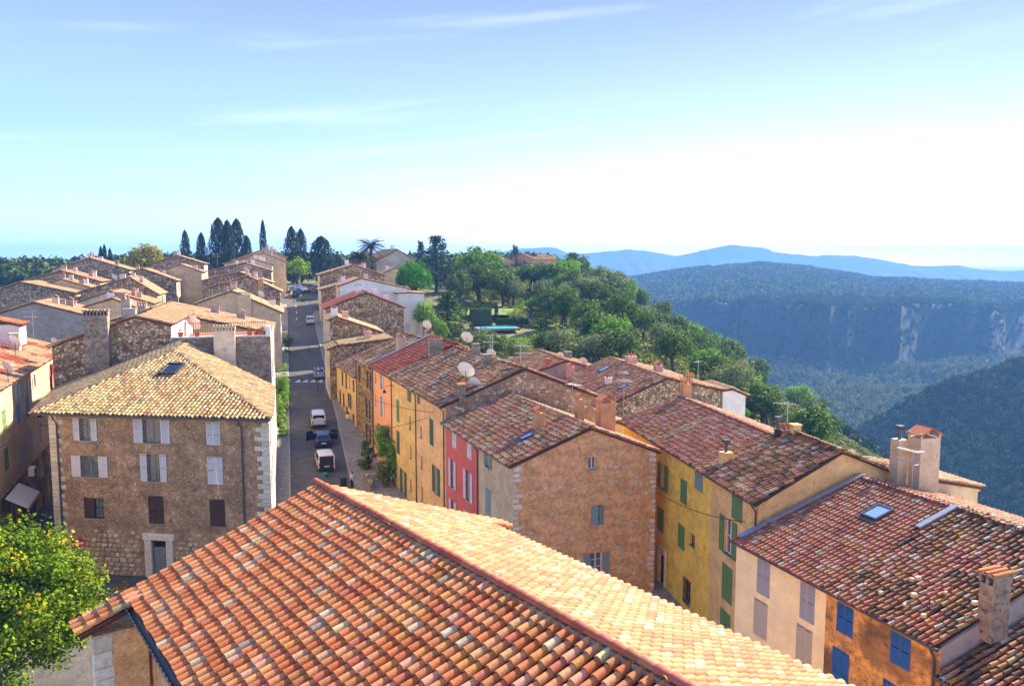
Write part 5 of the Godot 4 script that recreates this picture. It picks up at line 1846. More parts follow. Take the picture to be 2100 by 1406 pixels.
func zone(x: float, d: float) -> String:
	var k := x / d
	if d < 128.0:
		return "low on the slope behind the roofs" if k > 0.1 else "just above the right roofs"
	if d < 195.0:
		return "around the pool garden" if k < 0.06 else "on the middle slope" if k < 0.18 else "at the slope edge above the valley"
	if d < 262.0:
		return "on the garden hill" if k < 0.0 else "on the upper slope" if k < 0.14 else "on the upper slope edge"
	return "beside the hilltop villa" if k < 0.06 else "along the wooded skyline"


# trees of one kind in one place are told apart by counting from the left
func name_alike() -> void:
	for phrase in alike:
		var list: Array = alike[phrase]
		list.sort_custom(func(a, b): return a[0] < b[0])
		for k in list.size():
			list[k][1].set_meta("label", "%s, %s from the left" % [phrase, NTH[k] if k < NTH.size() else "twenty-" + NTH[k - 20] if k < 29 else "thirtieth or later"] if list.size() > 1 else phrase)


func palm(label: String, x: float, d: float, top: float, wide: float) -> void:
	var y := ground(x, d)
	var t := thing("palm_tree", label, "palm", Vector3(x, y, -d))
	var h := top - y - wide * 0.22
	var b := MB.new()
	b.tube([Vector3(0, -0.3, 0), Vector3(0.1, h * 0.5, 0), Vector3(0, h, 0)], [0.45, 0.36, 0.42], 8)
	part(t, "trunk", b.mesh(), M.bark)
	var r := RandomNumberGenerator.new()
	r.seed = int(absf(x) * 10)
	for k in 60:
		var f := MB.new()
		f.tint = true
		var a := k * 2.4
		var lift := lerpf(1.35, -0.55, k / 60.0) + r.randf_range(-0.15, 0.15)
		var out := Vector3(cos(a), 0, sin(a))
		var ln := wide * 0.52 * r.randf_range(0.85, 1.1)
		var pts := []
		for i in 8:
			var u := i / 7.0
			pts.append(Vector3(0, h, 0) + out * ln * u * cos(lift * (1 - u * 0.4)) + Vector3(0, ln * (sin(lift) * u - 0.55 * u * u), 0))
		f.col = lin(96, 104, 56)
		f.tube(pts, [0.04, 0.035, 0.03, 0.028, 0.024, 0.02, 0.014, 0.008], 4, false)
		for i in 22:
			var u := 0.1 + 0.88 * i / 22.0
			var p: Vector3 = (pts[int(u * 7)] as Vector3).lerp(pts[mini(int(u * 7) + 1, 7)], fmod(u * 7, 1.0))
			var lf := wide * 0.10 * (1.0 - 0.6 * absf(u - 0.45))
			for sx in [-1.0, 1.0]:
				var side: Vector3 = out.cross(Vector3.UP) * float(sx)
				f.col = tint_of([[78, 96, 48], [92, 112, 54], [70, 88, 50]], r)
				var tip: Vector3 = p + (side + out * 0.55 + Vector3(0, -0.25, 0)).normalized() * lf
				var wv := out * 0.13
				f.tri(p - wv, p + wv, tip)
		part(t, "frond", f.mesh(), M.leaf)


func vegetation() -> void:
	# ---- the lime tree at the lower left, close to the tower: each limb, clumps of real leaves
	var t := thing("lime_tree", "big sunlit lime tree with yellowing leaves at the lower left", "tree", Vector3(-23.7, 0, -34.0))
	var b := MB.new()
	b.tube([Vector3(0, -0.2, 0), Vector3(0.1, 1.4, 0), Vector3(0, 3.2, 0.1)], [0.42, 0.32, 0.26], 10)
	var r := RandomNumberGenerator.new()
	r.seed = 404
	for k in 11:
		var a := TAU * k / 11.0 + r.randf_range(-0.3, 0.3)
		var e := Vector3(cos(a) * r.randf_range(2.2, 3.8), r.randf_range(4.5, 8.6), sin(a) * r.randf_range(2.2, 3.8))
		b.tube([Vector3(0, r.randf_range(2.0, 3.2), 0.1), Vector3(e.x * 0.4, e.y * 0.7, e.z * 0.4), e], [0.18, 0.11, 0.03], 6)
	part(t, "trunk", b.mesh(), M.bark)
	var cs := [[92, 120, 20], [110, 138, 22], [76, 104, 20], [132, 150, 26], [100, 128, 22], [120, 144, 24], [190, 164, 28], [182, 140, 28]]
	var crown := MB.new()
	crown.tint = true
	for k in 400:
		var d := rand_dir(r)
		if d.y < -0.5:
			d.y *= -0.6
		var c := d * Vector3(4.6, 4.4, 4.6) * r.randf_range(0.55, 0.98) + Vector3(0, 4.9, 0)
		var rr := r.randf_range(0.55, 1.0)
		var gold := r.randf() < 0.22
		for j in 120:
			var e := rand_dir(r)
			crown.col = tint_of(cs if gold else cs.slice(0, 6), r)
			leaf(crown, c + e * rr * Vector3(1, 0.75, 1) * pow(r.randf(), 0.4), (e * 0.6 + rand_dir(r) * 0.7 + Vector3(0, 0.5, 0)).normalized(), r.randf_range(0.13, 0.23), r, 0.8)
	part(t, "crown", crown.mesh(), M.leaf)

	# ---- single trees
	var list := [[
		["cypress", -95.7, 230, 31.2, 2.2], ["cypress", -90.2, 228, 30.4, 2.4], ["cypress", -86.6, 232, 34.8, 4.3], ["cypress", -84.3, 233, 34.3, 3.2], ["cypress", -82.6, 236, 34.8, 3.8],
		["cypress", -79.7, 236, 29.9, 2.4], ["cypress", -77.6, 245, 35.0, 1.7], ["cypress", -67.3, 240, 32.7, 3.6], ["cypress", -65.6, 244, 32.3, 2.9], ["cypress", -57.8, 238, 29.8, 5.4],
		["cypress", -120.5, 230, 26.5, 1.4], ["cypress", -120.5, 232, 27.2, 1.2], ["cypress", -118.4, 231, 26.0, 1.3], ["cypress", -47.1, 225, 22.8, 2.1], ["cypress", -3.4, 168, 13.0, 0.7],
		["plane", -104.3, 222, 28.0, 13.2], ["lime", -60.9, 222, 24.0, 8.0], ["palm", -38.1, 212, 28.2, 9.3], ["palm", -40.0, 206, 24.9, 6.4], ["cedar", -20.4, 210, 29.7, 13.1],
		["cedar", -25.2, 216, 28.3, 5.4], ["umbrella", -20.7, 165, 22.7, 8.7], ["broad", -8.0, 215, 27.0, 14.1], ["broad", -1.4, 230, 20.6, 8.1], ["broad", -14.0, 225, 25.2, 8.4],
		["fir", -11.7, 142, 16.9, 9.8], ["pine", 1.5, 300, 29.9, 4.9], ["pine", 7.9, 302, 27.7, 4.5], ["pine", -10.4, 240, 28.6, 4.5], ["pine", 28.9, 255, 20.4, 3.2],
		["pine", 37.4, 240, 14.3, 3.9], ["pine", 39.5, 236, 12.9, 3.0], ["oak", 14.3, 230, 18.9, 11.5], ["oak", 22.5, 225, 14.7, 11.2], ["oak", 8.1, 260, 21.0, 11.4],
		["oak", 15.4, 190, 13.3, 8.9], ["oak", 20.8, 185, 8.9, 8.1], ["oak", 32.3, 215, 8.3, 9.4], ["oak", 11.3, 150, 8.4, 5.6], ["oak", 34.6, 190, 3.8, 7.1],
		["oak", 46.1, 210, 2.0, 6.6], ["oak", 50.0, 215, 0.2, 6.0], ["oak", 33.1, 170, 2.4, 5.3], ["oak", 21.1, 160, 6.5, 6.0], ["olive", 2.1, 165, 11.2, 4.6],
		["olive", 6.0, 160, 10.5, 5.0], ["olive", 6.8, 135, 7.9, 4.2], ["olive", 14.7, 130, 6.8, 3.7], ["olive", 18.9, 125, 5.7, 3.4], ["broad", 4.5, 180, 13.7, 6.8],
		["broad", -4.4, 140, 8.3, 5.2], ["broad", 0.9, 138, 8.5, 5.2], ["broad", 7.4, 118, 6.6, 3.7], ["broad", 37.8, 150, 2.7, 4.7], ["oak", 42.5, 150, 0.8, 5.6],
		["oak", 53.1, 170, -3.0, 6.4], ["oak", 32.6, 120, 2.5, 4.5], ["broad", 45.1, 140, -2.3, 4.4], ["oak", 45.3, 130, -2.3, 4.9], ["oak", 49.4, 130, -4.0, 4.9],
		["broad", 32.7, 110, 1.3, 3.2], ["olive", 47.5, 115, -4.1, 3.6], ["oak", 36.2, 100, 0.5, 3.8], ["oak", 43.0, 95, -2.2, 4.2], ["olive", 41.2, 75, -0.2, 2.8],
		["olive", 39.8, 62, 0.6, 2.3], ["broad", 46.6, 80, -2.7, 3.0], ["oak", 42.2, 70, -0.7, 3.1], ["broad", -16.9, 150, 14.9, 4.7], ["broad", -13.1, 135, 13.0, 4.2],
		["oak", 10.2, 205, 14.0, 7.7], ["oak", 0.0, 215, 17.0, 8.1], ["broad", -5.4, 215, 19.0, 6.7]
	]]
	var said := {
		"cypress": ["slim cypress behind the village roofs, leftmost of the tall ones", "second tall cypress from the left behind the roofs", "broad dark cypress, biggest of the group above the village", "cypress grown into the biggest one on its right", "tall cypress right of the biggest one", "short cypress right of the tall pair", "needle-thin cypress standing alone above the street end", "left one of two cypresses beside the street end", "right one of two cypresses beside the street end", "stout rounded cypress right of the car park", "left of three small cypresses at the far left", "middle of three small cypresses at the far left", "right of three small cypresses at the far left", "small cypress in front of the palms", "tiny cypress in the garden by the pool"],
		"plane": ["yellowing plane tree above the left roofs"], "lime": ["bright clipped lime tree over the car park"],
		"palm": ["tall date palm behind the street houses", "shorter palm left of the tall one"],
		"cedar": ["large dark cedar on the garden hill", "smaller dark conifer left of the large cedar"], "umbrella": ["vivid green umbrella pine beside the white house"], "fir": ["spreading fir in the garden beside the pool hedge"],
	}
	var names := {"cypress": "cypress_tree", "plane": "plane_tree", "lime": "clipped_lime_tree", "cedar": "cedar_tree", "umbrella": "umbrella_pine", "broad": "leafy_tree", "fir": "fir_tree", "pine": "pine_tree", "oak": "holm_oak", "olive": "olive_tree"}
	var general := {"broad": "light green leafy tree", "oak": "dark evergreen oak", "olive": "grey-green olive tree", "pine": "small dark pine"}
	var count := {}
	for q in list[0]:
		var kind: String = q[0]
		var k: int = count.get(kind, 0)
		count[kind] = k + 1
		if kind == "palm":
			palm(said.palm[k], q[1], q[2], q[3], q[4])
			continue
		var unique: bool = said.has(kind)
		var label: String = said[kind][k] if unique else general[kind]
		var tn := tree(kind, names[kind], label, q[1], q[2], q[3], q[4], "" if unique and said[kind].size() == 1 else {"cypress": "cypresses around the village", "broad": "leafy trees on the garden hill", "oak": "evergreen oaks on the slope", "olive": "olive trees on the slope", "pine": "pines on the hill", "cedar": "dark conifers in the garden"}[kind], k % 3)
		if not unique:
			var ph: String = general[kind] + " " + zone(q[1], q[2])
			alike[ph] = alike.get(ph, []) + [[q[1] / q[2], tn]]
	# more oaks and trees over the wooded slope, one by one
	r.seed = 515
	var n := 0
	while n < 190:
		var d := r.randf_range(105, 400) if n < 120 else r.randf_range(112, 290)
		var k := r.randf_range(0.02, 0.40)
		var x := k * d if n < 120 else r.randf_range(-13.0, 26.0)
		if (n < 120 and x < 15.0) or (d < 120 and x < 28.0) or (absf(x + 2.0) < 9.0 and absf(d - 166.0) < 20.0) or (d < 150 and x < -9.0) or (d > 215.0 and d < 312.0 and absf(x / d - 0.012) < 0.045) or (x < 6.0 and d > 132.0 and d < 160.0):
			continue
		var kind: String = ["oak", "oak", "oak", "olive", "broad"][r.randi_range(0, 4)]
		var h := r.randf_range(5.0, 9.5)
		var tn := tree(kind, names[kind], general[kind], x, d, ground(x, d) + h, h * r.randf_range(0.8, 1.25), {"broad": "leafy trees on the garden hill", "oak": "evergreen oaks on the slope", "olive": "olive trees on the slope"}[kind], r.randi_range(0, 2), 0.4)
		var ph: String = general[kind] + " " + zone(x, d)
		alike[ph] = alike.get(ph, []) + [[x / d, tn]]
		n += 1
	name_alike()
	# ---- what cannot be counted: scrub on the slope, woods behind the village, forest across the valley
	var bush := clumps(71, Vector3(0.42, 0.36, 0.42), 12, 22, 0.22, 0.13, GREENS.shrub, 0.3)
	var far := clumps(72, Vector3(0.34, 0.42, 0.34), 8, 12, 0.24, 0.26, [[255, 255, 255], [228, 228, 222]], 0.3)
	var scrub := []
	for j in 8600:
		var d := r.randf_range(64, 430)
		var x := r.randf_range(0.0, 0.55) * d
		if j > 7500:
			d = r.randf_range(14, 110)
			x = r.randf_range(29, 80)
		if x < 19.0 - 4.0 * r.randf() or (d < 105 and x < 28.0):
			continue
		var s := r.randf_range(1.2, 3.6)
		scrub.append([Transform3D(Basis(Vector3.UP, r.randf() * TAU).scaled(Vector3(s, s * r.randf_range(0.6, 1.0), s)), Vector3(x, ground(x, d) + s * 0.2, -d)), Color.WHITE * r.randf_range(0.7, 1.3)])
	for j in 2600:  # garden terraces round the pool
		var d := r.randf_range(110, 285)
		var x := r.randf_range(-16, 24)
		if absf(x + 3) < 7.5 and absf(d - 163) < 13:
			continue
		var s := r.randf_range(0.8, 2.8)
		scrub.append([Transform3D(Basis(Vector3.UP, r.randf() * TAU).scaled(Vector3(s, s * 0.8, s)), Vector3(x, ground(x, d) + s * 0.15, -d)), Color(1.0, 1.12, 0.8) * r.randf_range(0.8, 1.5)])
	var sc := multi(self, "slope_scrub", bush, M.far_leaf, scrub)
	sc.set_meta("label", "low scrub covering the terraced slope")
	sc.set_meta("category", "scrub")
	var woods := []
	for j in 5200:
		var d := r.randf_range(236, 640)
		var x := r.randf_range(-0.85, 0.08) * d
		if d < 300 and x > -110 and x < -30 and r.randf() < 0.6:
			continue
		var s := r.randf_range(5.0, 9.5) * (0.75 if d < 300 and x > -105.0 else 1.15)
		woods.append([Transform3D(Basis(Vector3.UP, r.randf() * TAU).scaled(Vector3(s, s * r.randf_range(0.8, 1.1), s)), Vector3(x, ground(x, d) + s * 0.3, -d)), lin(78, 96, 46) * r.randf_range(0.6, 1.4)])
	var wo := multi(self, "wood_behind_village", far, M.far_leaf, woods)
	wo.set_meta("label", "green wood on the plateau behind the village")
	wo.set_meta("category", "wood")
	var forest := []
	var kinds := [lin(62, 84, 42), lin(50, 72, 40), lin(76, 94, 50), lin(92, 100, 56), lin(56, 78, 42)]  # darker greens; on the cliff band they paint its shade into the trees
	var sunlit_greens := [lin(120, 136, 72), lin(104, 122, 64), lin(140, 142, 86), lin(96, 116, 60), lin(150, 140, 90)]  # lighter greens: sunlight on valley floor and plateau painted into tree colour
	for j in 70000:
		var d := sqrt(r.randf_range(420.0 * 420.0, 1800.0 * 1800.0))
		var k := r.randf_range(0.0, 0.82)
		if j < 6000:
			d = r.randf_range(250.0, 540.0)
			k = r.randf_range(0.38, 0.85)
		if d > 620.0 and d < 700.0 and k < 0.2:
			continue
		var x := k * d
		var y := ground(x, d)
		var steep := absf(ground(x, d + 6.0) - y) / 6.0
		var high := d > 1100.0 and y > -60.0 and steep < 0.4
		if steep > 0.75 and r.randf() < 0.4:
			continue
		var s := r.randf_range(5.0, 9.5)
		forest.append([Transform3D(Basis(Vector3.UP, r.randf() * TAU).scaled(Vector3(s, s * r.randf_range(0.8, 1.3), s)), Vector3(x, y + s * 0.3, -d)), (sunlit_greens if (y < -92.0 and d > 560.0) or (high and r.randf() < 0.5) else kinds)[r.randi_range(0, 4)] * r.randf_range(0.7, 1.35)])
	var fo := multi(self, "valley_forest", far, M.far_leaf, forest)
	fo.set_meta("label", "hazy blue-green forest across the valley")
	fo.set_meta("category", "forest")


func hills() -> void:
	pass


# ---------------------------------------------------------------- vehicles
# stations front to back: [z, low, belt, roof, half width below, at the belt, at the roof]
const CAR_SHAPE := {
	"hatch": [[-2.10, 0.42, 0.60, 0.60, 0.62, 0.66, 0.60], [-1.95, 0.26, 0.74, 0.74, 0.80, 0.82, 0.74], [-1.0, 0.24, 0.90, 0.92, 0.85, 0.87, 0.80], [-0.75, 0.24, 0.93, 0.99, 0.86, 0.87, 0.78], [-0.05, 0.24, 0.94, 1.42, 0.86, 0.87, 0.64], [0.7, 0.24, 0.95, 1.46, 0.86, 0.87, 0.64], [1.45, 0.25, 0.96, 1.38, 0.85, 0.86, 0.62], [1.92, 0.28, 0.96, 1.02, 0.82, 0.83, 0.70], [2.05, 0.40, 0.84, 0.86, 0.74, 0.76, 0.66]],
	"van": [[-2.0, 0.42, 0.70, 0.70, 0.62, 0.66, 0.60], [-1.85, 0.28, 0.86, 0.86, 0.80, 0.82, 0.74], [-1.2, 0.26, 1.02, 1.06, 0.83, 0.84, 0.78], [-0.55, 0.26, 1.05, 1.70, 0.83, 0.84, 0.70], [0.2, 0.26, 1.06, 1.80, 0.83, 0.84, 0.72], [1.7, 0.28, 1.06, 1.80, 0.83, 0.84, 0.74], [1.92, 0.30, 1.04, 1.72, 0.82, 0.83, 0.73], [1.98, 0.42, 0.96, 1.02, 0.78, 0.80, 0.76]],
}


func car(label: String, kind: String, at: Vector3, az: float, paint: Color, o := {}) -> Node3D:
	var called := "van" if kind == "van" else "car"
	var t := thing(called, label, called, at, deg_to_rad(-az), o.get("group", "vehicles along the street"))
	var key := "paint" + paint.to_html()
	var pm := mat(key, paint, 0.28)
	pm.clearcoat_enabled = true
	pm.clearcoat = 0.6
	pm.clearcoat_roughness = 0.08
	var st: Array = CAR_SHAPE[kind]
	var b := MB.new()
	var rings := []
	for q in st:
		var ym: float = (q[1] + q[2]) * 0.5
		rings.append([Vector3(q[4], q[1], q[0]), Vector3(q[5] + 0.02, ym, q[0]), Vector3(q[5], q[2], q[0]), Vector3(q[6], q[3] - 0.04, q[0]), Vector3(q[6] - 0.1, q[3], q[0]), Vector3(0, q[3] + 0.02, q[0])])
	for k in rings.size() - 1:
		for i in 5:
			var a: Vector3 = rings[k][i]
			var c: Vector3 = rings[k][i + 1]
			var d: Vector3 = rings[k + 1][i + 1]
			var e: Vector3 = rings[k + 1][i]
			b.quad(e, a, c, d)
			var f := Vector3(-1, 1, 1)
			b.quad(a * f, e * f, d * f, c * f)
		b.quad(rings[k][0], rings[k + 1][0], rings[k + 1][0] * Vector3(-1, 1, 1), rings[k][0] * Vector3(-1, 1, 1))
	for e in [[0, 1], [rings.size() - 1, -1]]:
		var ring: Array = rings[e[0]]
		for i in 5:
			var f := Vector3(-1, 1, 1)
			if e[1] > 0:
				b.quad(ring[i] * f, ring[i + 1] * f, ring[i + 1], ring[i])
			else:
				b.quad(ring[i], ring[i + 1], ring[i + 1] * f, ring[i] * f)
	part(t, "body", b.mesh(), pm)
	# glass lies on the shell
	var first := -1
	for k in st.size():
		if st[k][3] - st[k][2] > 0.3:
			first = k
			break
	var last := st.size() - 1
	while st[last][3] - st[last][2] < 0.3:
		last -= 1
	for sx in [-1.0, 1.0]:
		for k in range(first, last):
			if kind == "van" and k > first + 1 and o.get("panel", false):
				continue
			var g := MB.new()
			var p := func(i: int, up: float, fwd: float) -> Vector3:
				var q: Array = st[i]
				return Vector3(sx * (lerpf(q[5], q[6], up) + 0.012), lerpf(q[2], q[3] - 0.05, up), q[0] + fwd)
			var quad_pts := [p.call(k, 0.08, 0.06), p.call(k + 1, 0.08, -0.06), p.call(k + 1, 0.86, -0.06), p.call(k, 0.86, 0.06)]
			if sx > 0:
				quad_pts.reverse()
			g.quad(quad_pts[0], quad_pts[1], quad_pts[2], quad_pts[3])
			part(t, "side_window", g.mesh(), M.dark_glass)
	for e in [[first - 1, first, "windscreen", -1.0], [last, last + 1, "rear_window", 1.0]]:
		var q0: Array = st[e[0]]
		var q1: Array = st[e[1]]
		var g := MB.new()
		var nrm := Vector3(0, 0.012, e[3] * 0.012)
		var lo: Array = q0 if e[3] < 0 else q1
		var hi: Array = q1 if e[3] < 0 else q0
		var a := Vector3(0, lerpf(lo[3], hi[3], 0.10), lerpf(lo[0], hi[0], 0.10)) + nrm
		var c := Vector3(0, lerpf(lo[3], hi[3], 0.9), lerpf(lo[0], hi[0], 0.9)) + nrm
		if kind == "van" and e[3] > 0:
			a = Vector3(0, 1.12, st[last][0] + 0.05)
			c = Vector3(0, 1.64, st[last][0] + 0.012)
		var wa: float = lo[6] - 0.1
		var wc: float = hi[6] - 0.1
		if e[3] > 0:
			g.quad(a + Vector3(-wa, 0, 0), a + Vector3(wa, 0, 0), c + Vector3(wc, 0, 0), c + Vector3(-wc, 0, 0))
		else:
			g.quad(a + Vector3(wa, 0, 0), a + Vector3(-wa, 0, 0), c + Vector3(-wc, 0, 0), c + Vector3(wc, 0, 0))
		if not (o.get("boot_open", false) and e[3] > 0):
			part(t, e[2], g.mesh(), M.dark_glass)
	var rear: float = st[-1][0]
	for sx in [-1, 1]:
		for z in [-1.28, 1.25]:
			var tyre := MB.new()
			tyre.lathe(Vector3.ZERO, [[0.2, -0.09], [0.29, -0.1], [0.31, -0.06], [0.31, 0.06], [0.29, 0.1], [0.2, 0.09]], 16, Basis(Vector3.BACK, PI / 2))
			if not mesh_cache.has("tyre"):
				mesh_cache["tyre"] = tyre.mesh()
				var rim := MB.new()
				rim.lathe(Vector3.ZERO, [[0.0, 0.07], [0.1, 0.085], [0.2, 0.08], [0.2, -0.08], [0.1, -0.085], [0.0, -0.07]], 12, Basis(Vector3.BACK, PI / 2))
				mesh_cache["rim"] = rim.mesh()
			var wh := part(t, "wheel", mesh_cache["tyre"], M.tyre, Transform3D(Basis.IDENTITY, Vector3(sx * 0.78, 0.31, z)))
			part(wh, "rim", mesh_cache["rim"], M.zinc)
		var l := MB.new()
		var lh := 0.34 if kind == "van" else 0.2
		l.bevel_box(Vector3(sx * 0.70, 0.82, rear - 0.03), Vector3(0.14, lh, 0.08), 0.02)
		part(t, "tail_light", l.mesh(), M.tail_light)
		l = MB.new()
		l.bevel_box(Vector3(sx * 0.60, 0.62, st[0][0] + 0.06), Vector3(0.26, 0.14, 0.12), 0.02)
		part(t, "headlight", l.mesh(), M.frame_white)
		l = MB.new()
		l.bevel_box(Vector3(sx * 0.95, 1.02, -0.72), Vector3(0.18, 0.12, 0.1), 0.02)
		part(t, "mirror", l.mesh(), M.iron)
	var bp := MB.new()
	bp.bevel_box(Vector3(0, 0.42, rear + 0.0), Vector3(1.56, 0.2, 0.12), 0.03)
	part(t, "bumper", bp.mesh(), M.iron if kind == "van" else pm)
	bp = MB.new()
	bp.box(Vector3(0, 0.62, rear + 0.02), Vector3(0.5, 0.11, 0.02))
	part(t, "number_plate", bp.mesh(), M.frame_white)
	if o.get("doors", false):
		for sx in [-1.0, 1.0]:
			var d := MB.new()
			d.bevel_box(Vector3(0, 0.58, 0.5), Vector3(0.07, 0.66, 1.0), 0.02)
			d.box(Vector3(0, 1.32, 0.45), Vector3(0.04, 0.05, 0.72))
			d.box(Vector3(0, 1.1, 0.96), Vector3(0.04, 0.46, 0.05))
			d.box(Vector3(0, 1.1, 0.14), Vector3(0.04, 0.46, 0.05), Basis(Vector3.RIGHT, 0.35))
			var dn := part(t, "door", d.mesh(), pm, Transform3D(Basis(Vector3.UP, sx * 1.05), Vector3(sx * 0.88, 0.02, -0.75)))
			d = MB.new()
			d.box(Vector3(0, 1.1, 0.54), Vector3(0.012, 0.4, 0.78))
			part(dn, "pane", d.mesh(), M.dark_glass)
	if o.get("boot_open", false):
		var d := MB.new()
		d.box(Vector3(0, 1.05, rear - 0.02), Vector3(1.36, 1.2, 0.05))
		part(t, "dark_load_panel", d.mesh(), M.iron)  # flat dark panel paints the shade inside the open rear
		d = MB.new()
		d.bevel_box(Vector3(0.0, 0.52, rear + 0.02), Vector3(1.3, 0.1, 0.14), 0.02)
		part(t, "load_floor", d.mesh(), M.frame_brown)
		d = MB.new()
		d.bevel_box(Vector3(0.34, 1.08, 0), Vector3(0.68, 1.28, 0.06), 0.02)
		var dn := part(t, "rear_door", d.mesh(), pm, Transform3D(Basis(Vector3.UP, -1.75), Vector3(0.80, 0.0, rear + 0.02)))
		d = MB.new()
		d.box(Vector3(0.34, 1.38, 0.035), Vector3(0.5, 0.46, 0.012))
		part(dn, "pane", d.mesh(), M.dark_glass)
	return t


func on_street(x: float, d: float) -> Vector3:
	return Vector3(x, curve(d, STREET_Y) - 0.05, -d)


func vehicles() -> void:
	mat("tyre", Color8(28, 28, 28), 0.9)
	mat("tail_light", Color8(170, 20, 20), 0.25)
	var tilt := func(t: Node3D, s: float) -> void: t.rotation.x = s
	tilt.call(car("white van parked with windows in its rear, third vehicle up the street", "van", on_street(-23.5, 93.0), -17, Color8(232, 232, 230)), 0.09)
	tilt.call(car("dark blue car with both front doors open", "hatch", on_street(-21.3, 86.0), -18, Color8(28, 42, 78), {"doors": true}), 0.09)
	tilt.call(car("white van with its rear door open for loading", "van", on_street(-19.3, 78.6), -20, Color8(226, 222, 212), {"boot_open": true, "panel": true}), 0.05)
	tilt.call(car("silver car parked behind the blue sign", "hatch", on_street(-29.6, 118.5), -16, Color8(150, 156, 164)), 0.08)
	tilt.call(car("white van driving up the far end of the street", "van", on_street(-43.6, 168.0), -16, Color8(224, 226, 228)), 0.09)
	var lot := [[606, 200.5, "dark car at the front of the car park row", 30, 34, 40], [613, 205, "blue car second in the car park row", 40, 60, 110], [600, 208, "grey car half hidden on the left of the car park", 100, 104, 110], [624, 208, "silver car in the middle of the car park", 190, 194, 196], [612, 213, "pale blue car at the back left of the car park", 120, 150, 190], [626, 214, "navy car at the back of the car park", 30, 40, 74], [636, 213, "dark blue car beside the navy one", 34, 44, 70], [641, 206, "black car on the right of the car park", 26, 28, 34], [650, 211, "blue car at the right edge of the car park", 50, 76, 130]]
	for q in lot:
		var d: float = q[1]
		car(q[2], "hatch", on_street((q[0] - 1050.0) / 1600.0 * d * 1.005, d), -24 if q[0] < 630 else -70, Color8(q[3], q[4], q[5]), {"group": "cars in the car park"})


# ---------------------------------------------------------------- dishes and antennas on the roofs
func dish(label: String, at: Vector3, r: float, az: float, white := true) -> void:
	var t := thing("satellite_dish", label, "satellite dish", at, 0.0, "satellite dishes on the roofs")
	var bs := Basis(Vector3.UP, deg_to_rad(-az)) * Basis(Vector3.RIGHT, -PI / 2 + 0.5)
	var b := MB.new()
	var prof := []
	for k in 7:
		var q := k / 6.0
		prof.append([r * q, 0.16 * r * q * q])
	b.lathe(Vector3.ZERO, prof, 20, bs)
	prof.reverse()
	b.lathe(bs.y * -0.015, prof, 20, bs)
	part(t, "dish", b.mesh(), M.dish_white if white else M.zinc)
	b = MB.new()
	b.tube([bs * Vector3(0, 0.02, -r), bs * Vector3(0, r * 0.9, -r * 0.25)], [0.018], 5)
	part(t, "arm", b.mesh(), M.zinc)
	b = MB.new()
	b.box(bs * Vector3(0, r * 0.9, -r * 0.22), Vector3(0.08, 0.08, 0.14), bs)
	part(t, "receiver", b.mesh(), M.dish_white)
	b = MB.new()
	b.tube([Vector3(0, -r - 0.5, 0), Vector3(0, 0, 0)] if r < 0.45 else [Vector3(0, -r - 0.6, -0.1), Vector3(0, -0.1, -0.08), -bs.y * 0.02], [0.025], 6)
	part(t, "mast", b.mesh(), M.zinc)


func antenna(label: String, top: Vector3, h: float, az: float, booms := 2) -> void:
	var t := thing("tv_antenna", label, "antenna", top - Vector3(0, h, 0), deg_to_rad(-az), "television antennas on the roofs")
	var b := MB.new()
	b.tube([Vector3(0, 0, 0), Vector3(0, h, 0)], [0.028, 0.022], 6)
	part(t, "mast", b.mesh(), M.antenna)
	for k in booms:
		var y := h - 0.15 - k * 0.6
		b = MB.new()
		b.tube([Vector3(0, y, 0.5), Vector3(0, y, -0.9)], [0.016], 5)
		part(t, "boom", b.mesh(), M.antenna)
		for j in 9:
			b = MB.new()
			var w := 0.34 - j * 0.02 if k == 0 else 0.5
			b.tube([Vector3(-w, y + 0.01, 0.4 - j * 0.15), Vector3(w, y + 0.01, 0.4 - j * 0.15)], [0.009], 4)
			part(t, "element", b.mesh(), M.antenna)


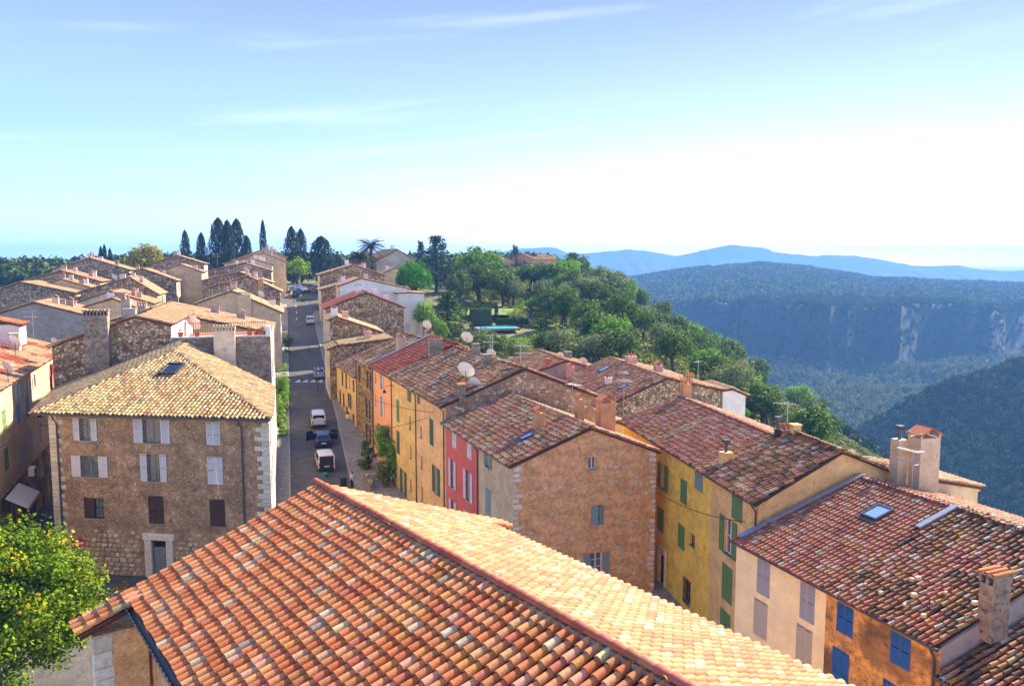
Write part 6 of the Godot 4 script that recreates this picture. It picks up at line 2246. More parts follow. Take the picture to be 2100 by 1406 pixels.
func roof_gear() -> void:
	mat("dish_white", Color8(240, 238, 234), 0.5, T.clean, 0.4)
	mat("antenna", Color8(176, 174, 170), 0.5, null, 1, null, 1, 0.5)
	var dishes := [
		["large white dish at the front corner of the mottled roof", -3.62, 12.9, 60.3, 0.85], ["smaller dish just below the large one on the mottled roof", -2.9, 12.0, 59.6, 0.6], ["white dish on a chimney behind the mottled roof ridge", -4.32, 14.2, 74.0, 0.72], ["small dish right on the mottled roof ridge", -1.81, 13.5, 67.0, 0.5], ["dish on the grey chimney above the yellow stone house", -9.87, 14.2, 90.0, 0.7],
		["dish beside the white chimney on the patched red roof", -38.5, 15.2, 60.0, 0.65], ["dish beside the pale chimney near the dormer", -40.06, 14.3, 68.0, 0.6], ["dish on a tall mast in the middle of the village", -76.3, 18.8, 150.0, 0.75], ["dish at the left edge of the patched red roof", -36.6, 13.7, 56.0, 0.6], ["dish on the chimney of the slope house", 8.1, 10.2, 88.0, 0.6], ["small dish on the back house chimney", 5.5, 10.9, 88.0, 0.5],
		["dish on the rubble gable beside the street", -59.7, 20.1, 175.5, 0.8], ["dish on the beige house roof by the street", -39.1, 16.6, 121.5, 0.75], ["big dish standing on the roof terrace", -30.4, 15.6, 74.0, 1.0]]
	for q in dishes:
		dish(q[0], Vector3(q[1], q[2], -q[3]), q[4] * 0.85, 25.0)
	var ants := [["antenna at the gable of the mottled roof", -0.94, 13.9, 60.0, 2.6], ["rusty-looking tall mast beside the mottled roof gable", 0.7, 14.8, 62.0, 3.4], ["antenna on the lit slope behind the rubble gable", 4.23, 12.9, 54.0, 2.6], ["antenna beside the chimneys of the slope house", 8.41, 13.2, 58.0, 4.0], ["leaning antenna on the grey plastered gable", -69.2, 17.6, 112.0, 3.4], ["antenna in front of the grey plastered gable", -52.38, 16.2, 85.0, 3.0], ["antenna over the cream gable", -71.43, 18.2, 134.0, 2.6], ["antenna on the dark stone gable in the middle", -76.76, 20.2, 150.0, 3.0], ["antenna above the big stone gable at the top left", -105.67, 23.6, 190.0, 3.2], ["antenna beside the tall grey chimney stack", -36.49, 17.6, 72.0, 3.4], ["antenna over the terracotta house by the terrace", -46.44, 17.4, 121.0, 3.2], ["left antenna before the big cypresses", -71.41, 24.0, 190.0, 3.0], ["right antenna before the big cypresses", -67.27, 24.4, 190.0, 3.0], ["antenna on the third rubble gable", -55.2, 23.9, 178.0, 4.0], ["antenna standing at the valley end of the slope house", 18.29, 11.8, 76.0, 3.4], ["antenna on the mottled roof ridge", -1.68, 15.2, 67.0, 2.8], ["antenna behind the yellow house ridge", 17.2, 12.6, 48.0, 2.6], ["mast clamped to the tall tiled chimney", 20.2, 11.9, 38.5, 3.0], ["antenna at the ridge of the blue-shuttered house", 23.2, 10.9, 31.5, 1.6]]
	var k := 0
	for q in ants:
		antenna(q[0], Vector3(q[1], q[2], -q[3]), q[4], 60.0 + k * 37.0, 1 + k % 2)
		k += 1


# ---------------------------------------------------------------- street furniture and small things
func street_things() -> void:
	mat("sign_red", Color8(190, 24, 30), 0.4)
	mat("sign_blue", Color8(24, 92, 190), 0.4)
	mat("water", Color8(40, 176, 214), 0.3)
	M.water.metallic_specular = 0.3
	mat("skin", Color8(206, 150, 120), 0.6)
	mat("cloth_white", Color8(226, 226, 226), 0.9)
	mat("cloth_dark", Color8(40, 40, 48), 0.9)
	mat("cloth_red", Color8(206, 24, 44), 0.9)
	mat("hair", Color8(58, 40, 30), 0.8)
	mat("plastic_black", Color8(34, 34, 36), 0.5)
	mat("plastic_red", Color8(214, 40, 36), 0.5)
	mat("plastic_teal", Color8(70, 150, 160), 0.6)
	mat("lamp_glass", Color8(222, 200, 150), 0.3)
	mat("canvas", Color8(220, 216, 208), 0.9)
	var b: MB
	# no-entry sign
	var t := thing("no_entry_sign", "red no-entry sign with white bar in front of the corner house", "sign", Vector3(-27.8, 0, -48.6), 0.35)
	b = MB.new()
	b.tube([Vector3(0, 0, 0), Vector3(0, 3.6, 0)], [0.035], 7)
	part(t, "post", b.mesh(), M.zinc)
	b = MB.new()
	b.lathe(Vector3(0, 3.3, 0.05), [[0.0, 0.02], [0.36, 0.02], [0.37, 0.01], [0.36, -0.01], [0, -0.01]], 24, Basis(Vector3.RIGHT, PI / 2))
	part(t, "disc", b.mesh(), M.sign_red)
	b = MB.new()
	b.box(Vector3(0, 3.3, 0.076), Vector3(0.5, 0.12, 0.008))
	part(t, "bar", b.mesh(), M.frame_white)
	# crossing sign with a plate below
	t = thing("crossing_sign", "blue square crossing sign with white triangle beside the street", "sign", on_street(-28.1, 112.0), 0.28)
	b = MB.new()
	b.tube([Vector3(0, 0, 0), Vector3(0, 2.9, 0)], [0.03], 6)
	part(t, "post", b.mesh(), M.zinc)
	b = MB.new()
	b.bevel_box(Vector3(0, 2.65, 0.05), Vector3(0.8, 0.8, 0.03), 0.01)
	part(t, "plate", b.mesh(), M.sign_blue)
	b = MB.new()
	b.tri(Vector3(-0.28, 2.4, 0.07), Vector3(0.28, 2.4, 0.07), Vector3(0, 2.95, 0.07))
	part(t, "triangle", b.mesh(), M.frame_white)
	b = MB.new()
	for q in [[-0.06, 2.5, 0.3], [0.06, 2.5, -0.3], [0.0, 2.66, 0.0]]:
		b.box(Vector3(q[0], q[1], 0.078), Vector3(0.05, 0.17, 0.006), Basis(Vector3.BACK, q[2]))
	b.box(Vector3(0, 2.79, 0.078), Vector3(0.07, 0.07, 0.006))
	part(t, "walking_figure", b.mesh(), M.iron)
	b = MB.new()
	b.lathe(Vector3(0, 1.95, 0.05), [[0.0, 0.015], [0.27, 0.015], [0.27, -0.015], [0, -0.015]], 20, Basis(Vector3.RIGHT, PI / 2))
	part(t, "round_plate", b.mesh(), M.frame_white)
	b = MB.new()
	b.lathe(Vector3(0, 1.95, 0.068), [[0.16, 0.004], [0.27, 0.004]], 20, Basis(Vector3.RIGHT, PI / 2))
	part(t, "ring", b.mesh(), M.sign_blue)
	# bollards
	var spots := [[-35.6, 136.0], [-27.6, 109.5], [-22.6, 92.0]]
	for k in 3:
		t = thing("bollard", ["black bollard farthest up the right pavement", "black bollard by the crossing on the right pavement", "black bollard beside the white van"][k], "bollard", on_street(spots[k][0], spots[k][1]) + Vector3(0, 0.1, 0), 0.0, "bollards on the right pavement")
		b = MB.new()
		b.lathe(Vector3.ZERO, [[0.06, 0], [0.06, 0.9], [0.075, 0.92], [0.07, 1.02], [0.0, 1.06]], 8)
		part(t, "post", b.mesh(), M.iron)
		b = MB.new()
		b.lathe(Vector3.ZERO, [[0.09, 0], [0.09, 0.05], [0.06, 0.08]], 8)
		part(t, "foot", b.mesh(), M.iron)
	# hydrant
	t = thing("fire_hydrant", "red fire hydrant on the right pavement", "hydrant", on_street(-25.0, 107.0) + Vector3(0, 0.1, 0))
	b = MB.new()
	b.lathe(Vector3.ZERO, [[0.14, 0], [0.14, 0.06], [0.1, 0.08], [0.1, 0.7], [0.13, 0.72], [0.11, 0.85], [0.0, 0.9]], 10)
	part(t, "body", b.mesh(), M.sign_red)
	b = MB.new()
	b.tube([Vector3(-0.18, 0.55, 0), Vector3(0.18, 0.55, 0)], [0.05], 8)
	part(t, "outlet", b.mesh(), M.sign_red)
	# wall lanterns
	for q in [["lantern on a bracket at the corner of the grey street house", -26.2, 10.6, 112.0], ["lantern on the lane house at the left edge", -38.4, 8.3, 62.5], ["lantern over the yellow cottage door", -16.9, 5.4, 79.0]]:
		t = thing("wall_lantern", q[0], "lantern", Vector3(q[1], q[2], -q[3]), 0.3, "wall lanterns")
		b = MB.new()
		b.lathe(Vector3.ZERO, [[0.0, 0.0], [0.12, 0.02], [0.2, 0.5], [0.0, 0.5]], 6)
		part(t, "glass", b.mesh(), M.lamp_glass)
		b = MB.new()
		b.lathe(Vector3(0, 0.5, 0), [[0.24, 0], [0.1, 0.16], [0.03, 0.26], [0, 0.28]], 6)
		part(t, "cap", b.mesh(), M.iron)
		b = MB.new()
		b.tube([Vector3(0, -0.05, 0), Vector3(0, -0.2, 0), Vector3(0.5, -0.3, -0.2)], [0.025], 5)
		part(t, "bracket", b.mesh(), M.iron)
	t = thing("street_lamp", "swan-neck lamp bracket on the apricot wall", "lamp", Vector3(-10.6, 9.2, -73.6), deg_to_rad(22.0))
	b = MB.new()
	b.tube([Vector3(0, 0.3, 0), Vector3(-0.9, 0.55, 0), Vector3(-1.5, 0.45, 0), Vector3(-1.6, 0.1, 0)], [0.03], 6)
	b.tube([Vector3(0, -0.7, 0), Vector3(-0.9, 0.5, 0)], [0.02], 5)
	part(t, "bracket", b.mesh(), M.iron)
	b = MB.new()
	b.lathe(Vector3(-1.6, -0.15, 0), [[0.2, 0], [0.16, 0.12], [0.06, 0.26], [0, 0.28]], 10)
	part(t, "shade", b.mesh(), M.frame_brown)
	# overhead cables
	for q in [["black cable sagging across the street to the peach house", Vector3(-24.5, 6.0, -77.0), Vector3(-6.3, 9.6, -58.2), 1.4], ["thin cable above the other across the street", Vector3(-17.8, 7.6, -85.0), Vector3(-5.9, 9.9, -58.6), 0.5], ["cable from the rubble gable house to the ochre house", Vector3(9.3, 6.6, -48.6), Vector3(12.6, 8.6, -36.8), 0.5], ["cable along the lane house at the left edge", Vector3(-34.2, 8.9, -51.0), Vector3(-38.4, 9.6, -61.5), 0.4]]:
		t = thing("overhead_cable", q[0], "cable", q[1], 0.0, "overhead cables")
		b = MB.new()
		var pts := []
		for k in 17:
			var f := k / 16.0
			pts.append((q[2] - q[1]) * f - Vector3(0, q[3] * 4.0 * f * (1 - f), 0))
		b.tube(pts, [0.022], 5)
		part(t, "wire", b.mesh(), M.iron)
	# lane things at the left
	t = thing("air_conditioner", "white air-conditioning unit on the wall at the left edge", "air conditioner", Vector3(-36.3, 5.4, -57.2), deg_to_rad(21.6))
	b = MB.new()
	b.bevel_box(Vector3(0.3, 0.3, 0), Vector3(0.4, 0.62, 0.9), 0.03)
	part(t, "casing", b.mesh(), M.frame_white)
	b = MB.new()
	b.lathe(Vector3(0.51, 0.3, 0.1), [[0.0, 0.0], [0.24, 0.01]], 14, Basis(Vector3.BACK, -PI / 2))
	part(t, "fan_grille", b.mesh(), M.iron)
	t = thing("awning", "pale shop awning at the left edge above the lane", "awning", Vector3(-35.6, 4.7, -54.2), deg_to_rad(21.6))
	b = MB.new()
	b.quad(Vector3(1.3, -0.4, 2.2), Vector3(1.3, -0.4, -2.2), Vector3(0, 0.4, -2.2), Vector3(0, 0.4, 2.2))
	b.quad(Vector3(1.3, -0.65, 2.2), Vector3(1.3, -0.65, -2.2), Vector3(1.3, -0.4, -2.2), Vector3(1.3, -0.4, 2.2))
	part(t, "canvas", b.mesh(), M.canvas)
	b = MB.new()
	for z in [-2.1, 2.1]:
		b.tube([Vector3(0, -0.2, z), Vector3(1.28, -0.42, z)], [0.02], 5)
	part(t, "arm", b.mesh(), M.zinc)
	t = thing("laundry", "red cloth hanging from a window of the lane house", "laundry", Vector3(-43.55, 8.0, -73.3), deg_to_rad(21.6))
	b = MB.new()
	for k in 10:
		var z0 := -0.75 + k * 0.15
		var w0 := 0.12 + 0.07 * sin(k * 1.7)
		var w1 := 0.12 + 0.07 * sin((k + 1) * 1.7)
		b.quad(Vector3(w0, 1.5, -z0), Vector3(w1, 1.5, -z0 - 0.15), Vector3(w1 * 0.6, 3.9, -z0 - 0.15), Vector3(w0 * 0.6, 3.9, -z0))
	part(t, "cloth", b.mesh(), M.cloth_red)
	# planter in front of the corner house, pots on the terrace
	planter("round stone planter with red flowers before the corner house", Vector3(-24.3, 0, -46.8), 0.55, 0.7, "kerb_stone", true)
	var ter := Transform3D(Basis(Vector3.UP, deg_to_rad(16.0)), Vector3(-31.0, 0, -64.0))
	var k := 0
	for q in [[3.4, "left terracotta pot on the terrace wall"], [4.7, "small terracotta pot second on the terrace wall"], [6.9, "pot with yellow plant left of the pale chimney"], [8.9, "terracotta pot right of the pale chimney"], [9.9, "long terracotta trough at the terrace end"]]:
		planter(q[1], ter * Vector3(q[0], 15.1, -0.18), 0.24 if k != 4 else 0.34, 0.36, "terracotta", k == 2)
		k += 1
	t = thing("watering_can", "red watering can on the terrace wall", "watering can", ter * Vector3(9.4, 15.1, -0.15))
	b = MB.new()
	b.lathe(Vector3.ZERO, [[0.0, 0], [0.13, 0], [0.12, 0.3], [0.0, 0.32]], 10)
	part(t, "body", b.mesh(), M.plastic_red)
	b = MB.new()
	b.tube([Vector3(0.1, 0.08, 0), Vector3(0.32, 0.36, 0)], [0.03, 0.02], 6)
	b.tube([Vector3(-0.1, 0.05, 0), Vector3(-0.2, 0.3, 0), Vector3(0, 0.42, 0)], [0.016], 5)
	part(t, "spout", b.mesh(), M.plastic_red)
	for q in [[6.0, -4.0], [7.4, -4.6], [8.8, -5.0], [9.6, -4.2]]:
		chair(["first", "second", "third", "fourth"][k - 5] + " wooden garden chair from the left on the roof terrace", ter * Vector3(q[0], 14.26, q[1]), q[0])
		k += 1
	# stairs with climbing plants beside the salmon house
	t = thing("stone_stairs", "stone steps up to the salmon house beneath the ivy", "stairs", Vector3(-13.3, -0.1, -73.2), deg_to_rad(22.0))
	for s in 6:
		b = MB.new()
		b.bevel_box(Vector3(0.6, 0.1 + s * 0.19, 1.2 - s * 0.34), Vector3(2.0, 0.19, 0.36), 0.02)
		part(t, "step", b.mesh(), M.kerb_stone)
	b = MB.new()
	b.bevel_box(Vector3(-0.6, 0.5, 0.3), Vector3(0.35, 1.3, 3.0), 0.03)
	part(t, "side_wall", b.mesh(), M.wall_stone)
	ivy("thick ivy hanging over the arch of the salmon house", Vector3(-12.6, 4.0, -75.6), Vector3(0.9, 2.2, 2.0), 60, "broad")
	ivy("ivy column climbing the peach house corner", Vector3(-11.4, 2.0, -73.2), Vector3(0.7, 3.2, 0.9), 50, "broad")
	ivy("pale flowering bush beside the stone steps", Vector3(-12.3, 1.2, -72.6), Vector3(1.0, 1.6, 1.0), 22, "shrub")
	ivy("dark shrub in the doorway of the yellow stone house", Vector3(-14.7, 1.9, -77.6), Vector3(1.0, 2.1, 1.1), 20, "oak")
	ivy("dark bush beside the street by the silver car", Vector3(-25.2, 3.9, -112.0), Vector3(1.3, 1.2, 1.3), 16, "oak")
	ivy("flowering climber on the street side of the corner row", Vector3(left_line(98.0) + 0.5, 5.2, -98.0), Vector3(0.9, 3.6, 3.0), 60, "broad")
	ivy("climbing plant low on the left row by the street", Vector3(left_line(88.0) + 0.3, 3.2, -88.0), Vector3(0.6, 2.6, 2.2), 40, "broad")
	ivy("dark hedge on the left of the street", Vector3(left_line(137.0) + 1.0, 7.6, -137.0), Vector3(1.0, 2.2, 3.5), 22, "oak")
	ivy("small round bush by the car park", Vector3(-52.2, 13.2, -195.0), Vector3(1.4, 0.9, 1.4), 12, "lime")
	# garden
	t = thing("swimming_pool", "blue swimming pool in the garden above the roofs", "pool", Vector3(-3.2, 0, -160.0), 0.25)
	b = MB.new()
	b.box(Vector3(0, 8.42, 0), Vector3(7.2, 0.02, 4.6))
	part(t, "water", b.mesh(), M.water)
	b = MB.new()
	for q in [[Vector3(0, 8.2, 2.65), Vector3(8.6, 0.5, 0.7)], [Vector3(0, 8.2, -2.65), Vector3(8.6, 0.5, 0.7)], [Vector3(3.95, 8.2, 0), Vector3(0.7, 0.5, 4.6)], [Vector3(-3.95, 8.2, 0), Vector3(0.7, 0.5, 4.6)]]:
		b.box(q[0], q[1])
	part(t, "edging", b.mesh(), M.paving)
	hedge("tall clipped hedge beside the pool", Vector3(-6.6, 8.0, -163.5), Vector3(4.6, 4.2, 1.6), 0.2)
	hedge("low clipped hedge behind the pool", Vector3(0.0, 8.6, -164.8), Vector3(7.0, 1.4, 1.0), 0.25)
	hedge("flat-topped hedge up the garden", Vector3(6.0, 11.6, -186.0), Vector3(6.0, 1.6, 3.0), 0.0)
	ivy("yellow flowering bush above the pool", Vector3(0.6, 10.6, -169.0), Vector3(3.2, 1.4, 1.8), 26, "yellow")
	ivy("clipped dome bush in the upper garden", Vector3(1.6, 11.6, -174.0), Vector3(1.5, 1.1, 1.5), 20, "broad")
	var lw := MB.new()
	lw.quad(Vector3(-10, 10.3, -171.5), Vector3(1.5, 10.3, -171.5), Vector3(1.5, 11.2, -180), Vector3(-10, 11.2, -180))
	structure("lawn", lw.mesh(), M.lawn)
	t = thing("conservatory", "white glazed conservatory beside the white house", "conservatory", Vector3(-15.2, 7.0, -146.0), 0.28)
	b = MB.new()
	for x in 4:
		for z in 2:
			b.box(Vector3(x * 1.4, 1.3, -z * 3.0), Vector3(0.1, 2.6, 0.1))
	for z in 2:
		b.box(Vector3(2.1, 2.62, -z * 3.0), Vector3(4.5, 0.12, 0.12))
		b.box(Vector3(2.1, 1.0, -z * 3.0), Vector3(4.2, 0.06, 0.06))
	part(t, "frame", b.mesh(), M.frame_white)
	b = MB.new()
	b.box(Vector3(2.1, 2.75, -1.5), Vector3(4.7, 0.06, 3.4))
	part(t, "roof_pane", b.mesh(), M.glass)
	person()
	t = thing("waste_bin", "black wheeled bin beside the person in the street", "bin", Vector3(-16.0, 0, -72.4), 0.2)
	b = MB.new()
	b.bevel_box(Vector3(0, 0.52, 0), Vector3(0.6, 0.95, 0.6), 0.04)
	part(t, "body", b.mesh(), M.plastic_black)
	b = MB.new()
	b.bevel_box(Vector3(0, 1.03, 0.03), Vector3(0.66, 0.07, 0.7), 0.02)
	part(t, "lid", b.mesh(), M.plastic_black)
	t = thing("laundry_basket", "teal basket on the road behind the loading van", "basket", Vector3(-18.6, 0.2, -75.6))
	b = MB.new()
	b.lathe(Vector3.ZERO, [[0.0, 0.02], [0.26, 0], [0.36, 0.4], [0.33, 0.4], [0.24, 0.05]], 12)
	part(t, "body", b.mesh(), M.plastic_teal)


func planter(label: String, at: Vector3, r: float, h: float, m: String, flower: bool) -> void:
	var t := thing("planter", label, "planter", at)
	var b := MB.new()
	b.lathe(Vector3.ZERO, [[0.0, 0.01], [r * 0.72, 0], [r, h * 0.85], [r * 1.1, h * 0.88], [r * 1.1, h], [r * 0.9, h], [r * 0.85, h * 0.8], [0, h * 0.8]], 14)
	part(t, "pot", b.mesh(), M[m])
	var c := clumps(int(at.x * 10) + 3, Vector3(r * 1.1, r * 0.9, r * 1.1), 10, 26, r * 0.4, r * 0.22, GREENS.shrub if not flower else [[90, 120, 50], [190, 40, 40], [86, 110, 46], [200, 180, 60]], 0.3)
	part(t, "plant", shift(c, Vector3(0, h + r * 0.5, 0)), M.leaf)


func ivy(label: String, at: Vector3, half: Vector3, n: int, kind: String) -> void:
	var called: String = "climbing_plant" if label.contains("ivy") or label.contains("climb") else "bush"
	var t := thing(called, label, "plant" if called == "climbing_plant" else "bush", at)
	var climbs := called == "climbing_plant"
	var c := clumps(int(absf(at.x) * 31 + at.z * -7), half, n, 90, minf(half.x, half.y) * (0.6 if climbs else 0.42), 0.2, GREENS[kind], 0.05 if climbs else 0.25, 0.8, true)
	part(t, "foliage", c, M.leaf)
	var b := MB.new()
	var thick := 0.03 if climbs else 0.08
	b.tube([Vector3(0.1, -half.y - 0.4, -half.z * 0.3), Vector3(0, 0, -half.z * 0.2), Vector3(0.2, half.y * 0.6, -half.z * 0.3)], [thick, thick * 0.7, 0.015], 5)
	part(t, "stem", b.mesh(), M.bark)


func hedge(label: String, at: Vector3, size: Vector3, turn: float) -> void:
	var t := thing("clipped_hedge", label, "hedge", at, turn, "clipped hedges in the garden")
	var r := RandomNumberGenerator.new()
	r.seed = int(absf(at.z))
	var b := MB.new()
	b.tint = true
	for k in 2600:
		var p := Vector3(r.randf_range(-0.5, 0.5), r.randf(), r.randf_range(-0.5, 0.5))
		var side := r.randi_range(0, 2)
		var nn := Vector3.UP
		if side == 0:
			p.y = 1.0
		elif side == 1:
			p.x = 0.5 * signf(p.x)
			nn = Vector3(signf(p.x), 0, 0)
		else:
			p.z = 0.5 * signf(p.z)
			nn = Vector3(0, 0, signf(p.z))
		b.col = tint_of([[44, 92, 40], [54, 108, 44], [38, 80, 38]], r)
		leaf(b, p * size + nn * r.randf_range(-0.15, 0.03), (nn + rand_dir(r) * 0.7).normalized(), 0.22, r, 0.7)
	part(t, "foliage", b.mesh(), M.leaf)
	b = MB.new()
	b.bevel_box(Vector3(0, size.y * 0.47, 0), Vector3(size.x - 0.3, size.y * 0.94, size.z - 0.3), 0.1)
	part(t, "branches", b.mesh(), M.bark)


func chair(label: String, at: Vector3, turn: float) -> void:
	var t := thing("garden_chair", label, "chair", at, turn, "garden chairs on the terrace")
	var b := MB.new()
	b.bevel_box(Vector3(0, 0.45, 0), Vector3(0.46, 0.05, 0.46), 0.01)
	part(t, "seat", b.mesh(), M.frame_brown)
	b = MB.new()
	for k in 4:
		b.box(Vector3(-0.18 + k * 0.12, 0.75, -0.22), Vector3(0.06, 0.56, 0.03))
	b.box(Vector3(0, 1.02, -0.22), Vector3(0.46, 0.06, 0.035))
	part(t, "backrest", b.mesh(), M.frame_brown)
	for sx in [-1, 1]:
		for sz in [-1, 1]:
			b = MB.new()
			b.box(Vector3(sx * 0.2, 0.22, sz * 0.2), Vector3(0.045, 0.44, 0.045))
			part(t, "leg", b.mesh(), M.frame_brown)


# ---------------------------------------------------------------- the person in the street: one skin over a skeleton, clothes over it
func skin(bones: Array, cell: float, k: float) -> ArrayMesh:  # bones: [a, b, ra, rb]; surface nets over the smooth union of tapered capsules
	var lo := Vector3(1e9, 1e9, 1e9)
	var hi := -lo
	for q in bones:
		var m: float = maxf(q[2], q[3]) + cell * 2
		lo = lo.min((q[0] as Vector3).min(q[1]) - Vector3.ONE * m)
		hi = hi.max((q[0] as Vector3).max(q[1]) + Vector3.ONE * m)
	var n := Vector3i(((hi - lo) / cell).ceil()) + Vector3i.ONE
	var f := PackedFloat32Array()
	f.resize(n.x * n.y * n.z)
	f.fill(1.0)
	for q in bones:
		var a: Vector3 = q[0]
		var e: Vector3 = q[1]
		var rm: float = maxf(q[2], q[3]) + cell * 2.5
		var i0 := Vector3i(((a.min(e) - Vector3.ONE * rm - lo) / cell).floor()).clamp(Vector3i.ZERO, n - Vector3i.ONE)
		var i1 := Vector3i(((a.max(e) + Vector3.ONE * rm - lo) / cell).ceil()).clamp(Vector3i.ZERO, n - Vector3i.ONE)
		var ab := e - a
		var l2 := maxf(ab.length_squared(), 1e-8)
		for z in range(i0.z, i1.z + 1):
			for y in range(i0.y, i1.y + 1):
				for x in range(i0.x, i1.x + 1):
					var p := lo + Vector3(x, y, z) * cell
					var u := clampf((p - a).dot(ab) / l2, 0, 1)
					var d := p.distance_to(a + ab * u) - lerpf(q[2], q[3], u)
					var at := (z * n.y + y) * n.x + x
					var o := f[at]
					var h := clampf(0.5 + 0.5 * (o - d) / k, 0, 1)
					f[at] = lerpf(o, d, h) - k * h * (1 - h)
	var b := MB.new()
	var vert := {}
	for z in n.z - 1:
		for y in n.y - 1:
			for x in n.x - 1:
				var s := Vector3.ZERO
				var c := 0
				for e in 12:
					var ax := e / 4
					var c0 := Vector3i.ZERO
					var o1 := (ax + 1) % 3
					var o2 := (ax + 2) % 3
					c0[o1] = e & 1
					c0[o2] = (e >> 1) & 1
					var c1 := c0
					c1[ax] = 1
					var p0 := Vector3i(x, y, z) + c0
					var p1 := Vector3i(x, y, z) + c1
					var v0 := f[(p0.z * n.y + p0.y) * n.x + p0.x]
					var v1 := f[(p1.z * n.y + p1.y) * n.x + p1.x]
					if (v0 < 0) != (v1 < 0):
						s += Vector3(p0).lerp(Vector3(p1), v0 / (v0 - v1))
						c += 1
				if c > 0:
					vert[Vector3i(x, y, z)] = lo + s / c * cell
	var val := func(p: Vector3i) -> float: return f[(p.z * n.y + p.y) * n.x + p.x]
	for p in vert:
		for ax in 3:
			var o1 := (ax + 1) % 3
			var o2 := (ax + 2) % 3
			var q: Vector3i = p
			if q[o1] == 0 or q[o2] == 0:
				continue
			var w := q
			w[ax] += 1
			var v0: float = val.call(q)
			var v1: float = val.call(w)
			if (v0 < 0) == (v1 < 0):
				continue
			var a := q
			var c := q
			c[o1] -= 1
			var d := c
			d[o2] -= 1
			var e := q
			e[o2] -= 1
			if not (vert.has(a) and vert.has(c) and vert.has(d) and vert.has(e)):
				continue
			if v0 < 0:
				b.quad(vert[a], vert[c], vert[d], vert[e])
			else:
				b.quad(vert[a], vert[e], vert[d], vert[c])
	return b.mesh()


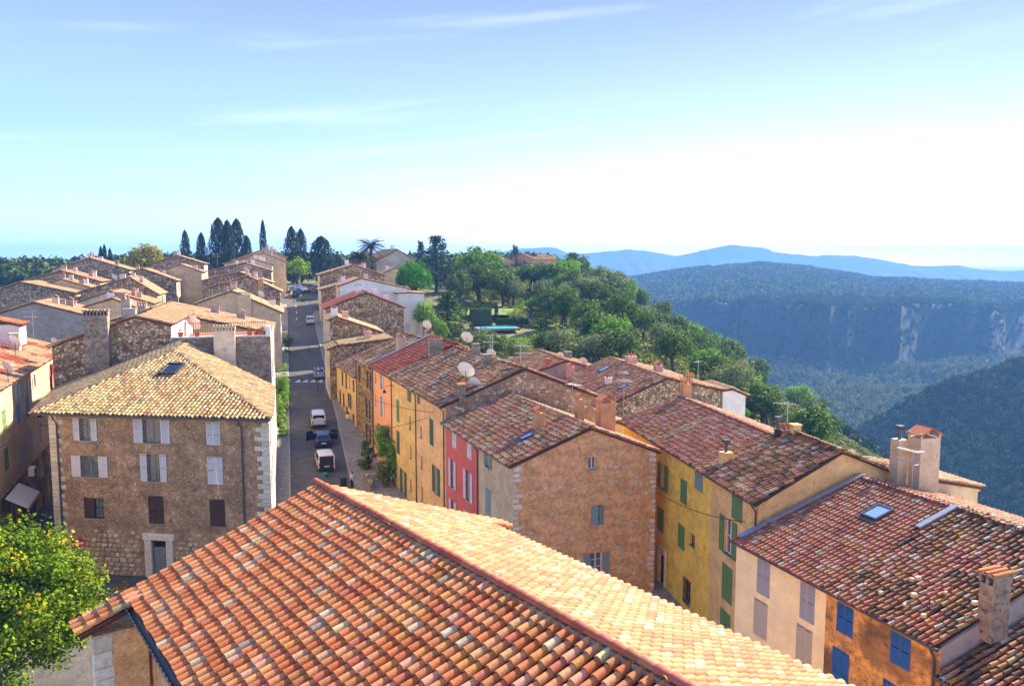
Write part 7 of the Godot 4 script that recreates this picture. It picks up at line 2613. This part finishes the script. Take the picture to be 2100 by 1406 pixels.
func person() -> void:
	var t := thing("person", "person in white t-shirt and dark trousers standing in the street", "person", Vector3(-15.1, -0.04, -72.0), deg_to_rad(70.0))
	var V := func(x: float, y: float, z: float) -> Vector3: return Vector3(x, y, z)
	# facing -z in its own axes; left hand on the hip, right hand forward
	var body := [
		[V.call(0, 0.94, 0), V.call(0, 1.16, 0.0), 0.125, 0.115], [V.call(0, 1.16, 0), V.call(0, 1.38, 0.01), 0.115, 0.13], [V.call(-0.15, 1.40, 0.01), V.call(0.15, 1.40, 0.01), 0.065, 0.065], [V.call(0, 1.42, 0.01), V.call(0, 1.52, -0.01), 0.055, 0.05],
		[V.call(0, 1.58, -0.01), V.call(0, 1.66, -0.02), 0.078, 0.088], [V.call(0, 1.57, -0.06), V.call(0, 1.56, -0.07), 0.05, 0.04], [V.call(0, 1.605, -0.105), V.call(0, 1.59, -0.118), 0.014, 0.018],
		[V.call(-0.075, 1.62, -0.01), V.call(-0.09, 1.61, -0.005), 0.02, 0.02], [V.call(0.075, 1.62, -0.01), V.call(0.09, 1.61, -0.005), 0.02, 0.02],
		[V.call(-0.09, 0.92, 0), V.call(-0.10, 0.50, -0.03), 0.088, 0.06], [V.call(-0.10, 0.50, -0.03), V.call(-0.10, 0.10, 0.02), 0.058, 0.04], [V.call(-0.10, 0.05, 0.03), V.call(-0.11, 0.035, -0.16), 0.042, 0.035],
		[V.call(0.09, 0.92, 0), V.call(0.11, 0.50, -0.02), 0.088, 0.06], [V.call(0.11, 0.50, -0.02), V.call(0.13, 0.10, 0.05), 0.058, 0.04], [V.call(0.13, 0.05, 0.06), V.call(0.15, 0.035, -0.12), 0.042, 0.035],
		[V.call(-0.19, 1.40, 0.01), V.call(-0.36, 1.18, 0.10), 0.052, 0.042], [V.call(-0.36, 1.18, 0.10), V.call(-0.20, 1.02, -0.02), 0.040, 0.030], [V.call(-0.20, 1.02, -0.02), V.call(-0.14, 0.98, -0.09), 0.032, 0.026],
		[V.call(0.19, 1.40, 0.01), V.call(0.26, 1.14, -0.04), 0.052, 0.042], [V.call(0.26, 1.14, -0.04), V.call(0.26, 0.98, -0.24), 0.040, 0.030], [V.call(0.26, 0.98, -0.24), V.call(0.26, 0.955, -0.31), 0.032, 0.028]]
	for s in [[-1.0, Vector3(-0.13, 0.975, -0.10), Vector3(0.4, -0.5, -0.75)], [1.0, Vector3(0.26, 0.95, -0.32), Vector3(0, -0.45, -0.9)]]:
		for k in 4:
			var base: Vector3 = s[1] + Vector3((k - 1.5) * 0.017, 0.0, 0.0)
			var d: Vector3 = (s[2] as Vector3).normalized()
			var ln: float = [0.062, 0.074, 0.07, 0.054][k]
			var mid: Vector3 = base + d * ln * 0.55
			body.append([base, mid, 0.0095, 0.009])
			body.append([mid, mid + (d + Vector3(0, -0.6, 0.2)).normalized() * ln * 0.5, 0.009, 0.008])
		body.append([s[1] + Vector3(-s[0] * 0.028, 0.01, 0.03), s[1] + Vector3(-s[0] * 0.055, -0.01, -0.02), 0.011, 0.009])
	part(t, "body", skin(body, 0.014, 0.03), M.skin)
	part(t, "t_shirt", skin([[V.call(0, 0.95, 0), V.call(0, 1.16, 0.0), 0.15, 0.135], [V.call(0, 1.16, 0), V.call(0, 1.37, 0.01), 0.135, 0.145], [V.call(-0.16, 1.40, 0.01), V.call(0.16, 1.40, 0.01), 0.082, 0.082], [V.call(-0.19, 1.40, 0.01), V.call(-0.29, 1.27, 0.06), 0.072, 0.066], [V.call(0.19, 1.40, 0.01), V.call(0.235, 1.24, -0.02), 0.072, 0.066]], 0.02, 0.04), M.cloth_white)
	part(t, "trousers", skin([[V.call(-0.09, 0.93, 0), V.call(0.09, 0.93, 0), 0.112, 0.112], [V.call(-0.09, 0.90, 0), V.call(-0.10, 0.50, -0.03), 0.105, 0.078], [V.call(-0.10, 0.50, -0.03), V.call(-0.10, 0.12, 0.02), 0.076, 0.062], [V.call(0.09, 0.90, 0), V.call(0.11, 0.50, -0.02), 0.105, 0.078], [V.call(0.11, 0.50, -0.02), V.call(0.13, 0.12, 0.05), 0.076, 0.062]], 0.02, 0.04), M.cloth_dark)
	part(t, "hair", skin([[V.call(0, 1.66, 0.03), V.call(0, 1.70, -0.01), 0.082, 0.084], [V.call(0, 1.60, 0.05), V.call(0, 1.66, 0.05), 0.06, 0.07]], 0.014, 0.02), M.hair)
	part(t, "shoes", skin([[V.call(-0.10, 0.05, 0.04), V.call(-0.11, 0.045, -0.17), 0.052, 0.046], [V.call(0.13, 0.05, 0.07), V.call(0.15, 0.045, -0.13), 0.052, 0.046]], 0.016, 0.005), M.cloth_dark)
